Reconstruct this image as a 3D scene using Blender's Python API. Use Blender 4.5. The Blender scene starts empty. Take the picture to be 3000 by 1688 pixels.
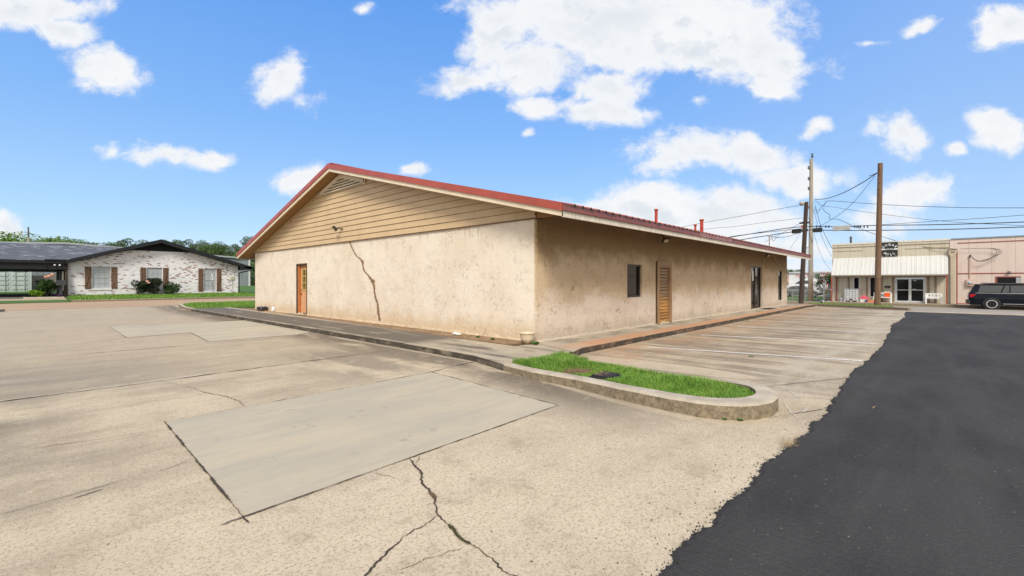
import bpy, math, random
from mathutils import Vector, Matrix
R = math.radians
rnd = random.Random(7)
scene = bpy.context.scene
col = scene.collection

# ------------------------------------------------------------------ camera
EYE = 1.5
FW = Vector((0.7314, 0.6820, 0)); RT = Vector((0.6820, -0.7314, 0))
FPX = 1335.0; HOR = 826.0
cd = bpy.data.cameras.new('camera'); cam = bpy.data.objects.new('camera', cd); col.objects.link(cam)
cam.location = (0, 0, EYE)
cam.rotation_euler = (R(90), 0, math.atan2(FW.y, FW.x) - R(90))
cd.sensor_width = 36; cd.lens = 36 * FPX / 3000
cd.shift_y = (HOR - 844) / 3000
cd.clip_start = 0.05; cd.clip_end = 6000
scene.camera = cam

# ------------------------------------------------------------------ light
SUN_DIR = Vector((-0.70, -0.60, 0.96)).normalized()      # towards the sun
sd = bpy.data.lights.new('sun', 'SUN'); sd.energy = 2.6; sd.angle = R(18); sd.color = (1.0, 0.92, 0.80)
sun = bpy.data.objects.new('sun', sd); col.objects.link(sun)
sun.rotation_euler = SUN_DIR.to_track_quat('Z', 'Y').to_euler()
scene.view_settings.view_transform = 'Standard'
scene.view_settings.look = 'None'
scene.view_settings.exposure = 0.42
scene.view_settings.gamma = 1.0

# ------------------------------------------------------------------ node helper
class G:
    def __init__(s, nt): s.nt = nt; s.n = nt.nodes; s.l = nt.links
    def put(s, sock, v):
        if v is None: return
        if isinstance(v, bpy.types.NodeSocket): s.l.new(v, sock)
        else:
            if isinstance(v, (tuple, list)) and len(v) == 3 and len(sock.default_value) == 4: v = (*v, 1)
            sock.default_value = v
    def math(s, op, a, b=None, c=None, clamp=False):
        m = s.n.new('ShaderNodeMath'); m.operation = op; m.use_clamp = clamp
        s.put(m.inputs[0], a); s.put(m.inputs[1], b); s.put(m.inputs[2], c); return m.outputs[0]
    def mul(s, a, b): return s.math('MULTIPLY', a, b)
    def add(s, a, b): return s.math('ADD', a, b)
    def sub(s, a, b): return s.math('SUBTRACT', a, b)
    def vm(s, op, a, b=None):
        m = s.n.new('ShaderNodeVectorMath'); m.operation = op
        s.put(m.inputs[0], a)
        if b is not None: s.put(m.inputs[1], b)
        return m.outputs['Value'] if op in ('LENGTH', 'DOT_PRODUCT') else m.outputs[0]
    def smooth(s, x, a, b, lo=0.0, hi=1.0):
        m = s.n.new('ShaderNodeMapRange'); m.interpolation_type = 'SMOOTHSTEP'
        s.put(m.inputs[0], x); m.inputs[1].default_value = a; m.inputs[2].default_value = b
        m.inputs[3].default_value = lo; m.inputs[4].default_value = hi; return m.outputs[0]
    def band(s, x, a, b, soft):
        return s.mul(s.smooth(x, a - soft, a + soft), s.smooth(x, b - soft, b + soft, 1, 0))
    def mix(s, f, a, b, blend='MIX'):
        m = s.n.new('ShaderNodeMix'); m.data_type = 'RGBA'; m.blend_type = blend
        s.put(m.inputs['Factor'], f); s.put(m.inputs[6], a); s.put(m.inputs[7], b); return m.outputs[2]
    def noise(s, vec, scale, detail=4, rough=0.55, dist=0.0, out=0):
        t = s.n.new('ShaderNodeTexNoise'); s.put(t.inputs['Vector'], vec)
        t.inputs['Scale'].default_value = scale; t.inputs['Detail'].default_value = detail
        t.inputs['Roughness'].default_value = rough; t.inputs['Distortion'].default_value = dist
        return t.outputs[out]
    def vor(s, vec, scale, feature='F1', out='Distance', rand=1.0):
        t = s.n.new('ShaderNodeTexVoronoi'); t.feature = feature; s.put(t.inputs['Vector'], vec)
        t.inputs['Scale'].default_value = scale; t.inputs['Randomness'].default_value = rand
        return t.outputs[out]
    def brick(s, vec, scale, bw, rh, mortar, c1=(0, 0, 0), c2=(1, 1, 1), cm=(.5, .5, .5), off=.5, smooth=.1):
        t = s.n.new('ShaderNodeTexBrick'); s.put(t.inputs['Vector'], vec); t.offset = off
        t.inputs['Scale'].default_value = scale; t.inputs['Brick Width'].default_value = bw
        t.inputs['Row Height'].default_value = rh; t.inputs['Mortar Size'].default_value = mortar
        t.inputs['Mortar Smooth'].default_value = smooth
        s.put(t.inputs['Color1'], c1); s.put(t.inputs['Color2'], c2); s.put(t.inputs['Mortar'], cm)
        return t.outputs['Color'], t.outputs['Fac']
    def ramp(s, f, stops, interp='LINEAR'):
        t = s.n.new('ShaderNodeValToRGB'); t.color_ramp.interpolation = interp; s.put(t.inputs[0], f)
        e = t.color_ramp.elements
        while len(e) < len(stops): e.new(0.5)
        for i, (p, c) in enumerate(stops):
            e[i].position = p; e[i].color = (*c, 1) if isinstance(c, tuple) else (c, c, c, 1)
        return t.outputs[0]
    def scale(s, vec, sx, sy, sz): return s.vm('MULTIPLY', vec, (sx, sy, sz))
    def sep(s, v):
        t = s.n.new('ShaderNodeSeparateXYZ'); s.put(t.inputs[0], v); return t.outputs
    def comb(s, x, y, z=0.0):
        t = s.n.new('ShaderNodeCombineXYZ'); s.put(t.inputs[0], x); s.put(t.inputs[1], y); s.put(t.inputs[2], z); return t.outputs[0]
    def bump(s, h, strength=.3, dist=.01, normal=None):
        t = s.n.new('ShaderNodeBump'); t.inputs['Strength'].default_value = strength
        t.inputs['Distance'].default_value = dist; s.put(t.inputs['Height'], h)
        if normal is not None: s.put(t.inputs['Normal'], normal)
        return t.outputs[0]

def new_mat(name):
    m = bpy.data.materials.new(name); m.use_nodes = True
    g = G(m.node_tree); b = g.n['Principled BSDF']
    return m, g, b
def world_pos(g): return g.n.new('ShaderNodeNewGeometry').outputs['Position']
def obj_pos(g): return g.n.new('ShaderNodeTexCoord').outputs['Object']

def simple(name, c, rough=.7, metal=0., var=.12, scale=6., bump=.0, bscale=60., spec=.4, stretch=(1, 1, 1), dirt=None, dirt_amt=.4, coat=0., wpos=False, bdist=.004):
    m, g, b = new_mat(name)
    p = world_pos(g) if wpos else obj_pos(g)
    q = g.scale(p, *stretch)
    n = g.noise(q, scale, 5, .6)
    k = g.smooth(n, .3, .7, 1 - var, 1 + var)
    cc = g.mix(1.0, (*c, 1), g.comb(k, k, k), 'MULTIPLY')
    if dirt is not None:
        dn = g.smooth(g.noise(q, scale * .45, 6, .65), .48, .72)
        cc = g.mix(g.mul(dn, dirt_amt), cc, (*dirt, 1))
    g.put(b.inputs['Base Color'], cc)
    b.inputs['Roughness'].default_value = rough; b.inputs['Metallic'].default_value = metal
    b.inputs['Specular IOR Level'].default_value = spec
    b.inputs['Coat Weight'].default_value = coat
    b.inputs['Coat Roughness'].default_value = .05
    if bump: g.put(b.inputs['Normal'], g.bump(g.noise(q, bscale, 5, .6), bump, bdist))
    return m

# ------------------------------------------------------------------ world: Nishita sky and clouds
w = bpy.data.worlds.new('World'); scene.world = w; w.use_nodes = True
g = G(w.node_tree); bg = g.n['Background']
sky = g.n.new('ShaderNodeTexSky'); sky.sky_type = 'NISHITA'; sky.sun_disc = False
sky.sun_elevation = math.asin(SUN_DIR.z); sky.sun_rotation = math.atan2(SUN_DIR.x, SUN_DIR.y)
sky.air_density = 1.0; sky.dust_density = 0.4; sky.ozone_density = 1.6
D = g.vm('NORMALIZE', g.n.new('ShaderNodeTexCoord').outputs['Generated'])
dz = g.sep(D)[2]
hs = g.n.new('ShaderNodeHueSaturation'); g.put(hs.inputs['Color'], sky.outputs[0])
hs.inputs['Saturation'].default_value = 1.1; hs.inputs['Hue'].default_value = .508
elev = g.smooth(dz, .0, .55)
tint = g.ramp(elev, [(0, (2.6, 2.35, 2.1)), (.35, (2.3, 2.35, 2.3)), (1, (2.2, 2.6, 2.75))])
blue = g.mix(1.0, hs.outputs[0], tint, 'MULTIPLY')
deep = g.ramp(dz, [(0, (4.8, 6.7, 8.7)), (.10, (3.5, 5.8, 8.6)), (.30, (2.05, 4.25, 8.3)), (.55, (1.0, 3.05, 7.8)), (1, (.6, 2.1, 6.4))])
blue = g.mix(.85, blue, deep)
fw = g.vm('DOT_PRODUCT', D, tuple(FW)); rt = g.vm('DOT_PRODUCT', D, tuple(RT))
fws = g.math('MAXIMUM', fw, .12)
lav = g.smooth(rt, .1, .8)
blue = g.mix(g.mul(lav, .30), blue, (4.2, 5.6, 8.5, 1))
P2 = g.comb(g.math('DIVIDE', rt, fws), g.math('DIVIDE', dz, fws))
# cloud clumps: direction of the centre (x, y on the plane one unit ahead), half-axes, tilt in degrees
CL = [(60,25,300,55,4,1.1),(185,75,120,45,-20,.8),(330,215,120,70,-28,1.1),(270,250,60,30,-10,.6),(822,232,78,88,-25,.95),(870,300,50,30,0,.4),
 (480,458,170,30,-7,.85),(610,470,70,28,0,.7),(325,440,55,25,0,.6),(0,675,70,48,-20,1.1),(880,520,95,38,14,.9),(1212,508,44,20,0,.8),
 (1860,60,520,140,0,1.3),(1980,150,420,90,-6,1.2),(1470,90,130,140,-10,1.0),(1560,190,190,95,0,1.05),(1360,240,110,45,8,.85),(2230,140,150,110,-30,1.15),
 (2310,190,90,80,-35,1.1),(1700,20,220,80,0,1.1),(1770,250,160,60,0,.8),(1600,310,110,42,5,1.0),(1740,335,160,42,-5,.95),(1870,345,60,30,0,.6),
 (2030,445,180,60,0,.9),(2200,455,180,62,-5,1.05),(2330,520,150,60,0,.9),(1960,470,90,50,20,.8),
 (1880,610,240,80,0,1.3),(2080,620,230,80,0,1.1),(1750,590,120,48,8,1.0),(2270,650,150,60,0,.8),(1990,690,340,60,0,1.1),
 (2380,378,50,32,25,.9),(2640,392,88,58,-15,1.05),(2930,382,95,66,-20,1.1),(2960,75,110,66,15,1.1),(2900,130,60,40,0,.7),(2800,445,34,20,0,.7),
 (2690,560,140,52,5,.95),(2560,620,150,50,0,.8),(2660,90,50,18,30,.5),(2690,78,60,16,25,.55),(2550,135,30,10,0,.5),(2025,315,42,24,0,.6),(2060,100,60,30,0,.9),(1065,18,32,22,0,.7),(1545,400,22,14,0,.6),
 (2210,245,30,16,0,.6),(2270,255,70,25,0,.8),(2320,740,130,40,0,.9),(2250,790,260,30,0,.8)]
acc = None
# the clump field is read through a gentle warp so no outline is an ellipse
wn = g.noise(P2, 3.2, 3, .6, out=1)
P3 = g.vm('ADD', P2, g.scale(g.vm('SUBTRACT', wn, (.5, .5, .5)), .12, .10, 0))
for (cx, cy, rx, ry, rot, amp) in CL:
    X = (cx - 1500) / FPX; Y = (HOR - cy) / FPX
    mp = g.n.new('ShaderNodeMapping'); mp.vector_type = 'TEXTURE'
    g.put(mp.inputs['Vector'], P3)
    mp.inputs['Location'].default_value = (X, Y, 0); mp.inputs['Rotation'].default_value = (0, 0, R(rot))
    mp.inputs['Scale'].default_value = (rx * 1.12 / FPX, ry * 1.15 / FPX, 1)
    L = g.vm('LENGTH', mp.outputs[0])
    e = g.math('MULTIPLY_ADD', L, -amp, amp)
    acc = e if acc is None else g.math('SMOOTH_MAX', acc, e, .12)
ahead = g.smooth(fw, .15, .3)
# unseen sky: broken cloud added all round for soft, warm light
Dn = g.scale(D, 1.6, 1.6, 3.4)
rest = g.sub(g.mul(g.noise(Dn, 1.5, 5, .6), 2.4), .62)
field = g.add(g.mul(acc, ahead), g.mul(rest, g.sub(1.0, ahead)))
Pc = g.scale(P2, 1, 1.25, 1)
Pw = g.vm('ADD', g.mul(1.0, 1.0) if False else g.scale(Pc, 1, 1, 1), g.scale(g.vm('SUBTRACT', g.noise(Pc, 9, 3, .6, out=1), (.5, .5, .5)), .05, .05, 0))
f1 = g.noise(Pw, 6.5, 9, .62)
f2 = g.noise(Dn, 4, 7, .6)
fc = g.noise(Pw, 15, 8, .66, .5)
f1 = g.add(g.mul(f1, .68), g.mul(fc, .32))
fb = g.add(g.mul(f1, ahead), g.mul(f2, g.sub(1.0, ahead)))
dens0 = g.add(field, g.mul(g.sub(fb, .5), 3.2))
dens = g.math('POWER', g.smooth(dens0, -.08, .58), 1.2)
core = g.smooth(dens0, .25, 1.15)
puff = g.noise(g.vm('ADD', Pw, (0, .03, 0)), 7, 6, .6)
puff = g.noise(g.vm('ADD', Pw, (0, .03, 0)), 3.2, 5, .6)
lit = g.mul(core, g.smooth(puff, .62, .40))
hereN = g.noise(Pw, 6.5, 4, .6); aboveN = g.noise(g.vm('ADD', Pw, (.012, .040, 0)), 6.5, 4, .6)
under = g.mul(g.smooth(g.sub(aboveN, hereN), .0, .16), g.smooth(dens0, .1, .9))
lit = g.math('MAXIMUM', g.mul(lit, .8), g.mul(under, .95))
ccol = g.mix(lit, (8.7, 8.75, 8.85, 1), (6.9, 7.3, 7.8, 1))
ccol = g.mix(g.mul(ahead, 1.), (10.4, 9.6, 8.3, 1), ccol)  # unseen cloud made brighter and warmer to warm the light
skyc = g.mix(g.mul(dens, .97), blue, ccol)
# thin veil close to the horizon
veil = g.mul(g.smooth(dz, .12, .0), .3)
skyc = g.mix(veil, skyc, (7.0, 8.0, 9.2, 1))
bel = g.smooth(dz, -.02, .0)
skyc = g.mix(bel, (2.6, 2.4, 2.1, 1), skyc)
g.put(bg.inputs['Color'], skyc)
bg.inputs['Strength'].default_value = 0.082

# ------------------------------------------------------------------ mesh helpers
WLOC = {}
def tag(o, label=None, cat=None, group=None, kind=None):
    if label: o['label'] = label
    if cat: o['category'] = cat
    if group: o['group'] = group
    if kind: o['kind'] = kind
    return o
def thing(name, loc, label, cat, group=None):
    o = bpy.data.objects.new(name, None); col.objects.link(o); o.location = loc
    o.empty_display_size = .2
    WLOC[o.name] = Vector(loc)
    return tag(o, label, cat, group)

class MB:
    def __init__(s): s.v = []; s.f = []
    def face(s, pts):
        b = len(s.v); s.v += [tuple(p) for p in pts]; s.f.append(tuple(range(b, b + len(pts))))
        return s
    def box(s, x0, x1, y0, y1, z0, z1, M=None):
        if x0 > x1: x0, x1 = x1, x0
        if y0 > y1: y0, y1 = y1, y0
        if z0 > z1: z0, z1 = z1, z0
        c = [Vector(p) for p in ((x0,y0,z0),(x1,y0,z0),(x1,y1,z0),(x0,y1,z0),(x0,y0,z1),(x1,y0,z1),(x1,y1,z1),(x0,y1,z1))]
        if M is not None: c = [M @ p for p in c]
        b = len(s.v); s.v += [tuple(p) for p in c]
        for f in ((0,3,2,1),(4,5,6,7),(0,1,5,4),(1,2,6,5),(2,3,7,6),(3,0,4,7)): s.f.append(tuple(b + i for i in f))
        return s
    def prism(s, poly, axis, lo, hi):
        """poly: 2-D points in the plane normal to axis; ('x': (y,z)), ('y': (x,z)), ('z': (x,y))"""
        def P(p, t):
            return {'x': (t, p[0], p[1]), 'y': (p[0], t, p[1]), 'z': (p[0], p[1], t)}[axis]
        area = sum(poly[i][0]*poly[(i+1)%len(poly)][1] - poly[(i+1)%len(poly)][0]*poly[i][1] for i in range(len(poly)))
        if axis == 'y': area = -area
        pl = poly if area > 0 else poly[::-1]
        if lo > hi: lo, hi = hi, lo
        n = len(pl); b = len(s.v)
        s.v += [P(p, lo) for p in pl] + [P(p, hi) for p in pl]
        s.f.append(tuple(b + i for i in range(n))[::-1]); s.f.append(tuple(b + n + i for i in range(n)))
        for i in range(n): s.f.append((b + i, b + (i+1) % n, b + n + (i+1) % n, b + n + i))
        return s
    def tube(s, pts, r, n=8, caps=True):
        pts = [Vector(p) for p in pts]; m = len(pts)
        rs = r if isinstance(r, (list, tuple)) else [r] * m
        b = len(s.v); up = Vector((0, 0, 1))
        for i, p in enumerate(pts):
            t = (pts[min(i+1, m-1)] - pts[max(i-1, 0)]).normalized()
            a = t.cross(up)
            if a.length < 1e-3: a = t.cross(Vector((1, 0, 0)))
            a.normalize(); c = t.cross(a).normalized()
            for k in range(n):
                an = 2*math.pi*k/n
                s.v.append(tuple(p + (a*math.cos(an) + c*math.sin(an))*rs[i]))
        for i in range(m-1):
            for k in range(n):
                s.f.append((b+i*n+k, b+(i+1)*n+k, b+(i+1)*n+(k+1)%n, b+i*n+(k+1)%n))
        if caps:
            s.f.append(tuple(b+k for k in range(n))); s.f.append(tuple(b+(m-1)*n+k for k in range(n))[::-1])
        return s
    def lathe(s, prof, c=(0, 0, 0), n=24, axis='z'):
        b = len(s.v); m = len(prof)
        for (r, h) in prof:
            for k in range(n):
                a = 2*math.pi*k/n; x, y = r*math.cos(a), r*math.sin(a)
                p = (x, y, h) if axis == 'z' else ((x, h, -y) if axis == 'y' else (h, x, y))
                s.v.append((c[0]+p[0], c[1]+p[1], c[2]+p[2]))
        for i in range(m-1):
            for k in range(n):
                s.f.append((b+i*n+k, b+i*n+(k+1)%n, b+(i+1)*n+(k+1)%n, b+(i+1)*n+k))
        return s
    def build(s, name, mat, parent=None, smooth=False, bevel=0., origin=None):
        if parent is not None: org = WLOC[parent.name]
        else: org = Vector(origin) if origin is not None else Vector((0, 0, 0))
        me = bpy.data.meshes.new(name)
        me.from_pydata([(x-org.x, y-org.y, z-org.z) for x, y, z in s.v], [], s.f); me.update()
        if mat: me.materials.append(mat)
        if smooth:
            for p in me.polygons: p.use_smooth = True
        o = bpy.data.objects.new(name, me); col.objects.link(o)
        if parent is not None: o.parent = parent
        else: o.location = org
        WLOC[o.name] = org
        if bevel:
            md = o.modifiers.new('bevel', 'BEVEL'); md.width = bevel; md.segments = 2; md.limit_method = 'ANGLE'
        return o
def kids(o): return [c for c in bpy.data.objects if c.parent == o]
def dup(root, label=None, loc=None, rz=None):
    def cp(o, par):
        c = o.copy(); col.objects.link(c); c.parent = par
        for k in kids(o): cp(k, c)
        return c
    r = cp(root, None)
    if label: r['label'] = label
    if loc is not None: r.location = loc
    if rz is not None: r.rotation_euler = (0, 0, rz)
    return r

# measuring aids: where a sight line through a photograph pixel meets a real plane of the place
def _ray(px): r = (px - 1500) / FPX; return FW + RT * r
def on_u(px, py, u): d = _ray(px); t = u / d.x; return Vector((u, t*d.y, EYE + (HOR-py)/FPX*t))
def on_v(px, py, v): d = _ray(px); t = v / d.y; return Vector((t*d.x, v, EYE + (HOR-py)/FPX*t))
def on_z(px, py, z): t = (EYE - z)*FPX/(py - HOR); d = _ray(px); return Vector((t*d.x, t*d.y, z))
def at_d(px, py, t): d = _ray(px); return Vector((t*d.x, t*d.y, EYE + (HOR-py)/FPX*t))

# ------------------------------------------------------------------ terrain
AK = [(-900, 0), (28, 0), (33, .10), (38.5, .25), (43.3, .45), (56, .5), (66, .95), (900, 1.0)]
BK = [(-900, 0), (31, 0), (37, -.12), (44, -.45), (50, -.52), (53, -.52), (58, -.42), (71, -.38), (79, 0), (900, .2)]
def pl(K, x):
    for (a, p), (b, q) in zip(K, K[1:]):
        if x <= b: return p + (q-p)*(x-a)/(b-a)
    return K[-1][1]
def gz(u, v): return pl(AK, v) + pl(BK, u)
def sheet(name, u0, u1, v0, v1, off, mat, kind='structure', thick=0, extra=0):
    def cuts(K, a, b):
        c = sorted({a, b} | {k for k, _ in K if a < k < b}); out = []
        for p, q in zip(c, c[1:]):
            n = max(1, int((q-p)/extra)) if extra else 1
            out += [p + (q-p)*i/n for i in range(n)]
        return out + [b]
    us = cuts(BK, u0, u1); vs = cuts(AK, v0, v1); m = MB(); n = len(vs)
    for u in us:
        for v in vs: m.v.append((u, v, gz(u, v) + off))
    for i in range(len(us)-1):
        for j in range(n-1): m.f.append((i*n+j, (i+1)*n+j, (i+1)*n+j+1, i*n+j+1))
    if thick:
        b = len(m.v)
        ring = [(i, 0) for i in range(len(us))] + [(len(us)-1, j) for j in range(1, n)] + [(i, n-1) for i in range(len(us)-2, -1, -1)] + [(0, j) for j in range(n-2, 0, -1)]
        for (i, j) in ring: x, y, z = m.v[i*n+j]; m.v.append((x, y, z-thick))
        for k in range(len(ring)):
            i, j = ring[k]; i2, j2 = ring[(k+1) % len(ring)]
            m.f.append((i*n+j, b+k, b+(k+1) % len(ring), i2*n+j2))
    return tag(m.build(name, mat), kind=kind)
def slab(name, poly, top, thick, mat, kind='structure', bevel=0, flat=True):
    """a slab with the given outline (u, v), its top `top` above the terrain"""
    area = sum(poly[i][0]*poly[(i+1)%len(poly)][1]-poly[(i+1)%len(poly)][0]*poly[i][1] for i in range(len(poly)))
    if area < 0: poly = poly[::-1]
    m = MB(); n = len(poly)
    m.v = [(u, v, gz(u, v)+top) for u, v in poly] + [(u, v, gz(u, v)+top-thick) for u, v in poly]
    m.f.append(tuple(range(n)))
    for i in range(n): m.f.append((i, n+i, n+(i+1) % n, (i+1) % n))
    o = m.build(name, mat, bevel=bevel)
    return tag(o, kind=kind)
# ------------------------------------------------------------------ ground materials
def concrete_mat():
    m, g, b = new_mat('lot_concrete')
    p = world_pos(g); X, Y, Z = g.sep(p)
    base = (.54, .46, .335)
    grey = (.335, .300, .245)
    # broad weathering
    n1 = g.noise(p, .55, 6, .62)
    n2 = g.noise(g.scale(p, .35, 1.6, 1), 1.1, 6, .65)      # brushed along u
    n3 = g.noise(g.scale(p, 1.5, .32, 1), 1.3, 6, .65)      # brushed along v
    c = g.mix(g.smooth(n1, .38, .66), (*base, 1), (.41, .345, .255, 1))
    c = g.mix(g.mul(g.smooth(n2, .47, .66), .5), c, (.28, .24, .185, 1))
    # slab tones: each cast bay a little different
    j1 = g.smooth(Y, 8.58, 8.62); j2 = g.smooth(Y, 12.9, 12.95)
    c = g.mix(g.mul(g.mul(j1, g.smooth(X, 5.9, 5.8)), .48), c, (.345, .295, .215, 1))
    c = g.mix(g.mul(g.mul(j2, g.smooth(X, 5.9, 5.8)), .45), c, (.42, .36, .28, 1))
    c = g.mix(g.mul(g.band(Y, 8.6, 11.5, .9), g.mul(g.smooth(X, 3.2, -.5), g.smooth(n2, .35, .6, .4, 1))), c, (.25, .225, .185, 1))
    # dark gutter stain along the kerb by the gable walk
    Xs = g.add(X, g.smooth(Y, 6.4, 2.2, 0, .75))
    gut = g.mul(g.smooth(Xs, 4.5, 5.45), g.smooth(X, 6.0, 5.9))
    gut = g.mul(gut, g.smooth(Y, 1.4, 3.2))
    gut = g.mul(gut, g.smooth(n3, .30, .50))
    c = g.mix(g.mul(gut, .9), c, (.125, .105, .082, 1))
    rim = g.mul(g.band(Xs, 5.70, 5.84, .05), g.band(Y, 1.5, 12, .4))
    c = g.mix(g.mul(rim, g.smooth(n1, .3, .6, .5, .9)), c, (.50, .43, .32, 1))
    fan = g.mul(g.mul(g.band(X, 3.4, 5.7, .8), g.band(Y, 6.3, 9.8, .8)), g.smooth(n3, .38, .56))
    c = g.mix(g.mul(fan, .72), c, (.19, .165, .13, 1))
    # tyre rubbed bays of the parking rows
    park = g.mul(g.smooth(X, 6.2, 7.6), g.band(Y, 1.0, 5.4, .4))
    pk = g.noise(g.scale(p, 2.2, .28, 1), 1.0, 7, .68)
    c = g.mix(g.mul(park, g.smooth(pk, .42, .58, .08, .95)), c, (.185, .150, .115, 1))
    lobe = g.smooth(g.vm('LENGTH', g.vm('MULTIPLY', g.vm('SUBTRACT', p, (7.75, 3.6, 0)), (2.6, .62, 0))), 1.05, .92)
    c = g.mix(g.mul(lobe, .8), c, (.53, .45, .335, 1))
    pale2 = g.mul(park, g.smooth(g.noise(g.scale(p, 2.6, .35, 1), 1.7, 5, .6), .56, .66))
    c = g.mix(g.mul(pale2, .55), c, (.54, .465, .35, 1))
    c = g.mix(g.mul(g.mul(park, g.band(Y, 1.0, 2.1, .4)), g.smooth(n2, .4, .62, .2, .7)), c, (.52, .47, .38, 1))
    rust = g.mul(g.mul(g.smooth(X, 7.2, 8.6), g.band(Y, 4.2, 5.6, .45)), g.smooth(g.noise(p, 1.2, 5, .65), .38, .6))
    c = g.mix(g.mul(rust, .55), c, (.42, .235, .135, 1))
    # pale wear close to the camera
    near = g.smooth(g.vm('LENGTH', g.vm('SUBTRACT', p, (2.4, 2.0, 0))), 3.4, 1.2)
    c = g.mix(g.mul(near, .5), c, (.57, .49, .365, 1))
    # blackish film down the far left
    film = g.mul(g.smooth(X, .8, -.6), g.mul(g.band(Y, 4.4, 8.6, .5), g.smooth(n1, .35, .6)))
    c = g.mix(g.mul(film, .8), c, (.14, .125, .10, 1))
    film2 = g.mul(g.smooth(X, -.2, -1.2), g.mul(g.band(Y, 8.6, 12.5, .4), g.smooth(n2, .3, .5)))
    c = g.mix(g.mul(film2, .6), c, (.16, .14, .11, 1))
    # blotches of worn and dirty surface, a hand to a metre across
    b1 = g.noise(p, 2.3, 7, .72); b2 = g.noise(g.vm('ADD', p, (7, 3, 0)), 5.5, 5, .7)
    c = g.mix(g.mul(g.smooth(b1, .52, .66), .42), c, (.31, .245, .165, 1))
    c = g.mix(g.mul(g.smooth(b2, .56, .68), .30), c, (.27, .215, .15, 1))
    c = g.mix(g.mul(g.smooth(b1, .44, .34), .35), c, (.60, .525, .40, 1))
    fine = g.noise(p, 46, 3, .7)
    c = g.mix(g.smooth(fine, .50, .64, 0, .62), c, (.27, .20, .13, 1))
    mot = g.noise(p, 15, 4, .7, .6)
    c = g.mix(g.smooth(mot, .52, .66, 0, .22), c, (.25, .195, .13, 1))
    c = g.mix(g.smooth(g.noise(p, 30, 3, .7, 1.5), .56, .70, 0, .45), c, (.62, .55, .44, 1))
    gv, gc = g.vor(p, 95), g.vor(p, 95, out='Color')
    gr = g.sep(gc)[0]
    peb = g.mul(g.smooth(gv, .42, .28), g.smooth(gr, .80, .86))
    c = g.mix(g.mul(peb, .8), c, (.22, .125, .065, 1))
    gv2 = g.vor(p, 7.5); gr2 = g.sep(g.vor(p, 7.5, out='Color'))[1]
    spot = g.mul(g.smooth(gv2, .075, .05), g.smooth(gr2, .80, .82))
    c = g.mix(g.mul(spot, .9), c, (.035, .03, .028, 1))
    g.put(b.inputs['Base Color'], c); b.inputs['Roughness'].default_value = .9
    b.inputs['Specular IOR Level'].default_value = .25
    h = g.add(g.mul(fine, .5), g.add(g.mul(g.noise(p, 120, 3, .7), .6), g.mul(n1, .4)))
    g.put(b.inputs['Normal'], g.bump(h, .45, .006))
    return m
M_LOT = concrete_mat()

def patch_mat():
    m, g, b = new_mat('patch_concrete')
    p = world_pos(g)
    n1 = g.noise(g.scale(p, .6, 1.4, 1), .9, 5, .6); n2 = g.noise(g.scale(p, .4, 2.6, 1), 1.3, 6, .6)
    c = g.mix(g.smooth(n1, .4, .62), (.405, .362, .280, 1), (.465, .407, .297, 1))
    c = g.mix(g.mul(g.smooth(n2, .5, .66), .4), c, (.30, .290, .25, 1))
    st = g.mul(g.smooth(g.noise(p, 2.6, 6, .7), .60, .70), .55)
    c = g.mix(st, c, (.235, .225, .20, 1))
    fine = g.noise(p, 60, 3, .7)
    c = g.mix(g.smooth(fine, .5, .72, 0, .18), c, (.25, .23, .19, 1))
    g.put(b.inputs['Base Color'], c); b.inputs['Roughness'].default_value = .85
    g.put(b.inputs['Normal'], g.bump(g.add(fine, n1), .18, .004))
    return m
M_PATCH = patch_mat()

def walk_mat():
    m, g, b = new_mat('walk_concrete')
    p = world_pos(g); X, Y, Z = g.sep(p)
    up = g.sep(g.n.new('ShaderNodeNewGeometry').outputs['Normal'])[2]
    n1 = g.noise(p, .9, 6, .65); n2 = g.noise(g.scale(p, 2.2, .45, 1), 1.1, 6, .65)
    c = g.mix(g.smooth(n1, .35, .65), (.42, .36, .275, 1), (.33, .285, .22, 1))
    # dark mildew on the gable side walk
    mil = g.mul(g.smooth(Y, 8.1, 9.0), g.smooth(X, 7.4, 7.2))
    mil = g.add(g.mul(mil, g.smooth(n2, .22, .46)), g.mul(g.mul(g.band(Y, 5.6, 8.2, .4), g.smooth(X, 7.4, 7.2)), g.smooth(n2, .46, .62)))
    c = g.mix(g.mul(mil, .86), c, (.085, .072, .060, 1))
    pale = g.add(g.band(Y, 8.75, 8.83, .04), g.add(g.band(Y, 13.3, 13.4, .05), g.band(X, 5.7, 5.96, .05)))
    c = g.mix(g.mul(g.smooth(pale, 0, 1, 0, 1), g.smooth(n1, .4, .6, .25, .75)), c, (.42, .365, .28, 1))
    # side walk: clay stain near the kerb, mildew blotches inside
    side = g.smooth(X, 7.9, 8.6)
    n4 = g.noise(g.scale(p, .9, 1.6, 1), 1.0, 6, .65)
    c = g.mix(g.mul(g.mul(side, g.smooth(Y, 5.7, 6.1)), g.smooth(n4, .48, .6, 0, .75)), c, (.17, .15, .125, 1))
    c = g.mix(g.mul(g.mul(g.smooth(X, 7.3, 8.2), g.smooth(Y, 6.05, 5.75)), g.smooth(n1, .3, .55, .45, .92)), c, (.46, .245, .135, 1))
    # steep kerb faces are darker and blotchy
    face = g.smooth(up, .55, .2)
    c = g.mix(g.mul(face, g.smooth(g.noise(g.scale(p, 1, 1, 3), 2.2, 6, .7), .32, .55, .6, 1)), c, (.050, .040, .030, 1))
    fine = g.noise(p, 70, 3, .7)
    c = g.mix(g.smooth(fine, .55, .7, 0, .35), c, (.22, .18, .13, 1))
    g.put(b.inputs['Base Color'], c); b.inputs['Roughness'].default_value = .9
    g.put(b.inputs['Normal'], g.bump(g.add(fine, g.mul(n1, .5)), .35, .006))
    return m
M_WALK = walk_mat()

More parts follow.
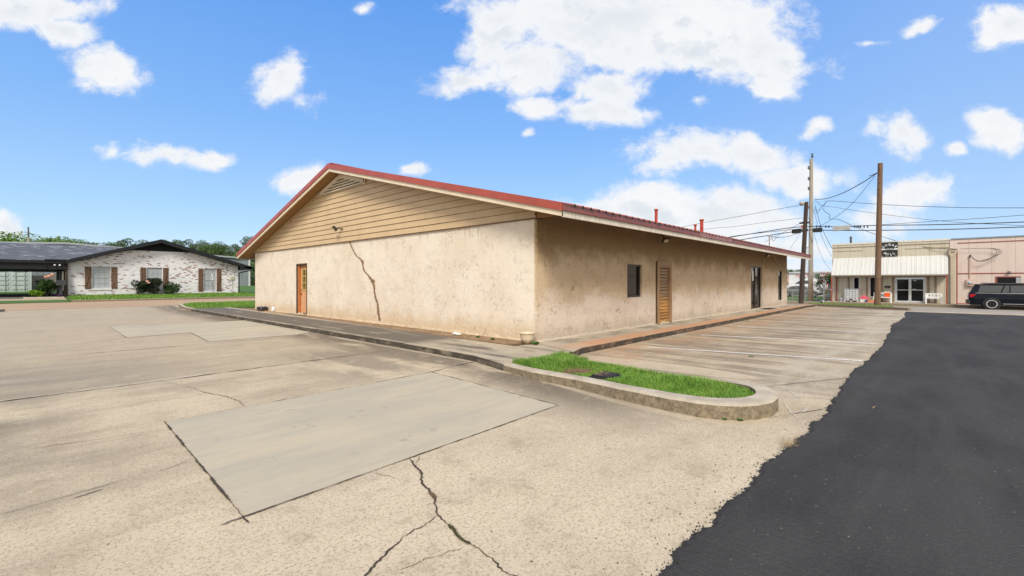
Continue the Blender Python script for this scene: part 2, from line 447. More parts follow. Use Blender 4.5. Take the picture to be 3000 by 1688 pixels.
def kerb_mat():
    m, g, b = new_mat('kerb_concrete')
    p = world_pos(g)
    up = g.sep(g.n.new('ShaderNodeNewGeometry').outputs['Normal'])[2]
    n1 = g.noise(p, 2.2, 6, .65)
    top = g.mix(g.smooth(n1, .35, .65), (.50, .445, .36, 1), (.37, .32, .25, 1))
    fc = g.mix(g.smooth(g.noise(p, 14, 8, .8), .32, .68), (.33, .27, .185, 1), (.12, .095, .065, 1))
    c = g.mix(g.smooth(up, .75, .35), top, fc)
    fine = g.noise(p, 80, 3, .75)
    c = g.mix(g.smooth(fine, .54, .68, 0, .5), c, (.17, .14, .10, 1))
    g.put(b.inputs['Base Color'], c); b.inputs['Roughness'].default_value = .92
    g.put(b.inputs['Normal'], g.bump(g.add(fine, n1), .5, .008))
    return m
M_KERB = kerb_mat()

def asphalt_mat():
    m, g, b = new_mat('asphalt')
    p = world_pos(g)
    n1 = g.noise(g.scale(p, .5, 1.4, 1), .8, 5, .6)
    c = g.mix(g.smooth(n1, .35, .65), (.033, .031, .031, 1), (.051, .049, .048, 1))
    n2 = g.noise(g.scale(p, .22, 1.8, 1), 1.2, 6, .65)
    c = g.mix(g.smooth(n2, .5, .66, 0, .4), c, (.066, .062, .059, 1))
    fine = g.noise(p, 85, 3, .75)
    c = g.mix(g.smooth(fine, .5, .70, 0, .6), c, (.085, .085, .088, 1))
    gv = g.vor(p, 30); gr = g.sep(g.vor(p, 30, out='Color'))[0]
    peb = g.mul(g.smooth(gv, .20, .12), g.smooth(gr, .90, .92))
    c = g.mix(g.mul(peb, .6), c, (.30, .28, .25, 1))
    X, Y, Z = g.sep(p)
    g.put(b.inputs['Base Color'], c); b.inputs['Roughness'].default_value = .85
    b.inputs['Specular IOR Level'].default_value = .25
    g.put(b.inputs['Normal'], g.bump(g.add(fine, g.mul(gv, .6)), .75, .010))
    return m
M_ASPH = asphalt_mat()
M_STREET_R = simple('street_surface', (.30, .27, .235), .9, var=.10, scale=.5, bump=.3, bscale=60, dirt=(.22, .19, .16), stretch=(1.2, .25, 1), wpos=True)
M_STREET_L = simple('tan_street_surface', (.40, .285, .185), .92, var=.10, scale=.6, bump=.3, bscale=60, dirt=(.33, .25, .18), stretch=(.3, 1.3, 1), wpos=True)
M_DRIVE = simple('driveway_surface', (.16, .155, .15), .9, var=.15, scale=.8, wpos=True)
def soil_mat():
    m, g, b = new_mat('soil')
    p = world_pos(g)
    n = g.noise(p, 3.5, 7, .7); f = g.noise(p, 45, 4, .75)
    c = g.ramp(n, [(.3, (.15, .088, .045)), (.52, (.24, .155, .085)), (.72, (.34, .24, .15))])
    c = g.mix(g.smooth(f, .52, .7, 0, .5), c, (.42, .32, .21, 1))
    g.put(b.inputs['Base Color'], c); b.inputs['Roughness'].default_value = .95
    g.put(b.inputs['Normal'], g.bump(g.add(f, n), .9, .02)); return m
M_SOIL = soil_mat()
def grass_ground(name, a, c2, dead=.25):
    m, g, b = new_mat(name)
    p = world_pos(g)
    n = g.noise(p, .9, 6, .7); f = g.noise(g.scale(p, 1, 1, 1), 14, 5, .75)
    c = g.mix(g.smooth(f, .35, .65), (*a, 1), (*c2, 1))
    c = g.mix(g.mul(g.smooth(n, .52, .68), dead), c, (.20, .17, .06, 1))
    g.put(b.inputs['Base Color'], c); b.inputs['Roughness'].default_value = .9
    g.put(b.inputs['Normal'], g.bump(f, .8, .05)); return m
M_GROUND = grass_ground('verge_ground', (.075, .13, .025), (.12, .19, .045), .6)
M_LAWN = grass_ground('lawn_ground', (.045, .11, .018), (.085, .18, .032), .15)
def blade_mat(name, a, c2):
    m, g, b = new_mat(name)
    p = world_pos(g)
    n = g.noise(p, 3.0, 4, .7); f = g.noise(p, 120, 2, .6)
    c = g.mix(g.smooth(n, .35, .65), (*a, 1), (*c2, 1))
    c = g.mix(g.smooth(f, .52, .70, 0, .65), c, (.30, .30, .09, 1))
    g.put(b.inputs['Base Color'], c); b.inputs['Roughness'].default_value = .6
    b.inputs['Specular IOR Level'].default_value = .3
    b.inputs['Subsurface Weight'].default_value = 0
    return m
M_BLADE = blade_mat('grass_blade', (.105, .245, .028), (.19, .345, .050))
M_CRACK = simple('crack_dirt', (.060, .046, .034), .95, var=.4, scale=30, wpos=True)
M_JOINT = simple('joint_filler', (.16, .135, .10), .95, var=.4, scale=9, wpos=True)
def paint_mat():
    m, g, b = new_mat('line_paint')
    p = world_pos(g)
    n = g.noise(p, 22, 5, .75)
    n2 = g.noise(p, 1.4, 4, .7)
    k = g.mul(g.smooth(n, .44, .62), g.smooth(n2, .3, .6, .45, 1))
    c = g.mix(k, (.80, .80, .80, 1), (.42, .36, .28, 1))
    g.put(b.inputs['Base Color'], c); b.inputs['Roughness'].default_value = .7; return m
M_PAINT = paint_mat()

# ------------------------------------------------------------------ ground
GRD = sheet('ground', -900, 900, -900, 900, -.035, M_GROUND)
sheet('parking_lot', -70, 31, -12, 33, 0, M_LOT)
slab('parking_lot_end', [(31, -12), (31, 9.0), (35.2, 9.0), (34.9, 5.8), (33.4, 3.4), (31.7, 1.25), (31.2, -12)], .003, .05, M_LOT)

# new asphalt drive, edge ragged
def asphalt_edge():
    pts = []; x = -8.0; a = b_ = c = 0.0
    keys = [(-8, 1.05), (2.2, 1.06), (4.4, 1.0), (5.4, .93), (7.6, .96), (9, 1.01), (11.5, 1.0), (14, .94), (17.7, 1.03), (21, 1.16), (25, .98), (29.9, 1.16)]
    while x < 29.9:
        step = .014 if 1.5 < x < 8 else .05
        k = pl(keys, x)
        a += rnd.gauss(0, .008); a *= .92; b_ += rnd.gauss(0, .003); b_ *= .985; c = rnd.gauss(0, .006)
        pts.append((x, k + a + b_*.7 + c)); x += step
    pts.append((29.9, 1.16)); return pts
EDGE = asphalt_edge()
m = MB(); n = len(EDGE)
for x, y in EDGE: m.v += [(x, y, .006), (x, y - .035, .022 + rnd.uniform(-.003, .003)), (x, -14, .022)]
for i in range(n-1):
    a = 3*i; m.f += [(a, a+1, a+4, a+3), (a+1, a+2, a+5, a+4)]
# loose stones shed along the edge belong to the same mat
for i in range(900):
    x = rnd.uniform(1.8, 9) if i % 3 else rnd.uniform(1.8, 18); y = pl(EDGE, x) + abs(rnd.gauss(0, .035)) - .03
    if rnd.random() < .08: y += rnd.uniform(0, .35)
    s = rnd.uniform(.0025, .007); ang = rnd.uniform(0, 6.28)
    zz = .006 if y > pl(EDGE, x) else .024
    q = [(x+s*math.cos(ang+t)*rnd.uniform(.7, 1.2), y+s*math.sin(ang+t)*rnd.uniform(.7, 1.2), zz) for t in (0, 1.57, 3.14, 4.71)]
    b0 = len(m.v); m.v += q + [(x, y, zz + s*1.3)]
    for k in range(4): m.f.append((b0+k, b0+(k+1) % 4, b0+4))
tag(m.build('asphalt_drive', M_ASPH), kind='structure')

sheet('street_beyond', 29.9, 50.3, -200, 200, -.012, M_STREET_R)
sheet('tan_street', -200, 29.8, 33, 38.6, .006, M_STREET_L)
sheet('lawn', 1.95, 90, 38.75, 43.3, .09, M_LAWN, thick=.1)
sheet('lawn_behind', -40, 90, 50.5, 61, .03, M_LAWN)
sheet('verge_grass', -60, 1.9, 38.6, 40.6, .03, M_LAWN)
sheet('lawn_beside_house', 12.45, 45, 43.3, 66, .02, M_LAWN)
sheet('concrete_apron', -60, 1.9, 40.6, 42.4, .03, M_LOT)
sheet('driveway', -60, 2.0, 42.4, 50.5, .045, M_DRIVE)
sheet('street_kerb', 2.0, 60, 38.58, 38.75, .12, M_KERB, thick=.2)
# grass triangle between the walk and the street, with its kerb
tri = [(6.05, 27.9), (6.0, 29.5), (6.25, 31.8), (6.9, 33.0), (12, 33.0), (12, 30.2), (8.9, 27.9)]
slab('street_corner_grass_bed', tri, .11, .15, M_LAWN)
m = MB()
kc = [(5.85, 27.9), (5.84, 29.6), (6.1, 32.0), (6.8, 33.2), (12, 33.2)]; ki = [(6.05, 27.9), (6.0, 29.5), (6.25, 31.8), (6.9, 33.0), (12, 33.0)]
slab('corner_kerb', kc + ki[::-1], .13, .2, M_KERB)
slab('edge_kerb', [(-9, 33.1), (-1.1, 33.1), (-.75, 32.9), (-.6, 32.5), (-.8, 32.1), (-9, 32.1)], .12, .2, M_KERB)
slab('edge_grass_bed', [(-9, 32.95), (-1.1, 32.95), (-.85, 32.6), (-1.1, 32.25), (-9, 32.25)], .14, .1, M_LAWN)
# grass verge at the far end of the lot
slab('end_kerb', [(31.75, 1.1), (33.4, 3.25), (34.9, 5.65), (35.2, 9.0), (35.4, 12), (35.6, 12), (35.4, 9.0), (35.1, 5.6), (33.6, 3.15), (32.0, 1.0)], .15, .25, M_KERB)
slab('end_verge_grass', [(32.75, 2.05), (33.6, 3.15), (35.1, 5.6), (35.2, 6.2), (35.9, 6.0), (36.4, 5.2), (35.6, 3.2), (34.6, 2.1), (33.6, 1.8)], .13, .2, M_LAWN)
sheet('far_kerb', 50.3, 50.5, 7.3, 40, .13, M_KERB, thick=.2)
sheet('far_verge_path', 50.5, 53.0, 7.3, 40, .10, simple('dirt_path', (.33, .27, .19), .95, var=.2, scale=1, wpos=True))
sheet('far_car_park', 71.5, 110, 5, 60, -.015, M_STREET_R)

# ------------------------------------------------------------------ walks and kerbs round the building
def wob(pts, step, amp):
    out = []
    for (a, b), (c, d) in zip(pts, pts[1:]):
        n = max(1, int(math.hypot(c-a, d-b)/step))
        for i in range(n):
            t = i/n; out.append((a+(c-a)*t + rnd.gauss(0, amp), b+(d-b)*t + rnd.gauss(0, amp)))
    out.append(pts[-1]); return out
outer = wob([(5.86, 27.9), (5.86, 22), (5.85, 12), (5.86, 8.82)], .25, .006)
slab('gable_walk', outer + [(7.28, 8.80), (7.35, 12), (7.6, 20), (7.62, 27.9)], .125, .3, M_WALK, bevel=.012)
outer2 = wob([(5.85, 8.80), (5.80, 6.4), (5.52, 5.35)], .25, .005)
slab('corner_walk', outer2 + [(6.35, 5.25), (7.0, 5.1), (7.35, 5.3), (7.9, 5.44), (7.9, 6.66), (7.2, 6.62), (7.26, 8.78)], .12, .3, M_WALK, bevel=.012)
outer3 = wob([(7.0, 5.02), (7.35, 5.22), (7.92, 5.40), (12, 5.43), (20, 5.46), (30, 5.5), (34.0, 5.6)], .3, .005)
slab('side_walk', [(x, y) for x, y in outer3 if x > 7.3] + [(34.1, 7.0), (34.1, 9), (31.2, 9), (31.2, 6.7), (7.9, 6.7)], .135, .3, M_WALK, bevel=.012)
slab('wall_foot_soil', [(7.28, 8.7), (7.22, 6.75), (7.9, 6.7), (8.2, 6.7), (8.2, 25.6), (7.62, 27.0), (7.6, 20), (7.35, 12)], .135, .1, M_SOIL)

# grass island
def island():
    out = [(5.52, 5.35), (5.36, 4.6), (5.31, 3.7), (5.18, 2.95), (5.10, 2.25), (5.10, 1.95), (5.17, 1.72), (5.30, 1.54), (5.47, 1.42), (5.72, 1.34), (6.0, 1.35), (6.25, 1.42), (6.45, 1.56), (6.56, 1.75), (6.62, 2.1), (6.68, 2.9), (6.75, 3.8), (6.82, 4.7), (6.98, 5.1)]
    inn = [(5.66, 5.28), (5.53, 4.6), (5.48, 3.7), (5.37, 2.95), (5.31, 2.3), (5.33, 2.0), (5.40, 1.82), (5.52, 1.69), (5.66, 1.61), (5.80, 1.57), (5.98, 1.58), (6.14, 1.64), (6.28, 1.74), (6.36, 1.90), (6.42, 2.2), (6.50, 2.9), (6.60, 3.8), (6.70, 4.7), (6.84, 5.1)]
    return out, inn
IO, II = island()
def dens_(poly, k):
    o = []
    for (a, b), (c, d) in zip(poly, poly[1:]):
        for i in range(k): o.append((a+(c-a)*i/k, b+(d-b)*i/k))
    return o + [poly[-1]]
m = MB(); K = 4
o_, i_ = dens_(IO, K), dens_(II, K); n = len(o_)
for k in range(n):
    t = k/(n-1)
    v = o_[k][1]; hz = .125 + .055*max(0, min(1, (5.0-v)/3.2)) if k < n*.62 else max(.09, .18 - .09*min(1, max(0, (v-1.6)/2.2)))
    jj = rnd.gauss(0, .004)
    ux, uy = o_[k]; ix, iy = i_[k]
    dx, dy = ix-ux, iy-uy
    m.v += [(ux+jj, uy, -.06), (ux+jj, uy, hz-.03), (ux+dx*.14+jj*.5, uy+dy*.14, hz-.006+rnd.gauss(0, .0015)), (ux+dx*.3, uy+dy*.3, hz), (ix, iy, hz-.002), (ix, iy, hz-.12)]
for k in range(n-1):
    for j in range(5): a = 6*k+j; m.f.append((a, a+6, a+7, a+1))
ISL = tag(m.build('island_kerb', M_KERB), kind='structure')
inner = [(x, y) for x, y in II]
slab('island_soil', inner, .10, .12, simple('island_soil', (.16, .115, .06), .95, var=.3, scale=12, wpos=True))

def inside(p, poly):
    x, y = p; c = False; n = len(poly)
    for i in range(n):
        x1, y1 = poly[i]; x2, y2 = poly[(i+1) % n]
        if (y1 > y) != (y2 > y) and x < (x2-x1)*(y-y1)/(y2-y1)+x1: c = not c
    return c
def blades(name, poly, count, h0, h1, wd, base, label, mat=None, avoid=None, lump=None):
    m = MB(); xs = [p[0] for p in poly]; ys = [p[1] for p in poly]; k = 0
    while k < count:
        x, y = rnd.uniform(min(xs), max(xs)), rnd.uniform(min(ys), max(ys))
        if not inside((x, y), poly): continue
        k += 1
        f = 1.0
        if avoid:
            d = min(math.hypot((x-a)/ra, (y-b)/rb) for a, b, ra, rb in avoid)
            if d < 1: continue
            f = min(1, .35 + (d-1)*.9)
        h = rnd.uniform(h0, h1)*f*(lump(x, y) if lump else 1); a = rnd.uniform(0, 6.283); w_ = wd*rnd.uniform(.6, 1.3)
        z = gz(x, y) + (base(x, y) if callable(base) else base); lx, ly = math.cos(a)*h*rnd.uniform(.1, .75), math.sin(a)*h*rnd.uniform(.1, .75)
        px, py = -math.sin(a)*w_, math.cos(a)*w_
        b0 = len(m.v)
        m.v += [(x-px, y-py, z), (x+px, y+py, z), (x+lx*.4+px*.7, y+ly*.4+py*.7, z+h*.62), (x+lx*.4-px*.7, y+ly*.4-py*.7, z+h*.62), (x+lx, y+ly, z+h)]
        m.f += [(b0, b0+1, b0+2, b0+3), (b0+3, b0+2, b0+4)]
    o = m.build(name, mat or M_BLADE)
    tag(o, label, 'grass', kind='stuff'); return o
def lump(x, y):
    return .85 + .35*math.sin(x*5.1+1.3)*math.sin(y*3.3) + (.5 if y > 4.4 else 0)*(1 if x > 6.0 else .4)
GP = on_z(1775, 1101, .13)
DP = on_z(1690, 1085, .13)
def isl_base(x, y): return .10
blades('island_grass', [(x, y) for x, y in II], 46000, .05, .105, .0028, isl_base, 'bright green grass filling the kerbed island at the front corner of the stucco building',
       avoid=[(GP.x-.03, GP.y, .30, .21), (DP.x+.02, DP.y, .26, .20)], lump=lump)
blades('corner_grass', tri, 9000, .05, .12, .012, .10, 'patch of mown grass at the street corner left of the stucco building')
blades('verge_grass_blades', [(32.75, 2.05), (33.6, 3.15), (35.1, 5.6), (35.2, 6.2), (35.9, 6.0), (36.4, 5.2), (35.6, 3.2), (34.6, 2.1), (33.6, 1.8)], 6000, .04, .10, .014, .12, 'thin strip of grass round the brown utility pole at the end of the parking lot')
blades('house_lawn_grass', [(2.1, 38.8), (13, 38.8), (13, 43.2), (2.1, 43.2)], 22000, .05, .13, .016, .09, 'mown lawn in front of the whitewashed brick house')
M_DRY = simple('dry_grass', (.42, .30, .15), .9, var=.35, scale=30, wpos=True)
m = MB()
for i in range(1400):
    a = rnd.gauss(0, .16); b_ = rnd.gauss(0, .13); x, y = DP.x+a, DP.y+b_
    an = rnd.uniform(0, 3.14); L = rnd.uniform(.02, .07)
    m.face([(x, y, .125), (x+.003, y+.003, .125), (x+math.cos(an)*L, y+math.sin(an)*L, .135+rnd.uniform(0, .03))])
tag(m.build('dead_grass', M_DRY), 'dead straw patch in the island grass behind the black cover', 'dead grass', kind='stuff')
# black cover sunk in the island
t = thing('meter_box_cover', (GP.x, GP.y, .12), 'black rectangular ground box cover littered with clippings in the island grass', 'ground box')
M_BLKPL = simple('black_plastic', (.022, .023, .026), .55, var=.3, scale=20, bump=.4, bscale=90)
m = MB(); m.box(GP.x-.18, GP.x+.16, GP.y-.13, GP.y+.13, .09, .16); m.build('lid', M_BLKPL, t, bevel=.006)
m = MB(); m.box(GP.x-.21, GP.x+.19, GP.y-.16, GP.y+.16, .06, .13); m.build('frame', M_BLKPL, t, bevel=.006)
m = MB()
for i in range(90):
    x, y = GP.x+rnd.uniform(-.18, .08), GP.y+rnd.uniform(-.05, .13); an = rnd.uniform(0, 3.14); L = rnd.uniform(.015, .035)
    m.face([(x, y, .163), (x+.005, y-.004, .163), (x+math.cos(an)*L, y+math.sin(an)*L, .168)])
tag(m.build('clippings', M_DRY, t), kind='stuff')

# ------------------------------------------------------------------ joints, patches, cracks, painted lines
def ribbon(name, pts, w, mat, z=.004, jit=0., step=.03, taper=True, kind='structure', wj=.35, zf=None):
    P = []
    for (a, b), (c, d) in zip(pts, pts[1:]):
        L = math.hypot(c-a, d-b); k = max(1, int(L/step)); nx, ny = -(d-b)/max(L, 1e-6), (c-a)/max(L, 1e-6)
        for i in range(k):
            t = i/k; j = rnd.gauss(0, jit); P.append((a+(c-a)*t+nx*j, b+(d-b)*t+ny*j))
    P.append(pts[-1]); m = MB(); n = len(P); wk = 1.0
    for i, (x, y) in enumerate(P):
        x0, y0 = P[max(i-1, 0)]; x1, y1 = P[min(i+1, n-1)]; L = math.hypot(x1-x0, y1-y0) or 1
        nx, ny = -(y1-y0)/L, (x1-x0)/L
        wk = min(1.8, max(.35, wk + rnd.gauss(0, wj*.6)))
        h = w/2*(wk if wj else 1)*(.68 if name == 'pavement_crack' else 1)
        if taper: h *= min(1, min(i, n-1-i)/6+.15)
        zz = gz(x, y)+z
        m.v += [(x+nx*h, y+ny*h, zz), (x-nx*h, y-ny*h, zz)]
    for i in range(n-1): m.f.append((2*i, 2*i+1, 2*i+3, 2*i+2))
    o = m.build(name, mat); return tag(o, kind=kind)
def zp(*pix): return [tuple(on_z(x, y, 0))[:2] for x, y in pix]
PA = [(.97, 3.24), (4.42, 3.36), (4.62, 6.14), (1.03, 6.02)]
m = MB(); m.face([(x, y, .004) for x, y in PA]); tag(m.build('concrete_patch', M_PATCH), kind='structure')
q = zp((322, 957), (742, 940), (900, 921), (860, 962), (1010, 968), (870, 981), (611, 1002), (559, 975), (370, 990))
PB = zp((322, 957), (742, 938), (880, 938), (985, 958), (870, 981), (611, 1002), (559, 975), (370, 990))
m = MB(); m.face([(x, y, .004) for x, y in PB][::-1]); tag(m.build('far_concrete_patch', M_PATCH), kind='structure')
jn = 'pavement_joint'; M_JOINTD = simple('joint_dirt', (.105, .085, .062), .95, var=.5, scale=12, wpos=True)
for pts, wd in [([(-12, 8.55), (1.2, 8.56), (5.8, 8.78)], .022), ([(-12, 12.95), (5.8, 12.95)], .018), ([(-14, 20.2), (5.8, 20.0)], .02), ([(-18, 27.5), (5.8, 27.9)], .03),
            ([(PA[0][0]-.02, PA[0][1]-.12), (PA[3][0], PA[3][1]+.03)], .013), ([(PA[0][0]-.14, PA[0][1]-.02), PA[1]], .009), ([PA[1], PA[2]], .012), ([PA[3], PA[2], (5.75, 6.35)], .014),
            ([(-12, 4.55), (-.1, 4.4), (.95, 4.55)], .006), ([(-4, 27.5), (-1.6, 22), (-3, 18)], .06), ([(6.7, 1.5), (7.05, 1.0)], .012), ([(5.6, 1.35), (6.4, .98)], .008), ([(6.6, 2.1), (8.8, 1.0)], .007)]:
    ribbon(jn, pts, wd, (M_CRACK if wd == .013 else M_JOINTD) if wd < .03 else M_JOINT, z=.008, jit=.002, step=.03, taper=False, wj=.55)
ribbon('pavement_joint', [(-12, 8.60), (1.2, 8.62), (2.2, 8.68)], .05, simple('pale_dust', (.52, .46, .36), .9, wpos=True), z=.005, jit=.004, step=.06)
X_, Y_ = PB[7], PB[6]
ribbon('pavement_joint', zp((322, 957), (370, 990), (559, 975), (611, 1002), (870, 981)), .014, M_JOINT, z=.008, step=.1, taper=False)
ribbon('pavement_joint', zp((0, 1020), (200, 1010), (370, 988)), .03, simple('pale_seam', (.50, .44, .35), .9, wpos=True), z=.005, step=.1, taper=False)
ck = 'pavement_crack'
c3 = 480/1793.
def zc(*pp): return zp(*[(1060+x*c3, 1300+y*c3) for x, y in pp])
main = zc((525, 165), (548, 205), (580, 240), (615, 280), (650, 320), (655, 380), (655, 440), (700, 475), (738, 515), (745, 545), (800, 600), (800, 660), (820, 720), (815, 760), (870, 825), (925, 875))
ribbon(ck, main, .016, M_CRACK, jit=.004, step=.012)
ribbon(ck, zc((625, 125), (628, 165), (600, 210), (580, 238)), .007, M_CRACK, jit=.002, step=.012)
m = MB(); bl = zc((738, 535), (790, 552), (825, 590), (812, 615), (770, 600), (740, 565)); m.face([(x, y, .009) for x, y in bl][::-1]); tag(m.build('pothole', simple('brown_fill', (.13, .075, .045), .95, var=.4, scale=60, bump=.8, wpos=True)), kind='structure')
ribbon(ck, zc((825, 790), (780, 830), (745, 858), (690, 895), (640, 922), (575, 945), (520, 985), (450, 1030), (430, 1060), (375, 1110), (290, 1170), (240, 1230), (190, 1280), (130, 1330), (95, 1390), (40, 1449), (0, 1520)), .013, M_CRACK, jit=.003, step=.012)
ribbon(ck, zc((760, 860), (735, 900), (690, 912), (640, 925), (600, 945), (565, 965)), .003, M_CRACK, jit=.001, step=.01)
ribbon(ck, zc((915, 870), (950, 900), (1010, 950), (1045, 1010), (1100, 1060), (1170, 1100), (1280, 1150), (1340, 1215), (1440, 1270), (1490, 1340), (1540, 1400), (1600, 1430), (1700, 1460), (1800, 1560)), .018, M_CRACK, jit=.003, step=.012)
ribbon(ck, zc((0, 385), (220, 400)), .004, M_CRACK, jit=.002, step=.012)
ribbon(ck, zc((100, 315), (200, 345), (290, 355), (370, 385), (650, 445)), .004, M_CRACK, jit=.003, step=.012)
ribbon(ck, zc((1110, 1125), (1105, 1155), (950, 1185), (850, 1235), (700, 1265), (550, 1340), (400, 1390), (300, 1410)), .005, M_CRACK, jit=.002, step=.012)
ribbon(ck, zc((850, 1230), (1000, 1225), (1130, 1195), (1270, 1170)), .003, M_CRACK, jit=.002, step=.012)
ribbon(ck, zp((472, 1118), (548, 1132), (600, 1150), (660, 1162), (700, 1176), (740, 1180)), .011, M_CRACK, jit=.008, step=.03)
ribbon(ck, zp((700, 1176), (716, 1190)), .02, M_CRACK, jit=.006, step=.03)
ribbon(ck, zp((60, 1320), (160, 1306), (270, 1290), (400, 1270), (485, 1259)), .006, M_CRACK, jit=.003, step=.03)
ribbon(ck, zp((215, 1462), (250, 1450), (300, 1434)), .035, simple('spall', (.20, .165, .125), .95, var=.4, scale=40, wpos=True), jit=.004, step=.02)
ribbon(ck, zp((440, 1392), (490, 1375), (560, 1346)), .004, M_CRACK, jit=.002, step=.02)
ribbon(ck, zp((1264, 1089), (1320, 1076), (1384, 1062)), .008, M_CRACK, jit=.004, step=.03)
ribbon(ck, zp((1455, 1114), (1480, 1104), (1520, 1094)), .006, M_CRACK, jit=.004, step=.03)
ribbon(ck, [(5.9, 8.8), (7.26, 8.8)], .012, M_CRACK, z=.131, step=.1, taper=False)
ribbon(ck, [(5.9, 13.4), (7.35, 13.3)], .012, M_CRACK, z=.129, step=.1, taper=False)
ribbon(ck, [(5.9, 18.2), (7.5, 18.1)], .012, M_CRACK, z=.129, step=.1, taper=False)
ribbon(ck, [(5.83, 7.4), (7.2, 7.3)], .008, M_CRACK, z=.124, step=.1, taper=False)
# moss along the right arm of the fork
mo = zc((960, 900), (1010, 950), (1045, 1010), (1100, 1060), (1180, 1105))
m = MB()
for i in range(600):
    k = rnd.randrange(len(mo)-1); t = rnd.random(); x = mo[k][0]+(mo[k+1][0]-mo[k][0])*t+rnd.gauss(0, .006); y = mo[k][1]+(mo[k+1][1]-mo[k][1])*t+rnd.gauss(0, .006)
    a = rnd.uniform(0, 6.28); h = rnd.uniform(.006, .018)
    m.face([(x-.002, y, .004), (x+.002, y+.001, .004), (x+math.cos(a)*.01, y+math.sin(a)*.01, h)])
tag(m.build('moss', simple('moss', (.085, .085, .035), .95, var=.4, scale=60, wpos=True)), 'green moss growing in the right arm of the forked pavement crack', 'moss', kind='stuff')
# painted bay lines
for i in range(7):
    u0 = 9.8 + 3.22*i
    a = (u0, 4.86); b_ = (u0 + 1.05, 1.03)
    ribbon('bay_line', [a, b_], .095, M_PAINT, z=.005, jit=.001, step=.1, taper=False, wj=.05)
sc_ = [((1585, 400), (1690, 520)), ((1600, 470), (1680, 540)), ((1570, 500), (1640, 560))]
def ze(*pp): k = 1500/2576.; return zp(*[(1500+x*k, 900+y*k) for x, y in pp])
for pts in [((1365, 475), (1400, 530), (1440, 560), (1480, 570)), ((1400, 540), (1470, 520), (1510, 490)), ((1440, 545), (1480, 520), (1500, 505)), ((1370, 405), (1420, 440), (1460, 470)), ((1390, 555), (1460, 560))]:
    ribbon('tyre_scuff', ze(*pts), .012, simple('scuff', (.60, .56, .50), .9, var=.3, scale=30, wpos=True), z=.006, jit=.002, step=.04)
# fallen litter: leaf, paper, pebbles
tag(ribbon('dry_leaf', zp((2555, 1204), (2563, 1198), (2570, 1195)), .02, M_DRY, z=.03, kind=None), 'single pale dry leaf lying on the new asphalt', 'leaf')
m = MB()
for i in range(260):
    px_, py_ = rnd.uniform(2293, 2345), rnd.uniform(1278, 1312)
    if rnd.random() < .5: px_, py_ = rnd.gauss(2310, 9), rnd.gauss(1304, 5)
    p = on_z(px_, py_, .02); an = rnd.uniform(0, 3.14); L = rnd.uniform(.02, .09)
    m.face([(p.x, p.y, .026), (p.x+.003, p.y+.003, .026), (p.x+math.cos(an)*L, p.y+math.sin(an)*L, .03+rnd.uniform(0, .01))])
tag(m.build('straw_litter', M_DRY), 'little heap of straw on the ragged asphalt edge near the island', 'straw', kind='stuff')
m = MB()
for i in range(110):
    x, y = rnd.uniform(1.5, 9), rnd.uniform(1.1, 6); 
    if rnd.random() < .5: x, y = rnd.uniform(2, 6), 1.05 + abs(rnd.gauss(0, .3))
    if inside((x, y), IO): continue
    s = rnd.uniform(.002, .006); b0 = len(m.v); a = rnd.uniform(0, 6)
    m.v += [(x+s*math.cos(a+t)*rnd.uniform(.6, 1.3), y+s*math.sin(a+t)*rnd.uniform(.6, 1.3), .005) for t in (0, 1.3, 2.5, 3.8, 5)] + [(x, y, .005+s)]
    for k in range(5): m.f.append((b0+k, b0+(k+1) % 5, b0+5))
tag(m.build('asphalt_crumbs', M_ASPH), 'black asphalt crumbs scattered over the pale concrete', 'gravel', kind='stuff')

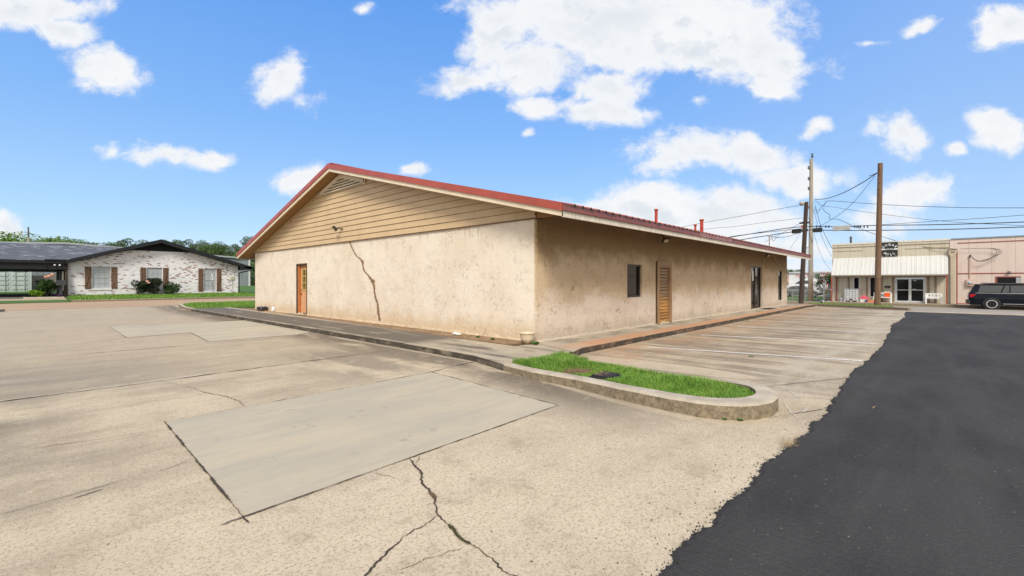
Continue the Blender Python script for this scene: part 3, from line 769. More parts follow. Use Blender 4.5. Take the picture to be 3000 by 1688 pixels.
# ------------------------------------------------------------------ stucco building
UW, VW, UE, VE = 7.91, 6.61, 31.4, 24.95
def stucco_mat():
    m, g, b = new_mat('stucco')
    p = world_pos(g); X, Y, Z = g.sep(p)
    side = g.smooth(Y, 6.72, 6.64)                       # weathered long side
    n1 = g.noise(p, .8, 6, .65); n2 = g.noise(g.scale(p, 1.6, 1.6, .45), 1.6, 6, .7)
    c = g.mix(g.smooth(n1, .35, .68), (.745, .675, .585, 1), (.69, .60, .50, 1))
    c = g.mix(g.mul(g.smooth(n2, .55, .75), .22), c, (.55, .43, .31, 1))
    # clay splash at the foot of the gable wall
    foot = g.mul(g.smooth(g.add(Z, g.mul(g.sub(n2, .5), .9)), .75, .18), g.sub(1., side))
    c = g.mix(g.mul(foot, .7), c, (.56, .42, .26, 1))
    # long side: brown grime with painted eave shade at the top, pale lime wash below
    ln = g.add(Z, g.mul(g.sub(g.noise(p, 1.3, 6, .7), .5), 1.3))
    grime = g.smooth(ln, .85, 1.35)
    hi = g.smooth(ln, 1.75, 2.5)  # top band: eave shade mixed into the grime colour
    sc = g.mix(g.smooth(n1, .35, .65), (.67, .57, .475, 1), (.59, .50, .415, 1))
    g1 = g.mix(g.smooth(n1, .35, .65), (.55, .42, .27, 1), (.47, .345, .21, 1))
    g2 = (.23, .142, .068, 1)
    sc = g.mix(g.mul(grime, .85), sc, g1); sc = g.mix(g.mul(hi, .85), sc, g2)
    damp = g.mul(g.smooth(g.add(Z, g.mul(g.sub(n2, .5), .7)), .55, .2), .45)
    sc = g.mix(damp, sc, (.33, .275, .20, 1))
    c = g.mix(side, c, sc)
    # brown drips under the siding
    dr = g.mul(g.smooth(g.noise(g.scale(p, 5, 5, .5), 1.6, 4, .6), .56, .68), g.smooth(Z, 2.2, 2.95))
    c = g.mix(g.mul(dr, .5), c, (.40, .27, .15, 1))
    edge = g.mul(g.mul(g.smooth(Y, 6.72, 6.61), g.smooth(X, 7.99, 7.93)), g.smooth(g.noise(p, 14, 4, .7), .42, .58))
    c = g.mix(g.mul(edge, .45), c, (.50, .37, .20, 1))
    # trowel scratches: thin arcs, gathered in patches
    q = g.vm('ADD', p, g.scale(g.vm('SUBTRACT', g.noise(p, 2.2, 3, .6, out=1), (.5, .5, .5)), .7, .7, .7))
    s1 = g.math('ABSOLUTE', g.sub(g.noise(q, 3.6, 2, .45, .5), .5))
    s2 = g.math('ABSOLUTE', g.sub(g.noise(g.vm('ADD', q, (9, 3, 5)), 6.0, 2, .4, .9), .47))
    pm = g.smooth(g.noise(p, 1.9, 3, .6), .50, .58); pm2 = g.smooth(g.noise(g.vm('ADD', p, (4, 4, 4)), 2.8, 3, .6), .52, .58)
    t = g.math('MAXIMUM', g.mul(g.smooth(s1, .017, .004), pm), g.mul(g.smooth(s2, .017, .004), pm2))
    c = g.mix(g.mul(t, g.add(.26, g.mul(side, .26))), c, (.26, .155, .08, 1))
    g.put(b.inputs['Base Color'], c); b.inputs['Roughness'].default_value = .92
    b.inputs['Specular IOR Level'].default_value = .2
    h = g.sub(g.add(g.mul(g.noise(q, 5, 5, .6), .9), g.mul(g.noise(p, 60, 3, .6), .12)), g.mul(t, .5))
    g.put(b.inputs['Normal'], g.bump(h, .55, .03))
    return m
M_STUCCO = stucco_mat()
M_CREAM = simple('cream_trim_paint', (.70, .60, .46), .6, var=.07, scale=3, wpos=True, dirt=(.45, .35, .24), dirt_amt=.35)
M_FASCIA = simple('weathered_fascia_paint', (.66, .60, .51), .65, var=.10, scale=3, wpos=True, dirt=(.38, .28, .21), dirt_amt=.5, stretch=(6, 1, .6))
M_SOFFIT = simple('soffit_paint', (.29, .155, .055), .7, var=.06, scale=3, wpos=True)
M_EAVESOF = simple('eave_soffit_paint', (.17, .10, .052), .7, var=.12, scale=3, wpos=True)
M_SIDING = simple('siding_paint', (.56, .41, .245), .55, var=.05, scale=1.6, wpos=True, dirt=(.45, .32, .19), dirt_amt=.25, bump=.10, bscale=40)
M_RED = simple('red_metal', (.36, .068, .045), .42, var=.10, scale=2, wpos=True, spec=.5)
def redold():
    m, g, b = new_mat('weathered_red_metal')
    p = world_pos(g); X, Y, Z = g.sep(p)
    q = g.comb(g.mul(X, 1), 0., g.mul(Z, .12))
    n = g.noise(g.scale(p, 9, 1, 1.2), 1.2, 6, .7)
    c = g.mix(g.smooth(g.noise(p, .8, 4, .6), .35, .65), (.215, .062, .060, 1), (.265, .080, .070, 1))
    top = g.smooth(g.add(Z, g.mul(g.sub(n, .5), .34)), 2.98, 3.06)
    c = g.mix(g.mul(top, .8), c, (.040, .026, .024, 1))
    pale = g.band(X, 14.6, 17.6, .03)
    c = g.mix(g.mul(pale, g.smooth(n, .4, .55, .1, .5)), c, (.44, .27, .28, 1))
    g.put(b.inputs['Base Color'], c); b.inputs['Roughness'].default_value = .5; return m
M_REDOLD = redold()
M_GLASSD = simple('dark_glass', (.006, .007, .009), .06, var=.1, spec=.28)
M_BRONZE = simple('bronze_frame', (.045, .035, .028), .4, var=.2)
def wood(name, a, c2, sc=9, vertical=False, wp=True):
    m, g, b = new_mat(name)
    p = world_pos(g) if wp else obj_pos(g)
    q = g.scale(p, 14, 14, .8) if vertical else g.scale(p, 1.2, 1.2, 14)
    n = g.noise(q, 2.2, 5, .65, .6); n2 = g.noise(p, 1.4, 4, .6)
    c = g.mix(g.smooth(n, .35, .65), (*a, 1), (*c2, 1))
    c = g.mix(g.mul(g.smooth(n2, .5, .7), .3), c, (c2[0]*.5, c2[1]*.5, c2[2]*.5, 1))
    g.put(b.inputs['Base Color'], c); b.inputs['Roughness'].default_value = .6
    g.put(b.inputs['Normal'], g.bump(n, .3, .006)); return m
M_WTRIM = wood('door_trim_wood', (.36, .22, .11), (.25, .14, .065), vertical=True)

SB = thing('stucco_building', (UW, VW, 0), 'long low tan stucco building with cream siding in the gable and a red roof', 'building')
WIN = [on_v(1837.7, 759, VW), on_v(1880.6, 885.8, VW)]
WD = [on_v(1924, 758, VW), on_v(1964.4, 950, VW)]
GD = [on_v(2200.5, 776, VW), on_v(2233.5, 897, VW)]
NW = [on_v(2280, 788.9, VW), on_v(2290.7, 886.5, VW)]
FD = [on_u(869.3, 772, UW), on_u(899.7, 917, UW)]
ZT = 3.22
holes = [(WIN[0].x, WIN[1].x, 1.04, 2.02), (GD[0].x, GD[1].x, .16, 2.28), (NW[0].x, NW[1].x, .45, 2.15), (WD[0].x+.03, WD[1].x-.03, .14, 2.15)]
def wallgrid(m, P, a0, a1, z0, z1, hs, depth, N, flip):
    """P(a, z, d): point along the wall at depth d inwards"""
    A = sorted({a0, a1} | {h for q in hs for h in q[:2]}); Zs = sorted({z0, z1} | {h for q in hs for h in q[2:]})
    def sub(L, s):
        o = []
        for p, q in zip(L, L[1:]):
            k = max(1, int((q-p)/s)); o += [p+(q-p)*i/k for i in range(k)]
        return o+[L[-1]]
    A = sub(A, 1.5); Zs = sub(Zs, .8)
    for x0, x1 in zip(A, A[1:]):
        for y0, y1 in zip(Zs, Zs[1:]):
            cx, cy = (x0+x1)/2, (y0+y1)/2
            if any(q[0] < cx < q[1] and q[2] < cy < q[3] for q in hs): continue
            f = [P(x0, y0, 0), P(x1, y0, 0), P(x1, y1, 0), P(x0, y1, 0)]
            m.face(f[::-1] if flip else f)
    for (h0, h1, k0, k1) in hs:
        for (a, b, c, d) in ((h0, k0, h0, k1), (h1, k1, h1, k0), (h0, k1, h1, k1), (h1, k0, h0, k0)):
            f = [P(a, b, 0), P(c, d, 0), P(c, d, depth), P(a, b, depth)]
            m.face(f[::-1] if flip else f)
m = MB()
wallgrid(m, lambda a, z, d: (a, VW+d, z), UW, UE, 0, ZT, holes, .28, None, False)
wallgrid(m, lambda a, z, d: (UW+d, a, z), VW, VE, 0, 2.95, [(FD[1].y, FD[0].y, .16, 2.26)], .25, None, True)
m.face([(UE, VW, 0), (UE, VE, 0), (UE, VE, ZT), (UE, VW, ZT)]); m.face([(UE, VE, 0), (UW, VE, 0), (UW, VE, ZT), (UE, VE, ZT)])
m.face([(UE, VW, ZT), (UE, VE, ZT), (UE, 15.8, 5.35)])
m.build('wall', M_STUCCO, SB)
# stucco flare where the wall meets the walk, broken edge
m = MB(); prev = None
x = UW-.004
y = VW-.02; pts = []
while y < VE: pts.append(y); y += .12
for i, y in enumerate(pts):
    d = .012+abs(rnd.gauss(0, .012)); h = .20+rnd.gauss(0, .03)
    m.v += [(UW-.004, y, h), (UW-d, y, .12)]
for i in range(len(pts)-1): a = 2*i; m.f.append((a, a+2, a+3, a+1))
m.build('plinth', M_STUCCO, SB)
m = MB(); xs = []; x = UW
while x < UE: xs.append(x); x += .15
for x in xs:
    d = .02+abs(rnd.gauss(0, .012)); m.v += [(x, VW-.003, .18+rnd.gauss(0, .015)), (x, VW-d, .13)]
for i in range(len(xs)-1): a = 2*i; m.f.append((a, a+1, a+3, a+2))
m.build('plinth', M_STUCCO, SB)

# roof: eaves at v 5.5 and 26.1, ridge at v 15.8
E0, E1, RV = 5.52, 26.08, 15.85
RU0, RU1 = 7.42, 32.0
ZE0, ZE1, ZR = 3.085, 2.93, 5.70
def ztop(v): return ZE0 + (ZR-ZE0)*(v-E0)/(RV-E0) if v <= RV else ZR + (ZE1-ZR)*(v-RV)/(E1-RV)
roof = MB()
for (a, b_) in ((E0-.03, RV), (RV, E1+.03)):
    za, zb = ztop(a), ztop(b_)
    roof.prism([(a, za-.03), (b_, zb-.03), (b_, zb), (a, za)], 'x', RU0, RU1)
closers = []
u = RU0+.35
while u < RU1-.1:      # panel ribs
    for (a, b_) in ((E0-.05, RV), (RV, E1+.05)):
        za, zb = ztop(a), ztop(b_)
        m2 = [(u-.035, 0), (u-.014, .032), (u+.014, .032), (u+.035, 0)]
        b0 = len(roof.v)
        roof.v += [(x, a, za+h-.001) for x, h in m2] + [(x, b_, zb+h-.001) for x, h in m2]
        for k in range(3): roof.f.append((b0+k, b0+k+1, b0+k+5, b0+k+4))
        if a < RV-1: closers.append((u, a, za))
        roof.f.append((b0, b0+3, b0+2, b0+1))
    u += .305
roof.box(RU0-.01, RU1, RV-.18, RV+.18, ZR-.012, ZR+.018)
kf = len(roof.f); m = roof
for (u, a, za) in closers:
    j = rnd.uniform(-.006, .006)
    m.face([(u-.052, a-.004, za-.022), (u+.052, a-.004, za-.022+j), (u+.018, a-.004, za+.034), (u-.018, a-.004, za+.034)]); m.face([(u-.018, a-.004, za+.034), (u+.018, a-.004, za+.034), (u+.018, a+.10, za+.062), (u-.018, a+.10, za+.062)])
RF = roof.build('roof', M_RED, SB)
RF.data.materials.append(simple('mouldy_foam', (.028, .020, .018), .9, var=.3, wpos=True))
for pgn in RF.data.polygons[kf:]: pgn.material_index = 1
def rake(m, ua, ub, zo0, zo1, v0=E0, v1=E1):
    for (a, b_) in ((v0, RV), (RV, v1)):
        m.prism([(a, ztop(a)+zo0), (b_, ztop(b_)+zo0), (b_, ztop(b_)+zo1), (a, ztop(a)+zo1)], 'x', ua, ub)
m = MB(); rake(m, RU0-.025, RU0+.03, -.15, .018); rake(m, RU0-.033, RU0-.025, -.15, -.135); m.build('rake_flashing', M_RED, SB)
m = MB(); rake(m, RU0, RU0+.04, -.262, -.152, E0-.01, E1+.01); m.build('rake_board', M_CREAM, SB)
m = MB(); m.box(RU0-.02, RU1, E0-.045, E0-.01, ZE0-.145, ZE0-.005); m.box(RU0-.02, RU1, E0-.055, E0-.045, ZE0-.148, ZE0-.136); m.build('eave_flashing', M_REDOLD, SB)
m = MB()
for (a, b_) in ((RU0, 13.2), (13.205, 19.3), (19.305, 25.4), (25.405, RU1)): m.box(a, b_, E0-.02, E0+.02, ZE0-.275, ZE0-.15)
m.build('eave_board', M_FASCIA, SB, bevel=.003)
m = MB(); m.box(RU0, RU1, E1-.02, E1+.03, ZE1-.26, ZE1-.02); m.build('eave_board', M_FASCIA, SB)
m = MB(); rake(m, RU1-.04, RU1, -.262, 0); m.build('rake_board', M_FASCIA, SB)
# soffits: boards across the rake, plain under the eave
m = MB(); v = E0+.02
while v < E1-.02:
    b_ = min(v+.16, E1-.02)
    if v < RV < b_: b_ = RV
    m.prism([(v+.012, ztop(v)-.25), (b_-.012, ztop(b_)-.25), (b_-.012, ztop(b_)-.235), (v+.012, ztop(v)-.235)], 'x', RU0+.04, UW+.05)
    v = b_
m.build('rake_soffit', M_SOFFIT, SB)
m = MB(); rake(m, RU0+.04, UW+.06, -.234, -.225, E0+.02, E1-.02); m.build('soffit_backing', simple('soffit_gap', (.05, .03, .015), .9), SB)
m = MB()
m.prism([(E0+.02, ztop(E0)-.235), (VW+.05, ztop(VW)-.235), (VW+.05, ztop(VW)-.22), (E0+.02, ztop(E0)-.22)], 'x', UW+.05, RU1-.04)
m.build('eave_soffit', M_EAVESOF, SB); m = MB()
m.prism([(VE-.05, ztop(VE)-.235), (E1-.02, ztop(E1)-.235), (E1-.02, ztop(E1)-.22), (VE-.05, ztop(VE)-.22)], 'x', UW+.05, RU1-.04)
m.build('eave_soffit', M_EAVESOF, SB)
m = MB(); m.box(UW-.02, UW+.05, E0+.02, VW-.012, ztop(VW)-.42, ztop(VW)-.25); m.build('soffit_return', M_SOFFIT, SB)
# lap siding in the gable
m = MB(); z = 2.945; k = 0; EX = .185
zu = lambda v: ztop(v)-.255
while z < 5.4:
    z1 = min(z+EX, 5.44)
    # extent of the course under the roof
    def vr(zz): return E0+(zz+.255-ZE0)*(RV-E0)/(ZR-ZE0), E1-(zz+.255-ZE1)*(E1-RV)/(ZR-ZE1)
    a0, a1 = vr(z); b0, b1 = vr(z1)
    a0, a1 = max(a0, VW-.012), min(a1, VE+.012); b0, b1 = max(b0, VW-.012), min(b1, VE+.012)
    if z1 > ZR-.26: b0 = b1 = RV
    joints = [a0]; x = a0 + ((k*1.37) % 3.0) + .6
    while x < a1-.3: joints.append(x); x += 3.66
    joints.append(a1)
    for ja, jb in zip(joints, joints[1:]):
        ta, tb = max(ja, b0), min(jb, b1)
        if tb < ta: ta = tb = (ta+tb)/2
        if jb-ja < .02: continue
        e = .0025
        lo, hi = (ja+e if ja > a0 else ja), (jb-e if jb < a1 else jb)
        tl, th = max(lo, b0), min(hi, b1)
        if th < tl: th = tl = min(max(RV, lo), hi)
        f = [(UW-.034, lo, z), (UW-.034, hi, z), (UW-.012, th, z1-.010), (UW-.012, tl, z1-.010)]
        m.face(f[::-1]); m.face([(UW-.034, lo, z), (UW-.034, hi, z), (UW-.0055, hi, z+.001), (UW-.0055, lo, z+.001)])
    z += EX; k += 1
m.build('gable_siding', M_SIDING, SB)
m = MB(); m.prism([(VW-.01, 2.93), (VE+.01, 2.93), (VE+.01, zu(VE)+.02), (RV, zu(RV)+.02), (VW-.01, zu(VW)+.02)], 'x', UW-.005, UW+.2); m.build('gable_backing', simple('siding_gap_shade', (.09, .06, .035), .9), SB)  # dark backing puts the shadow lines between courses into the colour
m = MB(); m.box(UW-.045, UW, VW-.02, VE+.02, 2.925, 2.952); m.build('siding_starter', simple('starter_strip', (.16, .10, .055), .8, wpos=True), SB)
m = MB()
for (a, b_) in ((VW, RV), (RV, VE)):   # frieze board under the rake soffit
    m.prism([(a, zu(a)-.05), (b_, zu(b_)-.05), (b_, zu(b_)+.01), (a, zu(a)+.01)], 'x', UW-.045, UW-.031)
m.build('frieze_board', M_SIDING, SB)
# louvred gable vent
VB = 4.86; hv = 1.72
vl = lambda v: zu(v)-.06
m = MB(); ya, yb = RV-hv, RV+hv
m.prism([(ya, VB-.01), (yb, VB-.01), (yb, max(VB, vl(yb))+.01), (RV, vl(RV)+.01), (ya, max(VB, vl(ya))+.01)], 'x', UW-.036, UW-.032)
m.build('gable_vent', simple('vent_dark', (.11, .075, .045), .9), SB); vent = bpy.data.objects['gable_vent']
m = MB()
for (a, b_) in ((ya, RV), (RV, yb)):
    m.prism([(a, vl(a)-.10), (b_, vl(b_)-.10), (b_, vl(b_)+.03), (a, vl(a)+.03)], 'x', UW-.085, UW-.045)
for s in (ya, yb): m.box(UW-.085, UW-.045, s-.05, s+.05, VB-.05, vl(s)+.03)
m.build('vent_frame', M_CREAM, vent)
m = MB(); z = VB-.01
while z < vl(RV)-.12:
    w_ = (vl(RV)-.09 - z)/((ZR-ZE0)/(RV-E0))
    w_ = min(w_, hv-.02)
    for s, e in ((RV-w_, RV+w_),):
        m.face([(UW-.075, s, z), (UW-.045, s, z+.06), (UW-.045, e, z+.06), (UW-.075, e, z)]); m.face([(UW-.075, s, z), (UW-.075, e, z), (UW-.075, e, z-.012), (UW-.075, s, z-.012)])
    z += .095
m.build('louvre', M_CREAM, vent)

# structural crack stepping down the gable wall
cr = [(1023.7, 708.4), (1030, 722), (1040, 741.6), (1046, 752), (1055, 757), (1062, 765), (1064, 780), (1067, 793), (1073, 800), (1080, 808), (1086, 816), (1092, 822), (1094, 829), (1097, 845), (1099, 862), (1101, 874), (1106.5, 890.6), (1109, 915), (1112.7, 942.4)]
cw = [.05, .04, .05, .05, .08, .10, .05, .06, .07, .08, .12, .17, .12, .06, .06, .07, .08, .09, .07]
def wallcrack(off, sc, jit, dx):
    m = MB(); P = []
    for i in range(len(cr)-1):
        a, b_ = on_u(*cr[i], UW), on_u(*cr[i+1], UW); n_ = max(2, int((b_-a).length/.025))
        for k in range(n_):
            t = k/n_; p = a.lerp(b_, t); P.append((p.y+rnd.gauss(0, jit)+dx, p.z, (cw[i]*(1-t)+cw[i+1]*t)*sc*rnd.uniform(.65, 1.25)))
    for y, z, w_ in P: m.v += [(UW-off, y-w_/2, z), (UW-off, y+w_/2, z)]
    for i in range(len(P)-1): m.f.append((2*i, 2*i+1, 2*i+3, 2*i+2))
    return m
wallcrack(.005, 1.75, .016, 0).build('wall_crack', simple('broken_stucco', (.30, .185, .10), .95, var=.35, scale=18, wpos=True, bump=.6, bscale=50), SB)
cko = bpy.data.objects['wall_crack']
wallcrack(.008, .42, .014, .012).build('fissure', simple('crack_depth', (.13, .09, .06), .95, var=.3, scale=30, wpos=True), cko)

# front door: dark frame, peach door with nine-light sash
y0, y1 = FD[1].y, FD[0].y
door = MB().box(UW+.10, UW+.145, y0+.07, y1-.20, .20, 2.12).build('front_door', simple('peach_door_paint', (.62, .33, .17), .5, var=.10, scale=6, wpos=True), SB)
m = MB(); m.box(UW-.02, UW+.20, y1-.05, y1, .16, 2.26); m.box(UW-.02, UW+.20, y0, y0+.035, .16, 2.26); m.box(UW-.02, UW+.20, y0+.035, y1-.05, 2.20, 2.26)
m.build('door_surround', simple('blackened_frame', (.05, .038, .03), .8, var=.4, scale=12, wpos=True), SB)
m = MB(); m.box(UW+.02, UW+.17, y1-.20, y1-.05, .16, 2.2); m.box(UW+.07, UW+.17, y0+.035, y0+.07, .16, 2.2); m.box(UW+.07, UW+.17, y0+.07, y1-.2, 2.13, 2.2); m.build('door_jamb', simple('orange_jamb_paint', (.47, .17, .055), .6, var=.15, scale=8, wpos=True), SB)
a, b_ = y0+.17, y1-.34
m = MB().box(UW+.096, UW+.10, a, b_, 1.18, 2.02).build('door_pane', M_GLASSD, door)
m = MB()
for t in range(4):
    y = a+(b_-a)*t/3; m.box(UW+.080, UW+.098, y-.012-(.02 if t in (0, 3) else 0), y+.012+(.02 if t in (0, 3) else 0), 1.15, 2.05)
for t in range(4):
    z = 1.18+.84*t/3; m.box(UW+.082, UW+.097, a, b_, z-.014, z+.014)
m.build('door_sash', simple('yellowed_sash', (.64, .44, .14), .6, wpos=True), door)
m = MB()
for (q0, q1, r0, r1) in ((a, (a+b_)/2-.04, .35, .95), ((a+b_)/2+.04, b_, .35, .95)):
    m.box(UW+.094, UW+.10, q0, q1, r0, r1); m.box(UW+.089, UW+.094, q0+.04, q1-.04, r0+.05, r1-.05)
m.build('door_panel', simple('peach_panel', (.60, .34, .19), .5, wpos=True), door)
m = MB(); m.lathe([(0, -.045), (.03, -.035), (.033, -.015), (.014, 0), (.03, .008)], (UW+.09, y1-.265, 1.02), 14, 'x'); m.box(UW+.02, UW+.05, y1-.33, y1-.24, 1.005, 1.03); m.build('door_handle', simple('brass', (.55, .38, .12), .3, metal=1), door)
m = MB(); m.lathe([(0, -.02), (.022, -.018), (.024, .0)], (UW+.098, y1-.265, 1.16), 14, 'x'); m.build('deadbolt', M_BLKPL, door)
m = MB(); m.box(UW-.30, UW+.20, y0-.02, y1+.02, .10, .165); m.build('door_step', M_WALK, SB, bevel=.01)

# dark window on the long side
def glazing(x0, x1, z0, z1, dep, name, fr=.05, mull=(), rail=(), interior=True):
    wf = MB(); y = VW+dep
    wf.box(x0, x0+fr, y-.05, y+.03, z0, z1); wf.box(x1-fr, x1, y-.05, y+.03, z0, z1); wf.box(x0+fr, x1-fr, y-.05, y+.03, z1-fr, z1); wf.box(x0+fr, x1-fr, y-.05, y+.03, z0, z0+fr)
    for q in mull: wf.box(q-.035, q+.035, y-.045, y+.025, z0+fr, z1-fr)
    for q in rail: wf.box(x0+fr, x1-fr, y-.045, y+.02, q-.03, q+.03)
    f = wf.build(name, M_BRONZE, SB)
    MB().box(x0+fr, x1-fr, y-.01, y, z0+fr, z1-fr).build('pane', M_GLASSD, f)
    return f
glazing(WIN[0].x, WIN[1].x, 1.04, 2.02, .11, 'window')
glazing(GD[0].x, GD[1].x, .16, 2.28, .13, 'glass_door', .06, mull=[(GD[0].x+GD[1].x)/2])
gdo = bpy.data.objects['glass_door']
m = MB(); xm = (GD[0].x+GD[1].x)/2
for s in (-.09, .09): m.tube([(xm+s, VW+.08, .95), (xm+s, VW+.03, .98), (xm+s, VW+.03, 1.35), (xm+s, VW+.08, 1.38)], .012)
m.build('door_handle', simple('steel', (.5, .5, .5), .3, metal=1), gdo)
m = MB(); m.box(xm-.40, xm-.15, VW+.112, VW+.117, 1.55, 2.05); m.build('paper_notice', simple('paper', (.75, .74, .70), .8), gdo)
glazing(NW[0].x, NW[1].x, .45, 2.15, .07, 'narrow_window', .035)
# closed plank door
x0, x1 = WD[0].x, WD[1].x
m = MB(); m.box(x0-.02, x0+.13, VW-.045, VW+.06, .15, 2.18); m.box(x1-.13, x1+.03, VW-.045, VW+.06, .15, 2.18); m.box(x0+.13, x1-.13, VW-.045, VW+.06, 2.0, 2.18)
m.box(x0+.13, x0+.165, VW-.02, VW+.05, .15, 2.0); m.box(x1-.165, x1-.13, VW-.02, VW+.05, .15, 2.0); m.box(x0+.165, x1-.165, VW-.02, VW+.05, 1.96, 2.0)
pd = m.build('plank_door', M_WTRIM, SB, bevel=.004)
m = MB(); z = .17; k = 0
while z < 1.95:
    h = min(.105, 1.95-z); m.box(x0+.168, x1-.168, VW+.02-(k % 2)*.002, VW+.045, z, z+h-.014); z += .105; k += 1
def plankmat():
    m, g, b = new_mat('door_planks')
    p = world_pos(g); Z = g.sep(p)[2]
    n = g.noise(g.scale(p, .8, .8, 26), 1.6, 4, .6, .0); k = g.smooth(g.add(Z, g.mul(g.sub(n, .5), .4)), .75, 1.15)
    lo = g.mix(g.smooth(n, .42, .66), (.55, .28, .08, 1), (.17, .075, .025, 1)); hi = g.mix(g.smooth(n, .4, .6), (.30, .19, .105, 1), (.20, .12, .065, 1))
    g.put(b.inputs['Base Color'], g.mix(k, lo, hi)); b.inputs['Roughness'].default_value = .65
    g.put(b.inputs['Normal'], g.bump(n, .6, .01)); return m
m.build('planks', plankmat(), pd)
m = MB(); m.box(x0-.075, x0-.022, VW-.012, VW+.01, .13, 2.16); m.build('gap', simple('gap_dark', (.03, .022, .016), .9), pd)

# flood lights
def flood(name, base, face, up, sc=1.0):
    """base on the wall, face: direction the head looks along (unit)"""
    f = Vector(face).normalized(); r = f.cross(Vector((0, 0, 1))).normalized(); w2 = r.cross(f).normalized()
    def T(c): return Matrix(((r.x, w2.x, f.x, c.x), (r.y, w2.y, f.y, c.y), (r.z, w2.z, f.z, c.z), (0, 0, 0, 1)))
    hb = Vector(base)+f*.05*sc
    m = MB(); m.box(-.12*sc, .12*sc, -.09*sc, .09*sc, -.03, .02, T(hb))
    for k in range(5): m.box(-.10*sc+k*.045*sc, -.09*sc+k*.045*sc, -.08*sc, .08*sc, -.055, -.03, T(hb))
    m.tube([Vector(up), (Vector(up)+hb)/2+Vector((0, 0, .02)), hb-f*.03], .016)
    m.lathe([(0, -.02), (.05, -.02), (.05, .02), (0, .02)], tuple(Vector(up)), 14)
    o = m.build('flood_light', simple('lamp_housing', (.02, .018, .016), .5), SB)
    m = MB(); m.box(-.085*sc, .085*sc, -.06*sc, .06*sc, .021, .026, T(hb)); m.build('lens', simple('lamp_lens', (.50, .44, .30), .35), o)
    return o
p = on_v(1949, 702, VW-.25); flood('a', p, (-.25, -.55, -.55), (p.x+.02, p.y+.16, p.z+.20))
p = on_v(2249, 747, VW-.25); flood('b', p, (-.25, -.55, -.55), (p.x+.02, p.y+.16, p.z+.20))
p = on_u(983, 668, UW-.22); flood('c', p, (-.7, .2, -.6), (UW-.03, p.y-.12, p.z-.03), 1.1)
# vents and service mast on the roof
M_VENT = simple('vent_red_paint', (.42, .055, .03), .45, var=.15, scale=8, wpos=True)
for (px_, yt, yb, wd, cap) in ((1922.4, 613, 659, .055, 1), (2037, 658, 680, .045, 2), (2055.8, 643, 684, .075, 2)):
    v_ = 7.9; top = on_v(px_, yt, v_); zb = ztop(v_)-.05; r_ = wd
    pr = [(r_, zb), (r_, top.z-.07)]
    if cap == 1: pr += [(r_+.02, top.z-.06), (r_+.02, top.z), (0, top.z+.005)]
    else: pr += [(r_+.03, top.z-.06), (r_+.03, top.z-.045), (r_-.01, top.z-.04), (r_-.01, top.z-.03), (r_+.035, top.z-.025), (r_+.02, top.z), (0, top.z+.004)]
    m = MB(); m.lathe([(r_+.06, zb+.03), (r_+.055, zb+.07)] + pr, (top.x, v_, 0), 18); m.build('vent_pipe', M_VENT, RF, smooth=False)
v_ = 6.9; t_ = on_v(2254, 690, v_)
m = MB(); m.tube([(t_.x, v_, 3.2), (t_.x, v_, t_.z-.05)], .028); m.lathe([(.028, -.05), (.06, -.06), (.07, -.02), (.05, .03), (0, .045)], tuple(t_), 12); MAST = m.build('service_mast', simple('galvanised', (.42, .42, .42), .45, metal=.7), RF)
# turbine fins behind the roof edge
p = on_v(1584, 584, 6.2); 
v_ = 13.0; p = on_v(1584, 583, v_)
m = MB(); zb = ztop(v_)
m.lathe([(.12, zb-.05), (.12, zb+.1), (.24, (zb+p.z)/2), (.2, p.z-.05), (0, p.z)], (p.x, v_, 0), 18)
for k in range(14):
    a = k*math.pi/7; m.box(-.012, .012, .2, .27, (zb+p.z)/2-.12, p.z-.05, Matrix.Translation((p.x, v_, 0)) @ Matrix.Rotation(a, 4, 'Z'))
m.build('turbine_vent', simple('aluminium', (.6, .6, .6), .35, metal=.8), RF)
# loose cable hanging from the eave
cabl = [on_v(*q, VW-.05) for q in ((2256, 722), (2263, 742), (2275, 768), (2289, 785), (2303, 788))]
MB().tube(cabl, .011, 6).build('hanging_cable', simple('pale_cable', (.42, .36, .28), .6), SB)

# objects by the walls
def pot(name, c, prof, mat, label, cat='planter', extra=None):
    t = thing(name, c, label, cat)
    m = MB(); m.lathe(prof, c, 36); m.build('bowl', mat, t, smooth=True)
    return t
pc = on_z(1536, 1008, .135)
pc = Vector((pc.x+.12, pc.y+.02, .135))
def potmat():
    m, g, b = new_mat('stained_cream_plastic')
    Z = g.sep(obj_pos(g))[2]; n = g.noise(obj_pos(g), 9, 5, .7)
    k = g.smooth(g.add(Z, g.mul(g.sub(n, .5), .12)), .10, .02)
    g.put(b.inputs['Base Color'], g.mix(k, (.60, .50, .36, 1), (.17, .11, .055, 1))); b.inputs['Roughness'].default_value = .45; return m
t = pot('planter_pot', tuple(pc), [(0, .0), (.10, 0), (.115, .015), (.10, .02), (.135, .06), (.152, .12), (.158, .20), (.165, .215), (.178, .222), (.18, .24), (.168, .245), (.15, .235), (.145, .12), (0, .08)], potmat(), 'cream plastic planter pot with a dirty foot at the near corner of the stucco building')
MB().lathe([(.148, .19), (0, .195)], tuple(pc), 24).build('potting_soil', M_SOIL, t)
pb = on_u(768, 906, 7.66); pb.z = .135
def glaze():
    m, g, b = new_mat('dark_blue_glaze'); Z = g.sep(obj_pos(g))[2]
    g.put(b.inputs['Base Color'], g.mix(g.smooth(Z, .07, .10), (.11, .085, .055, 1), (.012, .018, .04, 1))); b.inputs['Roughness'].default_value = .15; return m
t = pot('glazed_bowl', (pb.x, pb.y, .135), [(0, 0), (.16, 0), (.20, .03), (.235, .10), (.235, .15), (.21, .195), (.19, .20), (.205, .16), (.19, .07), (0, .05)], glaze(), 'low dark blue glazed plant bowl at the far left corner of the stucco building')
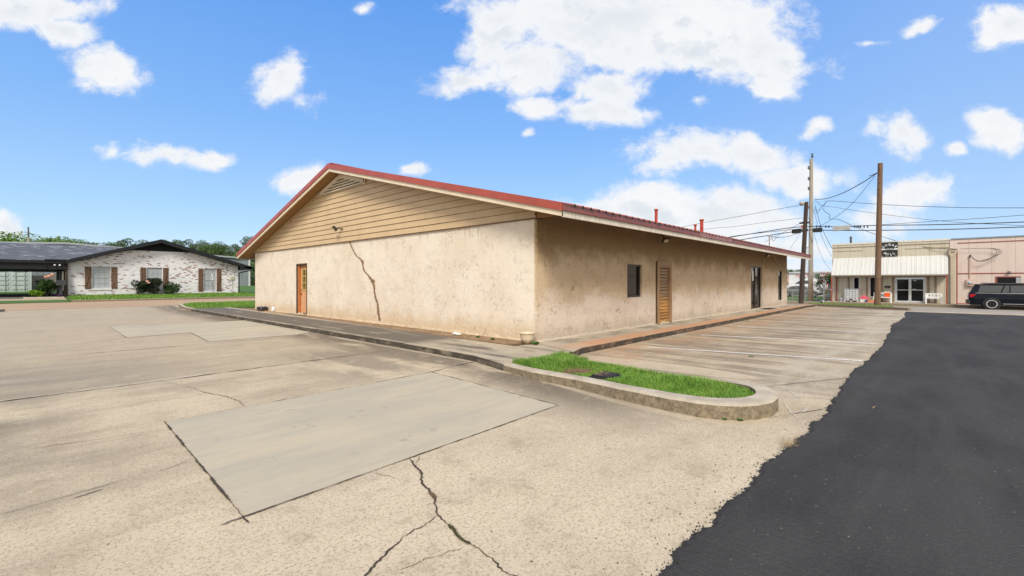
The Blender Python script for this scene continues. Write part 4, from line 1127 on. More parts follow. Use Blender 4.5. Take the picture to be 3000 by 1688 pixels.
MB().lathe([(.20, .17), (0, .175)], (pb.x, pb.y, .135), 24).build('rim_soil', simple('rust_soil', (.28, .10, .05), .9), t)
pj = on_z(801, 913, .135)
t = thing('plastic_jug', (pj.x, pj.y, .135), 'small white plastic jug lying among rubble beside the low dark bowl', 'jug')
MB().lathe([(0, 0), (.075, .005), (.085, .02), (.088, .14), (.075, .18), (.04, .21), (.03, .215)], (pj.x, pj.y, .135), 18).build('body', simple('white_jug', (.75, .76, .77), .35), t, smooth=True)
MB().lathe([(.033, .212), (.033, .24), (0, .242)], (pj.x, pj.y, .135), 14).build('cap', simple('jug_cap', (.6, .6, .62), .4), t)
# litter bottle on the soil by the walk
pl_ = on_z(1338, 983, .135)
t = thing('crushed_bottle', (pl_.x, pl_.y, .14), 'crushed clear plastic bottle on the soil strip between walk and gable wall', 'bottle')
m = MB(); m.tube([(pl_.x-.05, pl_.y+.09, .17), (pl_.x-.02, pl_.y+.03, .19), (pl_.x+.01, pl_.y-.02, .165), (pl_.x+.03, pl_.y-.07, .175), (pl_.x+.035, pl_.y-.09, .17)], [.032, .036, .026, .03, .012], 10); m.build('body', simple('bottle_plastic', (.72, .75, .78), .2), t, smooth=True)
MB().tube([(pl_.x+.036, pl_.y-.09, .17), (pl_.x+.044, pl_.y-.112, .17)], .014, 10).build('cap', simple('bottle_cap', (.8, .8, .8), .4), t)
for i, (px_, py_) in enumerate(((832, 913), (841, 915), (849, 915))):
    p = on_z(px_, py_, .135); s = (.07, .085, .06)[i]
    m = MB(); M_ = Matrix.Translation((p.x, p.y, .14)) @ Matrix.Rotation(i*.6, 4, 'Z')
    m.box(-s*.6, s*.6, -s, s, -.02, (.14, .09, .09)[i], M_)
    o = m.build('rubble_block', simple('dark_rubble', (.10, .085, .055), .95, var=.4, scale=20, bump=.7), bevel=.012, origin=(p.x, p.y, .13))
    tag(o, ('tallest dark rubble block left of the peach front door', 'middle low rubble block between two others left of the peach front door', 'rubble block nearest the peach front door')[i], 'rubble', 'rubble blocks against the gable wall')
m = MB()
for i in range(240):
    p = on_z(rnd.uniform(775, 868), rnd.uniform(909, 920), .135); s = rnd.uniform(.01, .035)
    if p.x > UW-.03 or p.x < 7.5: continue
    b0 = len(m.v); a = rnd.uniform(0, 6)
    m.v += [(p.x+s*math.cos(a+t), p.y+s*math.sin(a+t), .132) for t in (0, 1.2, 2.6, 3.9, 5)] + [(p.x, p.y, .135+s*.8)]
    for k in range(5): m.f.append((b0+k, b0+(k+1) % 5, b0+5))
for i in range(420):
    x, y = rnd.uniform(7.3, 7.88), rnd.uniform(6.9, 18); s = rnd.uniform(.004, .016)
    if x < 7.28+.03*(y-8): continue
    b0 = len(m.v); a = rnd.uniform(0, 6)
    m.v += [(x+s*math.cos(a+t), y+s*math.sin(a+t), .133) for t in (0, 1.2, 2.6, 3.9, 5)] + [(x, y, .135+s*.8)]
    for k in range(5): m.f.append((b0+k, b0+(k+1) % 5, b0+5))
tag(m.build('rubble_gravel', simple('tan_rubble', (.44, .32, .20), .95, var=.4, scale=15, wpos=True)), 'tan gravel and stucco crumbs strewn along the foot of the gable wall', 'gravel', kind='stuff')
m = MB(); a, b_ = on_z(843, 921, .14), on_z(872, 917, .14); dv = (b_-a); dv.z = 0
ang = math.atan2(dv.y, dv.x); m.box(0, dv.length, -.04, .04, 0, .025, Matrix.Translation((a.x, a.y, .137)) @ Matrix.Rotation(ang, 4, 'Z'))
tag(m.build('loose_board', simple('old_board', (.28, .22, .15), .9, var=.3), origin=tuple(a)), 'loose grey board lying on the soil in front of the peach front door', 'board')
# weeds
def weed(name, c, r, h, n, label, mat, cat='weed', group=None):
    m = MB()
    for i in range(n):
        a = rnd.uniform(0, 6.28); d = r*math.sqrt(rnd.random())*.4; x, y = c[0]+d*math.cos(a), c[1]+d*math.sin(a)
        hh = h*rnd.uniform(.4, 1); ox, oy = math.cos(a)*r*rnd.uniform(.3, 1), math.sin(a)*r*rnd.uniform(.3, 1); w_ = .008
        px_, py_ = -math.sin(a)*w_, math.cos(a)*w_
        m.face([(x, y, c[2]), (x+ox*.5+px_, y+oy*.5+py_, c[2]+hh*.8), (x+ox, y+oy, c[2]+hh*.7), (x+ox*.5-px_, y+oy*.5-py_, c[2]+hh)])
    return tag(m.build(name, mat, origin=c), label, cat, group)
M_WEED = simple('weed_leaf', (.06, .15, .025), .7, var=.3, scale=30, wpos=True)
weed('weed', (pc.x+.03, pc.y-.22, .12), .09, .08, 90, 'green weed at the corner right of the cream pot', M_WEED)
for (px_, py_, l) in ((1400, 989, 'first tiny weed along the soil strip left of the cream pot'), (1443, 996, 'tiny weed on the soil strip nearest the cream pot')):
    p = on_z(px_, py_, .135); weed('weed', (p.x, p.y, .13), .06, .06, 50, l, M_WEED)
for (px_, py_, l) in ((2202, 1046, 'weed tuft growing in the first parking bay'), (2190, 942, 'small weed at the foot of the side kerb')):
    p = on_z(px_, py_, 0); weed('weed', (p.x, p.y, 0), .06, .03, 26, l, M_WEED)
for (px_, py_, l) in ((2120, 1230, 'small weed at the foot of the island kerb, the left of two'), (2167, 1233, 'small weed at the foot of the island kerb, the right of two')):
    p = on_z(px_, py_, 0); weed('weed', (p.x, p.y-.01, 0), .03, .03, 30, l, M_WEED)
# door mat on a paler slab
p0, p1 = on_z(2165, 905, .14), on_z(2258, 895, .14)
dm = thing('door_mat', ((GD[0].x+GD[1].x)/2, 6.2, .135), 'black rubber door mat on the walk outside the glass door', 'door mat')
cx = (GD[0].x+GD[1].x)/2
m = MB(); m.box(cx-.15, cx+1.15, 5.98, 6.5, .136, .15); m.build('mat', M_BLKPL, dm, bevel=.006)
m = MB()
for k in range(9): m.box(cx-.05+k*.13, cx-.02+k*.13, 6.04, 6.44, .15, .156)
m.build('rib', M_BLKPL, dm)
m = MB(); m.box(cx-1.2, cx+1.3, 5.9, 6.57, .10, .1395); tag(m.build('pale_walk_slab', M_PATCH), kind='structure')
# ================================================================== left background
M_BLACKTRIM = simple('black_trim', (.008, .011, .014), .7, var=.2, scale=3)
def wbrick():
    m, g, b = new_mat('whitewashed_brick')
    p = world_pos(g); X, Y, Z = g.sep(p)
    q = g.comb(X, Z, 0.)
    colr, fac = g.brick(q, 1.0, .22, .075, .012, (0, 0, 0), (1, 1, 1), (.5, .5, .5), smooth=.2)
    rndv = g.sep(colr)[0]
    pn = g.noise(p, 1.1, 4, .65)
    pn2 = g.noise(g.scale(p, 1.5, 1, 5.), 5.5, 5, .75)
    val = g.add(g.mul(rndv, .62), g.add(g.mul(pn, .50), g.mul(pn2, .22)))
    ex = g.smooth(val, .865, .90)
    ex = g.mul(ex, g.smooth(fac, .5, .2))
    gh = g.mul(g.mul(g.smooth(rndv, .55, .60), g.smooth(pn2, .48, .58)), g.smooth(fac, .5, .2))
    red = g.mix(g.noise(p, 9, 3, .6), (.17, .045, .03, 1), (.27, .10, .07, 1))
    wht = g.mix(g.smooth(g.noise(p, 5, 5, .7), .35, .65), (.84, .84, .87, 1), (.72, .73, .76, 1))
    wht = g.mix(g.mul(fac, .25), wht, (.42, .41, .42, 1))
    wht = g.mix(g.mul(gh, .55), wht, (.38, .31, .30, 1))
    g.put(b.inputs['Base Color'], g.mix(ex, wht, red)); b.inputs['Roughness'].default_value = .85
    g.put(b.inputs['Normal'], g.bump(g.mul(fac, -1.), .5, .01)); return m
M_WBRICK = wbrick()
def shingle():
    m, g, b = new_mat('grey_shingles')
    p = world_pos(g); X, Y, Z = g.sep(p)
    q = g.comb(X, g.mul(Y, 1.05), 0.)
    colr, fac = g.brick(q, 1.0, .34, .145, .006, (0, 0, 0), (1, 1, 1), (0, 0, 0), smooth=.1)
    k = g.sep(colr)[0]
    c = g.mix(k, (.070, .078, .095, 1), (.125, .135, .16, 1))
    c = g.mix(g.smooth(k, .86, .93), c, (.25, .27, .31, 1))
    c = g.mix(g.mul(fac, .7), c, (.03, .033, .04, 1))
    g.put(b.inputs['Base Color'], c); b.inputs['Roughness'].default_value = .9; return m
M_SHING = shingle()
HV = 43.3
HB = thing('brick_house', (2.07, HV, gz(5, HV)), 'low whitewashed brick house with rough brown shutters and black trim across the tan street', 'house')
HX0, HX1 = 2.07, 12.40
PKU, PKZ = 7.1, 4.70
EL = (1.95, 2.97); ER = (13.25, 2.80)     # eave points (u, top z)
def hz_top(u): return EL[1]+(PKZ-EL[1])*(u-EL[0])/(PKU-EL[0]) if u <= PKU else PKZ+(ER[1]-PKZ)*(u-PKU)/(ER[0]-PKU)
ws = [(3.30, 4.26, 1.03, 2.58), (6.31, 7.25, 1.0, 2.58), (9.95, 10.80, .74, 2.58)]
FZ = 3.83
m = MB(); zb = .30
us = sorted({HX0, HX1} | {w_[0] for w_ in ws} | {w_[1] for w_ in ws} | {PKU} | {HX0+(HX1-HX0)*i/12 for i in range(13)})
for a, b_ in zip(us, us[1:]):
    c_ = (a+b_)/2
    cut = [w_ for w_ in ws if w_[0] < c_ < w_[1]]
    ta, tb = min(FZ, hz_top(a)-.24), min(FZ, hz_top(b_)-.24)
    if cut:
        w_ = cut[0]; m.face([(a, HV, zb), (b_, HV, zb), (b_, HV, w_[2]), (a, HV, w_[2])]); m.face([(a, HV, w_[3]), (b_, HV, w_[3]), (b_, HV, tb), (a, HV, ta)])
    else: m.face([(a, HV, zb), (b_, HV, zb), (b_, HV, tb), (a, HV, ta)])
for w_ in ws:
    a, b_, c_, d_ = w_
    m.face([(a, HV, c_), (a, HV, d_), (a, HV+.12, d_), (a, HV+.12, c_)]); m.face([(b_, HV, d_), (b_, HV, c_), (b_, HV+.12, c_), (b_, HV+.12, d_)])
    m.face([(a, HV, d_), (b_, HV, d_), (b_, HV+.12, d_), (a, HV+.12, d_)]); m.face([(b_, HV, c_), (a, HV, c_), (a, HV+.12, c_), (b_, HV+.12, c_)])
m.face([(HX1, HV, zb), (HX1, HV+12, zb), (HX1, HV+12, 2.75), (HX1, HV, 2.75)])
m.face([(HX0, HV+12, zb), (HX0, HV, zb), (HX0, HV, 2.8), (HX0, HV+12, 2.8)])
m.build('wall', M_WBRICK, HB)
m = MB()
for k in range(14):   # black lap boards in the gable
    z0_ = FZ+.07*k
    if z0_ > PKZ-.3: break
    def ux(z): return EL[0]+(z+.2-EL[1])*(PKU-EL[0])/(PKZ-EL[1]), ER[0]-(z+.2-ER[1])*(ER[0]-PKU)/(PKZ-ER[1])
    a0, a1 = ux(z0_); b0, b1 = ux(z0_+.07); m.face([(a0, HV-.03, z0_), (a1, HV-.03, z0_), (b1, HV-.005, z0_+.07), (b0, HV-.005, z0_+.07)]); m.face([(a0, HV-.03, z0_), (a0, HV+.1, z0_), (a1, HV+.1, z0_), (a1, HV-.03, z0_)])
m.build('gable_siding', M_BLACKTRIM, HB)
m = MB()
for (p0, p1) in ((EL, (PKU, PKZ)), ((PKU, PKZ), ER)):
    m.prism([(p0[0], p0[1]-.06), (p1[0], p1[1]-.06), (p1[0], p1[1]), (p0[0], p0[1])], 'y', HV-.55, HV+12)
hr = m.build('roof', M_SHING, HB)
m = MB()
for (p0, p1) in ((EL, (PKU, PKZ)), ((PKU, PKZ), ER)):
    m.prism([(p0[0], p0[1]-.26), (p1[0], p1[1]-.26), (p1[0], p1[1]+.01), (p0[0], p0[1]+.01)], 'y', HV-.60, HV-.55)
    m.prism([(p0[0], p0[1]-.26), (p1[0], p1[1]-.26), (p1[0], p1[1]-.24), (p0[0], p0[1]-.24)], 'y', HV-.55, HV)
m.build('rake_board', M_BLACKTRIM, HB)
m = MB(); m.box(12.4, 13.25, HV-.58, HV+12, 2.53, 2.56); m.box(13.2, 13.33, HV-.6, HV+12, 2.62, 2.76); m.box(12.4, 13.3, HV-.6, HV-.56, 2.54, 2.78); m.build('gutter', M_BLACKTRIM, HB)
m = MB(); m.tube([(13.2, HV-.5, 2.62), (13.15, HV-.5, 2.45), (12.50, HV-.12, 2.28), (12.47, HV-.06, 2.15), (12.47, HV-.06, .5)], .045); m.build('downspout', M_BLACKTRIM, HB)
M_SILL = simple('white_sill', (.68, .68, .70), .7)
M_BLIND = None
def blindmat():
    m, g, b = new_mat('window_with_blinds')
    Z = g.sep(world_pos(g))[2]
    k = g.smooth(g.math('FRACT', g.mul(Z, 17.)), .0, .35)
    g.put(b.inputs['Base Color'], g.mix(k, (.22, .25, .27, 1), (.42, .46, .49, 1))); b.inputs['Roughness'].default_value = .15; return m
M_BLIND = blindmat()
M_WFR = simple('grey_window_frame', (.45, .47, .49), .5)
M_SHUT = wood('shutter_wood', (.20, .105, .052), (.085, .042, .022), vertical=True, wp=True)
for i, w_ in enumerate(ws):
    a, b_, c_, d_ = w_
    m = MB(); m.box(a, a+.05, HV+.05, HV+.1, c_, d_); m.box(b_-.05, b_, HV+.05, HV+.1, c_, d_); m.box(a+.05, b_-.05, HV+.05, HV+.1, d_-.05, d_); m.box(a+.05, b_-.05, HV+.05, HV+.1, c_, c_+.05)
    m.box(a+.05, b_-.05, HV+.055, HV+.09, (c_+d_)/2-.02, (c_+d_)/2+.02)
    for t in (1/3., 2/3.): m.box(a+(b_-a)*t-.008, a+(b_-a)*t+.008, HV+.065, HV+.085, c_+.05, d_-.05)
    for t in (.25, .75): m.box(a+.05, b_-.05, HV+.067, HV+.083, c_+(d_-c_)*t-.008, c_+(d_-c_)*t+.008)
    f = m.build('window', M_WFR, HB)
    MB().box(a+.05, b_-.05, HV+.09, HV+.1, c_+.05, d_-.05).build('pane', M_BLIND, f)
    MB().box(a-.06, b_+.06, HV-.05, HV+.05, c_-.11, c_-.002).build('sill', M_SILL, f)
    for s0 in (a-.38, b_+.04):
        m = MB()
        for k in range(4): m.box(s0+k*.086, s0+k*.086+.068, HV-.035, HV-.012, c_-.02, d_)
        for zz in (c_+.06, d_-.14): m.box(s0, s0+.33, HV-.055, HV-.035, zz, zz+.09)
        if (i, s0 < a) in ((0, True), (2, False), (1, False)):
            m.tube([(s0+.04, HV-.045, c_+.12), (s0+.29, HV-.045, d_-.12)], .035, 4)
        m.build('shutter', M_SHUT, HB)
m = MB(); m.box(11.85, 12.1, HV-.09, HV, 1.68, 1.95); m.box(11.97, 12.0, HV-.03, HV, .9, 1.68); m.build('meter_box', simple('meter_box_paint', (.46, .45, .36), .6), HB)
m = MB(); m.tube([(11.6, HV-.02, 2.9), (11.55, HV-.03, 2.2), (11.5, HV-.02, 2.1)], .012, 6); m.build('cable', M_BLACKTRIM, HB)
m = MB(); m.tube([(3.95, HV-.02, .55), (3.95, HV-.06, .75), (4.0, HV-.1, .75)], .02, 6); m.build('hose_tap', M_WFR, HB)
# wing with the carport
m = MB(); c0 = -16.0
for (p0, p1, xe) in (((43.0, 2.88), (43.6, 3.02), 1.95), ((43.6, 3.02), (49.2, 4.33), 7.0), ((49.2, 4.33), (55.2, 2.95), 7.0)):
    m.prism([(p0[0], p0[1]-.06), (p1[0], p1[1]-.06), (p1[0], p1[1]), (p0[0], p0[1])], 'x', c0, xe)
m.build('carport_roof', M_SHING, HB)
m = MB(); m.box(c0, 1.94, 42.93, 43.0, 2.33, 2.93); m.box(c0, 1.94, 42.80, 42.93, 2.74, 2.90); m.box(c0, 1.96, 43.0, 55.0, 2.33, 2.36); m.box(c0, 1.94, 55.0, 55.1, 2.33, 2.9); m.build('carport_fascia', M_BLACKTRIM, HB)
m = MB(); m.box(.95, 1.95, 42.74, 42.92, 2.92, 3.0); m.build('carport_crown', M_BLACKTRIM, HB)
m = MB(); m.box(1.92, 2.06, 43.02, 55, .4, 2.6); m.build('side_wall', simple('dark_brown_boards', (.06, .042, .032), .8), HB)
m = MB(); m.tube([(1.0, 42.86, 2.6), (1.15, 42.95, 2.3), (1.60, 43.1, 2.2), (1.68, 43.1, 2.1), (1.68, 43.1, 1.1)], .04); m.build('downspout', M_BLACKTRIM, HB)
for x in (1.42, 1.66):
    m = MB(); m.lathe([(0, -.07), (.05, -.06), (.06, .02), (0, .03)], (x, 42.88, 2.62), 12, 'y'); m.build('spotlight', simple('white_lamp', (.7, .7, .7), .3), HB)
m = MB(); m.box(1.78, 1.86, 43.25, 43.33, .9, 2.2); m.build('door_frame', simple('white_jamb', (.65, .62, .55), .6), HB)
for x in (-9.9,):
    MB().box(x-.07, x+.07, 43.1, 43.24, .4, 2.33).build('post', M_BLACKTRIM, HB)

# bin, mailbox, planter bed
def bin_(x, y):
    z = gz(x, y)+.045; t = thing('wheeled_bin', (x, y, z), 'dark green wheeled rubbish bin under the black carport', 'bin')
    M = simple('bin_green', (.012, .030, .022), .5)
    m = MB(); b0 = len(m.v)
    m.v += [(x+sx*.25, y+sy*.27, z+.05) for sx, sy in ((-1, -1), (1, -1), (1, 1), (-1, 1))] + [(x+sx*.36, y+sy*.38, z+1.0) for sx, sy in ((-1, -1), (1, -1), (1, 1), (-1, 1))]
    for k in range(4): m.f.append((k, (k+1) % 4, 4+(k+1) % 4, 4+k))
    m.f += [(3, 2, 1, 0), (4, 5, 6, 7)]; m.box(x-.41, x+.41, y-.43, y-.38, z+.93, z+1.02); m.build('body', M, t)
    m = MB(); m.prism([(x-.42, z+1.0), (x+.42, z+1.0), (x+.42, z+1.04), (x+.3, z+1.10), (x-.3, z+1.10), (x-.42, z+1.04)], 'y', y-.43, y+.4); m.build('lid', M, t)
    for s in (-.3, .3):
        m = MB(); m.lathe([(0, -.04), (.13, -.04), (.13, .04), (0, .04)], (x+s, y+.3, z+.13), 16, 'x'); m.build('wheel', M_BLKPL, t)
bin_(.98, 46.2)
mx, my = 1.70, 42.55; z = gz(mx, my)
t = thing('mailbox', (mx, my, z), 'slate grey mailbox on a post beside the whitewashed house corner', 'mailbox')
M_SL = simple('slate_paint', (.045, .05, .06), .6)
m = MB(); m.prism([(mx-.24, z+.85), (mx+.24, z+.85), (mx+.24, z+1.1), (mx+.2, z+1.2), (mx-.2, z+1.2), (mx-.24, z+1.1)], 'y', my-.35, my+.3); m.build('box', M_SL, t)
MB().box(mx-.07, mx+.07, my-.07, my+.07, z, z+.85).build('post', M_SL, t)
m = MB(); m.box(.0, 1.85, 42.35, 42.42, .4, .52); m.box(.0, .07, 42.42, 43.2, .4, .52); tag(m.build('bed_edging', simple('edging_stone', (.50, .45, .36), .9)), 'pale stone edging round the small planting bed by the carport', 'edging')

def leafball(m, c, rx, ry, rz, n, s, seed=1, bottom=0., shell=.45):
    r2 = random.Random(seed)
    for i in range(n):
        while True:
            x, y, z = r2.uniform(-1, 1), r2.uniform(-1, 1), r2.uniform(-1, 1); d = x*x+y*y+z*z
            if d < 1 and d > shell*r2.random() and z > -1+bottom: break
        p = Vector((c[0]+x*rx, c[1]+y*ry, c[2]+z*rz)); q = s*r2.uniform(.55, 1.3)
        a = Vector((r2.gauss(0, 1), r2.gauss(0, 1), r2.gauss(0, .6))).normalized(); b_ = a.cross(Vector((r2.gauss(0, 1), r2.gauss(0, 1), r2.gauss(0, 1)))).normalized()
        m.face([p-a*q, p+b_*q*.5, p+a*q, p-b_*q*.5])
def leaf_mat(name, a, b2, hi=None):
    m, g, b = new_mat(name)
    p = obj_pos(g)
    n = g.noise(p, 1.2, 3, .6); f = g.noise(p, 9, 3, .7)
    c = g.mix(g.smooth(n, .38, .62), (*a, 1), (*b2, 1)); c = g.mix(g.smooth(f, .5, .72, 0, .6), c, (*(hi or [v*1.6 for v in b2]), 1))
    g.put(b.inputs['Base Color'], c); b.inputs['Roughness'].default_value = .6; b.inputs['Specular IOR Level'].default_value = .25; return m
M_ROSE = leaf_mat('rose_leaf', (.022, .032, .016), (.035, .055, .022)); M_LIME = leaf_mat('lime_leaf', (.12, .24, .02), (.2, .34, .03)); M_DKBUSH = leaf_mat('dark_leaf', (.03, .07, .018), (.05, .11, .025))
M_TWIG = simple('twig_bark', (.10, .075, .05), .9)
def bush(u, v, w_, h, n, label, mat, leaf=.06, group=None, seed=1, flower=None):
    z = gz(u, v)+.08; t = thing('bush', (u, v, z), label, 'bush', group); r2 = random.Random(seed)
    m = MB()
    for k in range(7):
        a = r2.uniform(0, 6.28); m.tube([(u, v, z), (u+math.cos(a)*w_*.2, v+math.sin(a)*w_*.2, z+h*.4), (u+math.cos(a)*w_*.45, v+math.sin(a)*w_*.35, z+h*r2.uniform(.7, .95))], [.018, .012, .006], 5)
    m.build('stem', M_TWIG, t)
    m = MB()
    for k in range(9): leafball(m, (u+r2.uniform(-.3, .3)*w_, v+r2.uniform(-.25, .25)*w_, z+h*r2.uniform(.3, .8)), w_*.26, w_*.26, h*.22, n//9, leaf, seed*31+k)
    m.build('foliage', mat, t)
    if flower:
        m = MB()
        for (dx, dz) in flower[1]: m.lathe([(0, -.06), (.08, -.03), (.10, .03), (.04, .08), (0, .06)], (u+dx, v-w_*.4, z+dz), 10)
        m.build('blossom', flower[0], t)
gB = 'bushes along the whitewashed brick wall'
M_PINK = simple('pink_petals', (.75, .40, .36), .6)
p = on_v(407, 862, HV-.7); bush(p.x, HV-.7, 1.0, 1.15, 1500, 'leftmost dark rose bush with a pink bloom against the whitewashed wall', M_ROSE, group=gB, seed=3, flower=(M_PINK, [(.42, 1.02), (.5, .92)]))
p = on_v(452, 862, HV-.7); bush(p.x, HV-.7, 1.2, 1.35, 2600, 'middle and largest dark bush under the second window of the white house', M_ROSE, group=gB, seed=5)
p = on_v(504, 860, HV-.7); bush(p.x, HV-.7, 1.05, 1.05, 1500, 'rightmost dark bush beside the second window of the white house', M_DKBUSH, group=gB, seed=8)
bush(1.05, 42.9, .95, 1.15, 1800, 'green shrub with pale orange blooms in the bed between bin and mailbox', M_DKBUSH, .07, seed=11, flower=(simple('apricot_petals', (.72, .36, .22), .6), [(-.05, 1.3), (.25, 1.45), (.1, 1.35)]))
bush(.55, 42.55, .75, .5, 900, 'low yellow-green plant spilling over the stone bed edging', M_LIME, .07, seed=13)
bush(1.55, 42.5, .5, .22, 500, 'low purple plant at the foot of the mailbox', simple('purple_leaf', (.07, .03, .10), .7, var=.3), .05, seed=14)
# thin stake in the lawn
p = on_v(627, 861, 42.6); pt = on_v(621, 802, 42.6)
m = MB(); m.tube([(p.x, 42.6, gz(p.x, 42.6)), (pt.x, 42.6, pt.z)], .022, 8); t = m.build('stake', simple('stake_wood', (.30, .22, .13), .8), origin=(p.x, 42.6, .45)); tag(t, 'leaning wooden stake with a white tip in the lawn before the third window', 'stake')
m = MB(); a = Vector((p.x, 42.6, gz(p.x, 42.6))); b_ = Vector((pt.x, 42.6, pt.z)); m.tube([a.lerp(b_, .68), a.lerp(b_, 1.01)], .035, 8); m.build('tip', simple('white_tip', (.75, .75, .75), .6), t)

# shipping container
def corr(name, base, per=.30, axis=0, amp=.35, var=.08):
    m, g, b = new_mat(name)
    p = world_pos(g); s = g.sep(p)
    x = s[axis]
    f = g.math('FRACT', g.mul(x, 1/per)); k = g.mul(g.smooth(f, .0, .08), g.smooth(f, .30, .22)); k2 = g.smooth(g.math('ABSOLUTE', g.sub(f, .26)), .06, .01)
    c = g.mix(g.mul(k2, amp), (*base, 1), tuple(v*.45 for v in base)+(1,))
    n = g.smooth(g.noise(p, 1.1, 5, .6), .3, .7, 1-var, 1+var)
    c = g.mix(1., c, g.comb(n, n, n), 'MULTIPLY')
    g.put(b.inputs['Base Color'], c); b.inputs['Roughness'].default_value = .5; b.inputs['Metallic'].default_value = .0
    g.put(b.inputs['Normal'], g.bump(k, .6, .03)); return m
M_CONT = simple('container_paint', (.52, .60, .59), .55, var=.08)
cx0, cx1, cy = -2.05, .50, 58.5; cz = gz(0, 58.5)
t = thing('shipping_container', ((cx0+cx1)/2, cy, cz), 'pale grey-green shipping container seen door end on under the carport roof', 'container')
m = MB(); m.box(cx0, cx1, cy+.12, cy+6, cz, cz+2.6); m.box(cx0, cx0+.12, cy, cy+.12, cz, cz+2.6); m.box(cx1-.12, cx1, cy, cy+.12, cz, cz+2.6); m.box(cx0+.12, cx1-.12, cy, cy+.12, cz+2.48, cz+2.6); m.box(cx0+.12, cx1-.12, cy, cy+.12, cz, cz+.14); m.build('body', M_CONT, t)
mid = (cx0+cx1)/2
for (a, b_) in ((cx0+.13, mid-.005), (mid+.005, cx1-.13)):
    m = MB(); m.box(a, b_, cy+.05, cy+.1, cz+.15, cz+2.47)
    for k in range(6): m.box(a+.12, b_-.12, cy+.01, cy+.05, cz+.22+k*.39, cz+.22+k*.39+.22)
    d = m.build('door', M_CONT, t)
    for s in (a+.30, b_-.30):
        m = MB(); m.tube([(s, cy-.03, cz+.1), (s, cy-.03, cz+2.5)], .022, 8)
        for k in range(3): m.box(s-.05, s+.05, cy-.03, cy+.03, cz+.2+k*1.0, cz+.28+k*1.0)
        m.build('lock_rod', M_WFR, d)
# wooden fence and long metal shed
t = thing('wood_fence', (2, 59.5, gz(2, 59.5)), 'weathered grey plank fence between the container and the brick house', 'fence')
m = MB(); r2 = random.Random(4); x = .5
while x < 9: m.box(x, x+.135, 59.5, 59.52, .5, 2.1+r2.uniform(-.03, .03)); x += .14
m.build('planks', wood('grey_planks', (.27, .24, .22), (.17, .15, .135), vertical=True), t)
m = MB(); m.box(.5, 9, 59.52, 59.56, .9, .98); m.box(.5, 9, 59.52, 59.56, 1.7, 1.78); m.build('rail', wood('grey_rail', (.19, .165, .15), (.12, .10, .09)), t)
M_SHED = corr('shed_cladding', (.215, .245, .265), .42, amp=.55)
t = thing('metal_shed', (2, 66, gz(2, 66)), 'long grey ribbed metal shed behind the whitewashed house', 'shed')
z0_ = .8; EU = 20.3
m = MB(); m.face([(-22, 66, z0_), (EU, 66, z0_), (EU, 66, 4.45), (3, 66, 5.4), (-22, 66, 4.2)]); m.face([(EU, 66, z0_), (EU, 90, z0_), (EU, 90, 4.45), (EU, 66, 4.45)]); m.build('wall', M_SHED, t)
m = MB(); m.prism([(-22.2, 4.2), (3, 5.4), (EU+.15, 4.45), (EU+.15, 4.62), (3, 5.6), (-22.2, 4.4)], 'y', 65.85, 90); m.build('roof', simple('pale_metal_roof', (.36, .39, .42), .5), t)
m = MB(); m.box(EU-.18, EU+.02, 65.93, 65.985, z0_, 4.45); m.build('corner_trim', simple('pale_trim', (.55, .58, .60), .5), t)
m = MB(); m.tube([(14.9, 65.8, 4.2), (14.9, 65.6, 4.75), (15.1, 65.5, 4.85)], .12, 8); m.build('flue', M_WFR, t)
m = MB(); m.tube([(16.6, 65.9, 3.9), (16.9, 65.9, 4.6), (18.2, 65.9, 4.5), (19.2, 65.9, 4.3)], .03, 6); m.build('cable', M_BLACKTRIM, t)

# trees
M_BARK = simple('bark', (.11, .085, .06), .95, var=.3, scale=4)
LM = [leaf_mat('broad_leaf', (.085, .165, .022), (.155, .27, .035)), leaf_mat('dark_oak_leaf', (.045, .080, .022), (.080, .135, .034)), leaf_mat('pine_needles', (.055, .085, .034), (.085, .13, .045))]
def tree_proto(kind, seed, H, W, lumps, leaves, leaf, gap=.0):
    r2 = random.Random(seed)
    t = thing('tree', (0, 0, 0), None, None); m = MB()
    m.tube([(0, 0, -.3), (.05, 0, H*.3), (-.05, .08, H*.62), (0, 0, H*.9)], [H*.028, H*.022, H*.013, H*.004], 8)
    cl = []
    for k in range(lumps):
        a = r2.uniform(0, 6.28); zz = H*(.40+.55*((k+.5)/lumps)); rad = W*.5*math.sin(math.pi*min(1, max(.12, 1.08-(zz/H-.38)/.66*.95)))**.7*r2.uniform(.35, .95)
        c_ = (math.cos(a)*rad, math.sin(a)*rad, zz); cl.append(c_)
        m.tube([(0, 0, zz*.62), (c_[0]*.5, c_[1]*.5, zz*.84), (c_[0]*.95, c_[1]*.95, zz)], [H*.010, H*.006, .02], 5)
    m.build('trunk', M_BARK, t)
    m = MB()
    for k, c_ in enumerate(cl):
        s = W*r2.uniform(.12, .22)
        leafball(m, c_, s, s, s*.68, leaves//lumps, leaf, seed*77+k, shell=.7)
    m.build('crown', LM[kind], t); return t
def place(proto, px, top_y, v=None, d=None, label='', first=False, rz=0., H0=10., group='trees on the skyline behind the white house', wide=1.):
    r = _ray(px); tt = d; u_, v_ = tt*r.x, tt*r.y; z = gz(u_, v_)-.1
    topz = EYE+(HOR-top_y)/FPX*tt; s = (topz-z)/H0
    o = proto if first else dup(proto)
    o.location = (u_, v_, z); o.rotation_euler = (0, 0, rz); o.scale = (s*wide, s*wide, s)
    tag(o, label, 'tree', group); return o
PR = [tree_proto(0, 21, 10, 9.5, 34, 9000, .17), tree_proto(1, 22, 10, 8.5, 34, 9000, .15), tree_proto(2, 23, 10, 5.5, 20, 4200, .13)]
used = set()
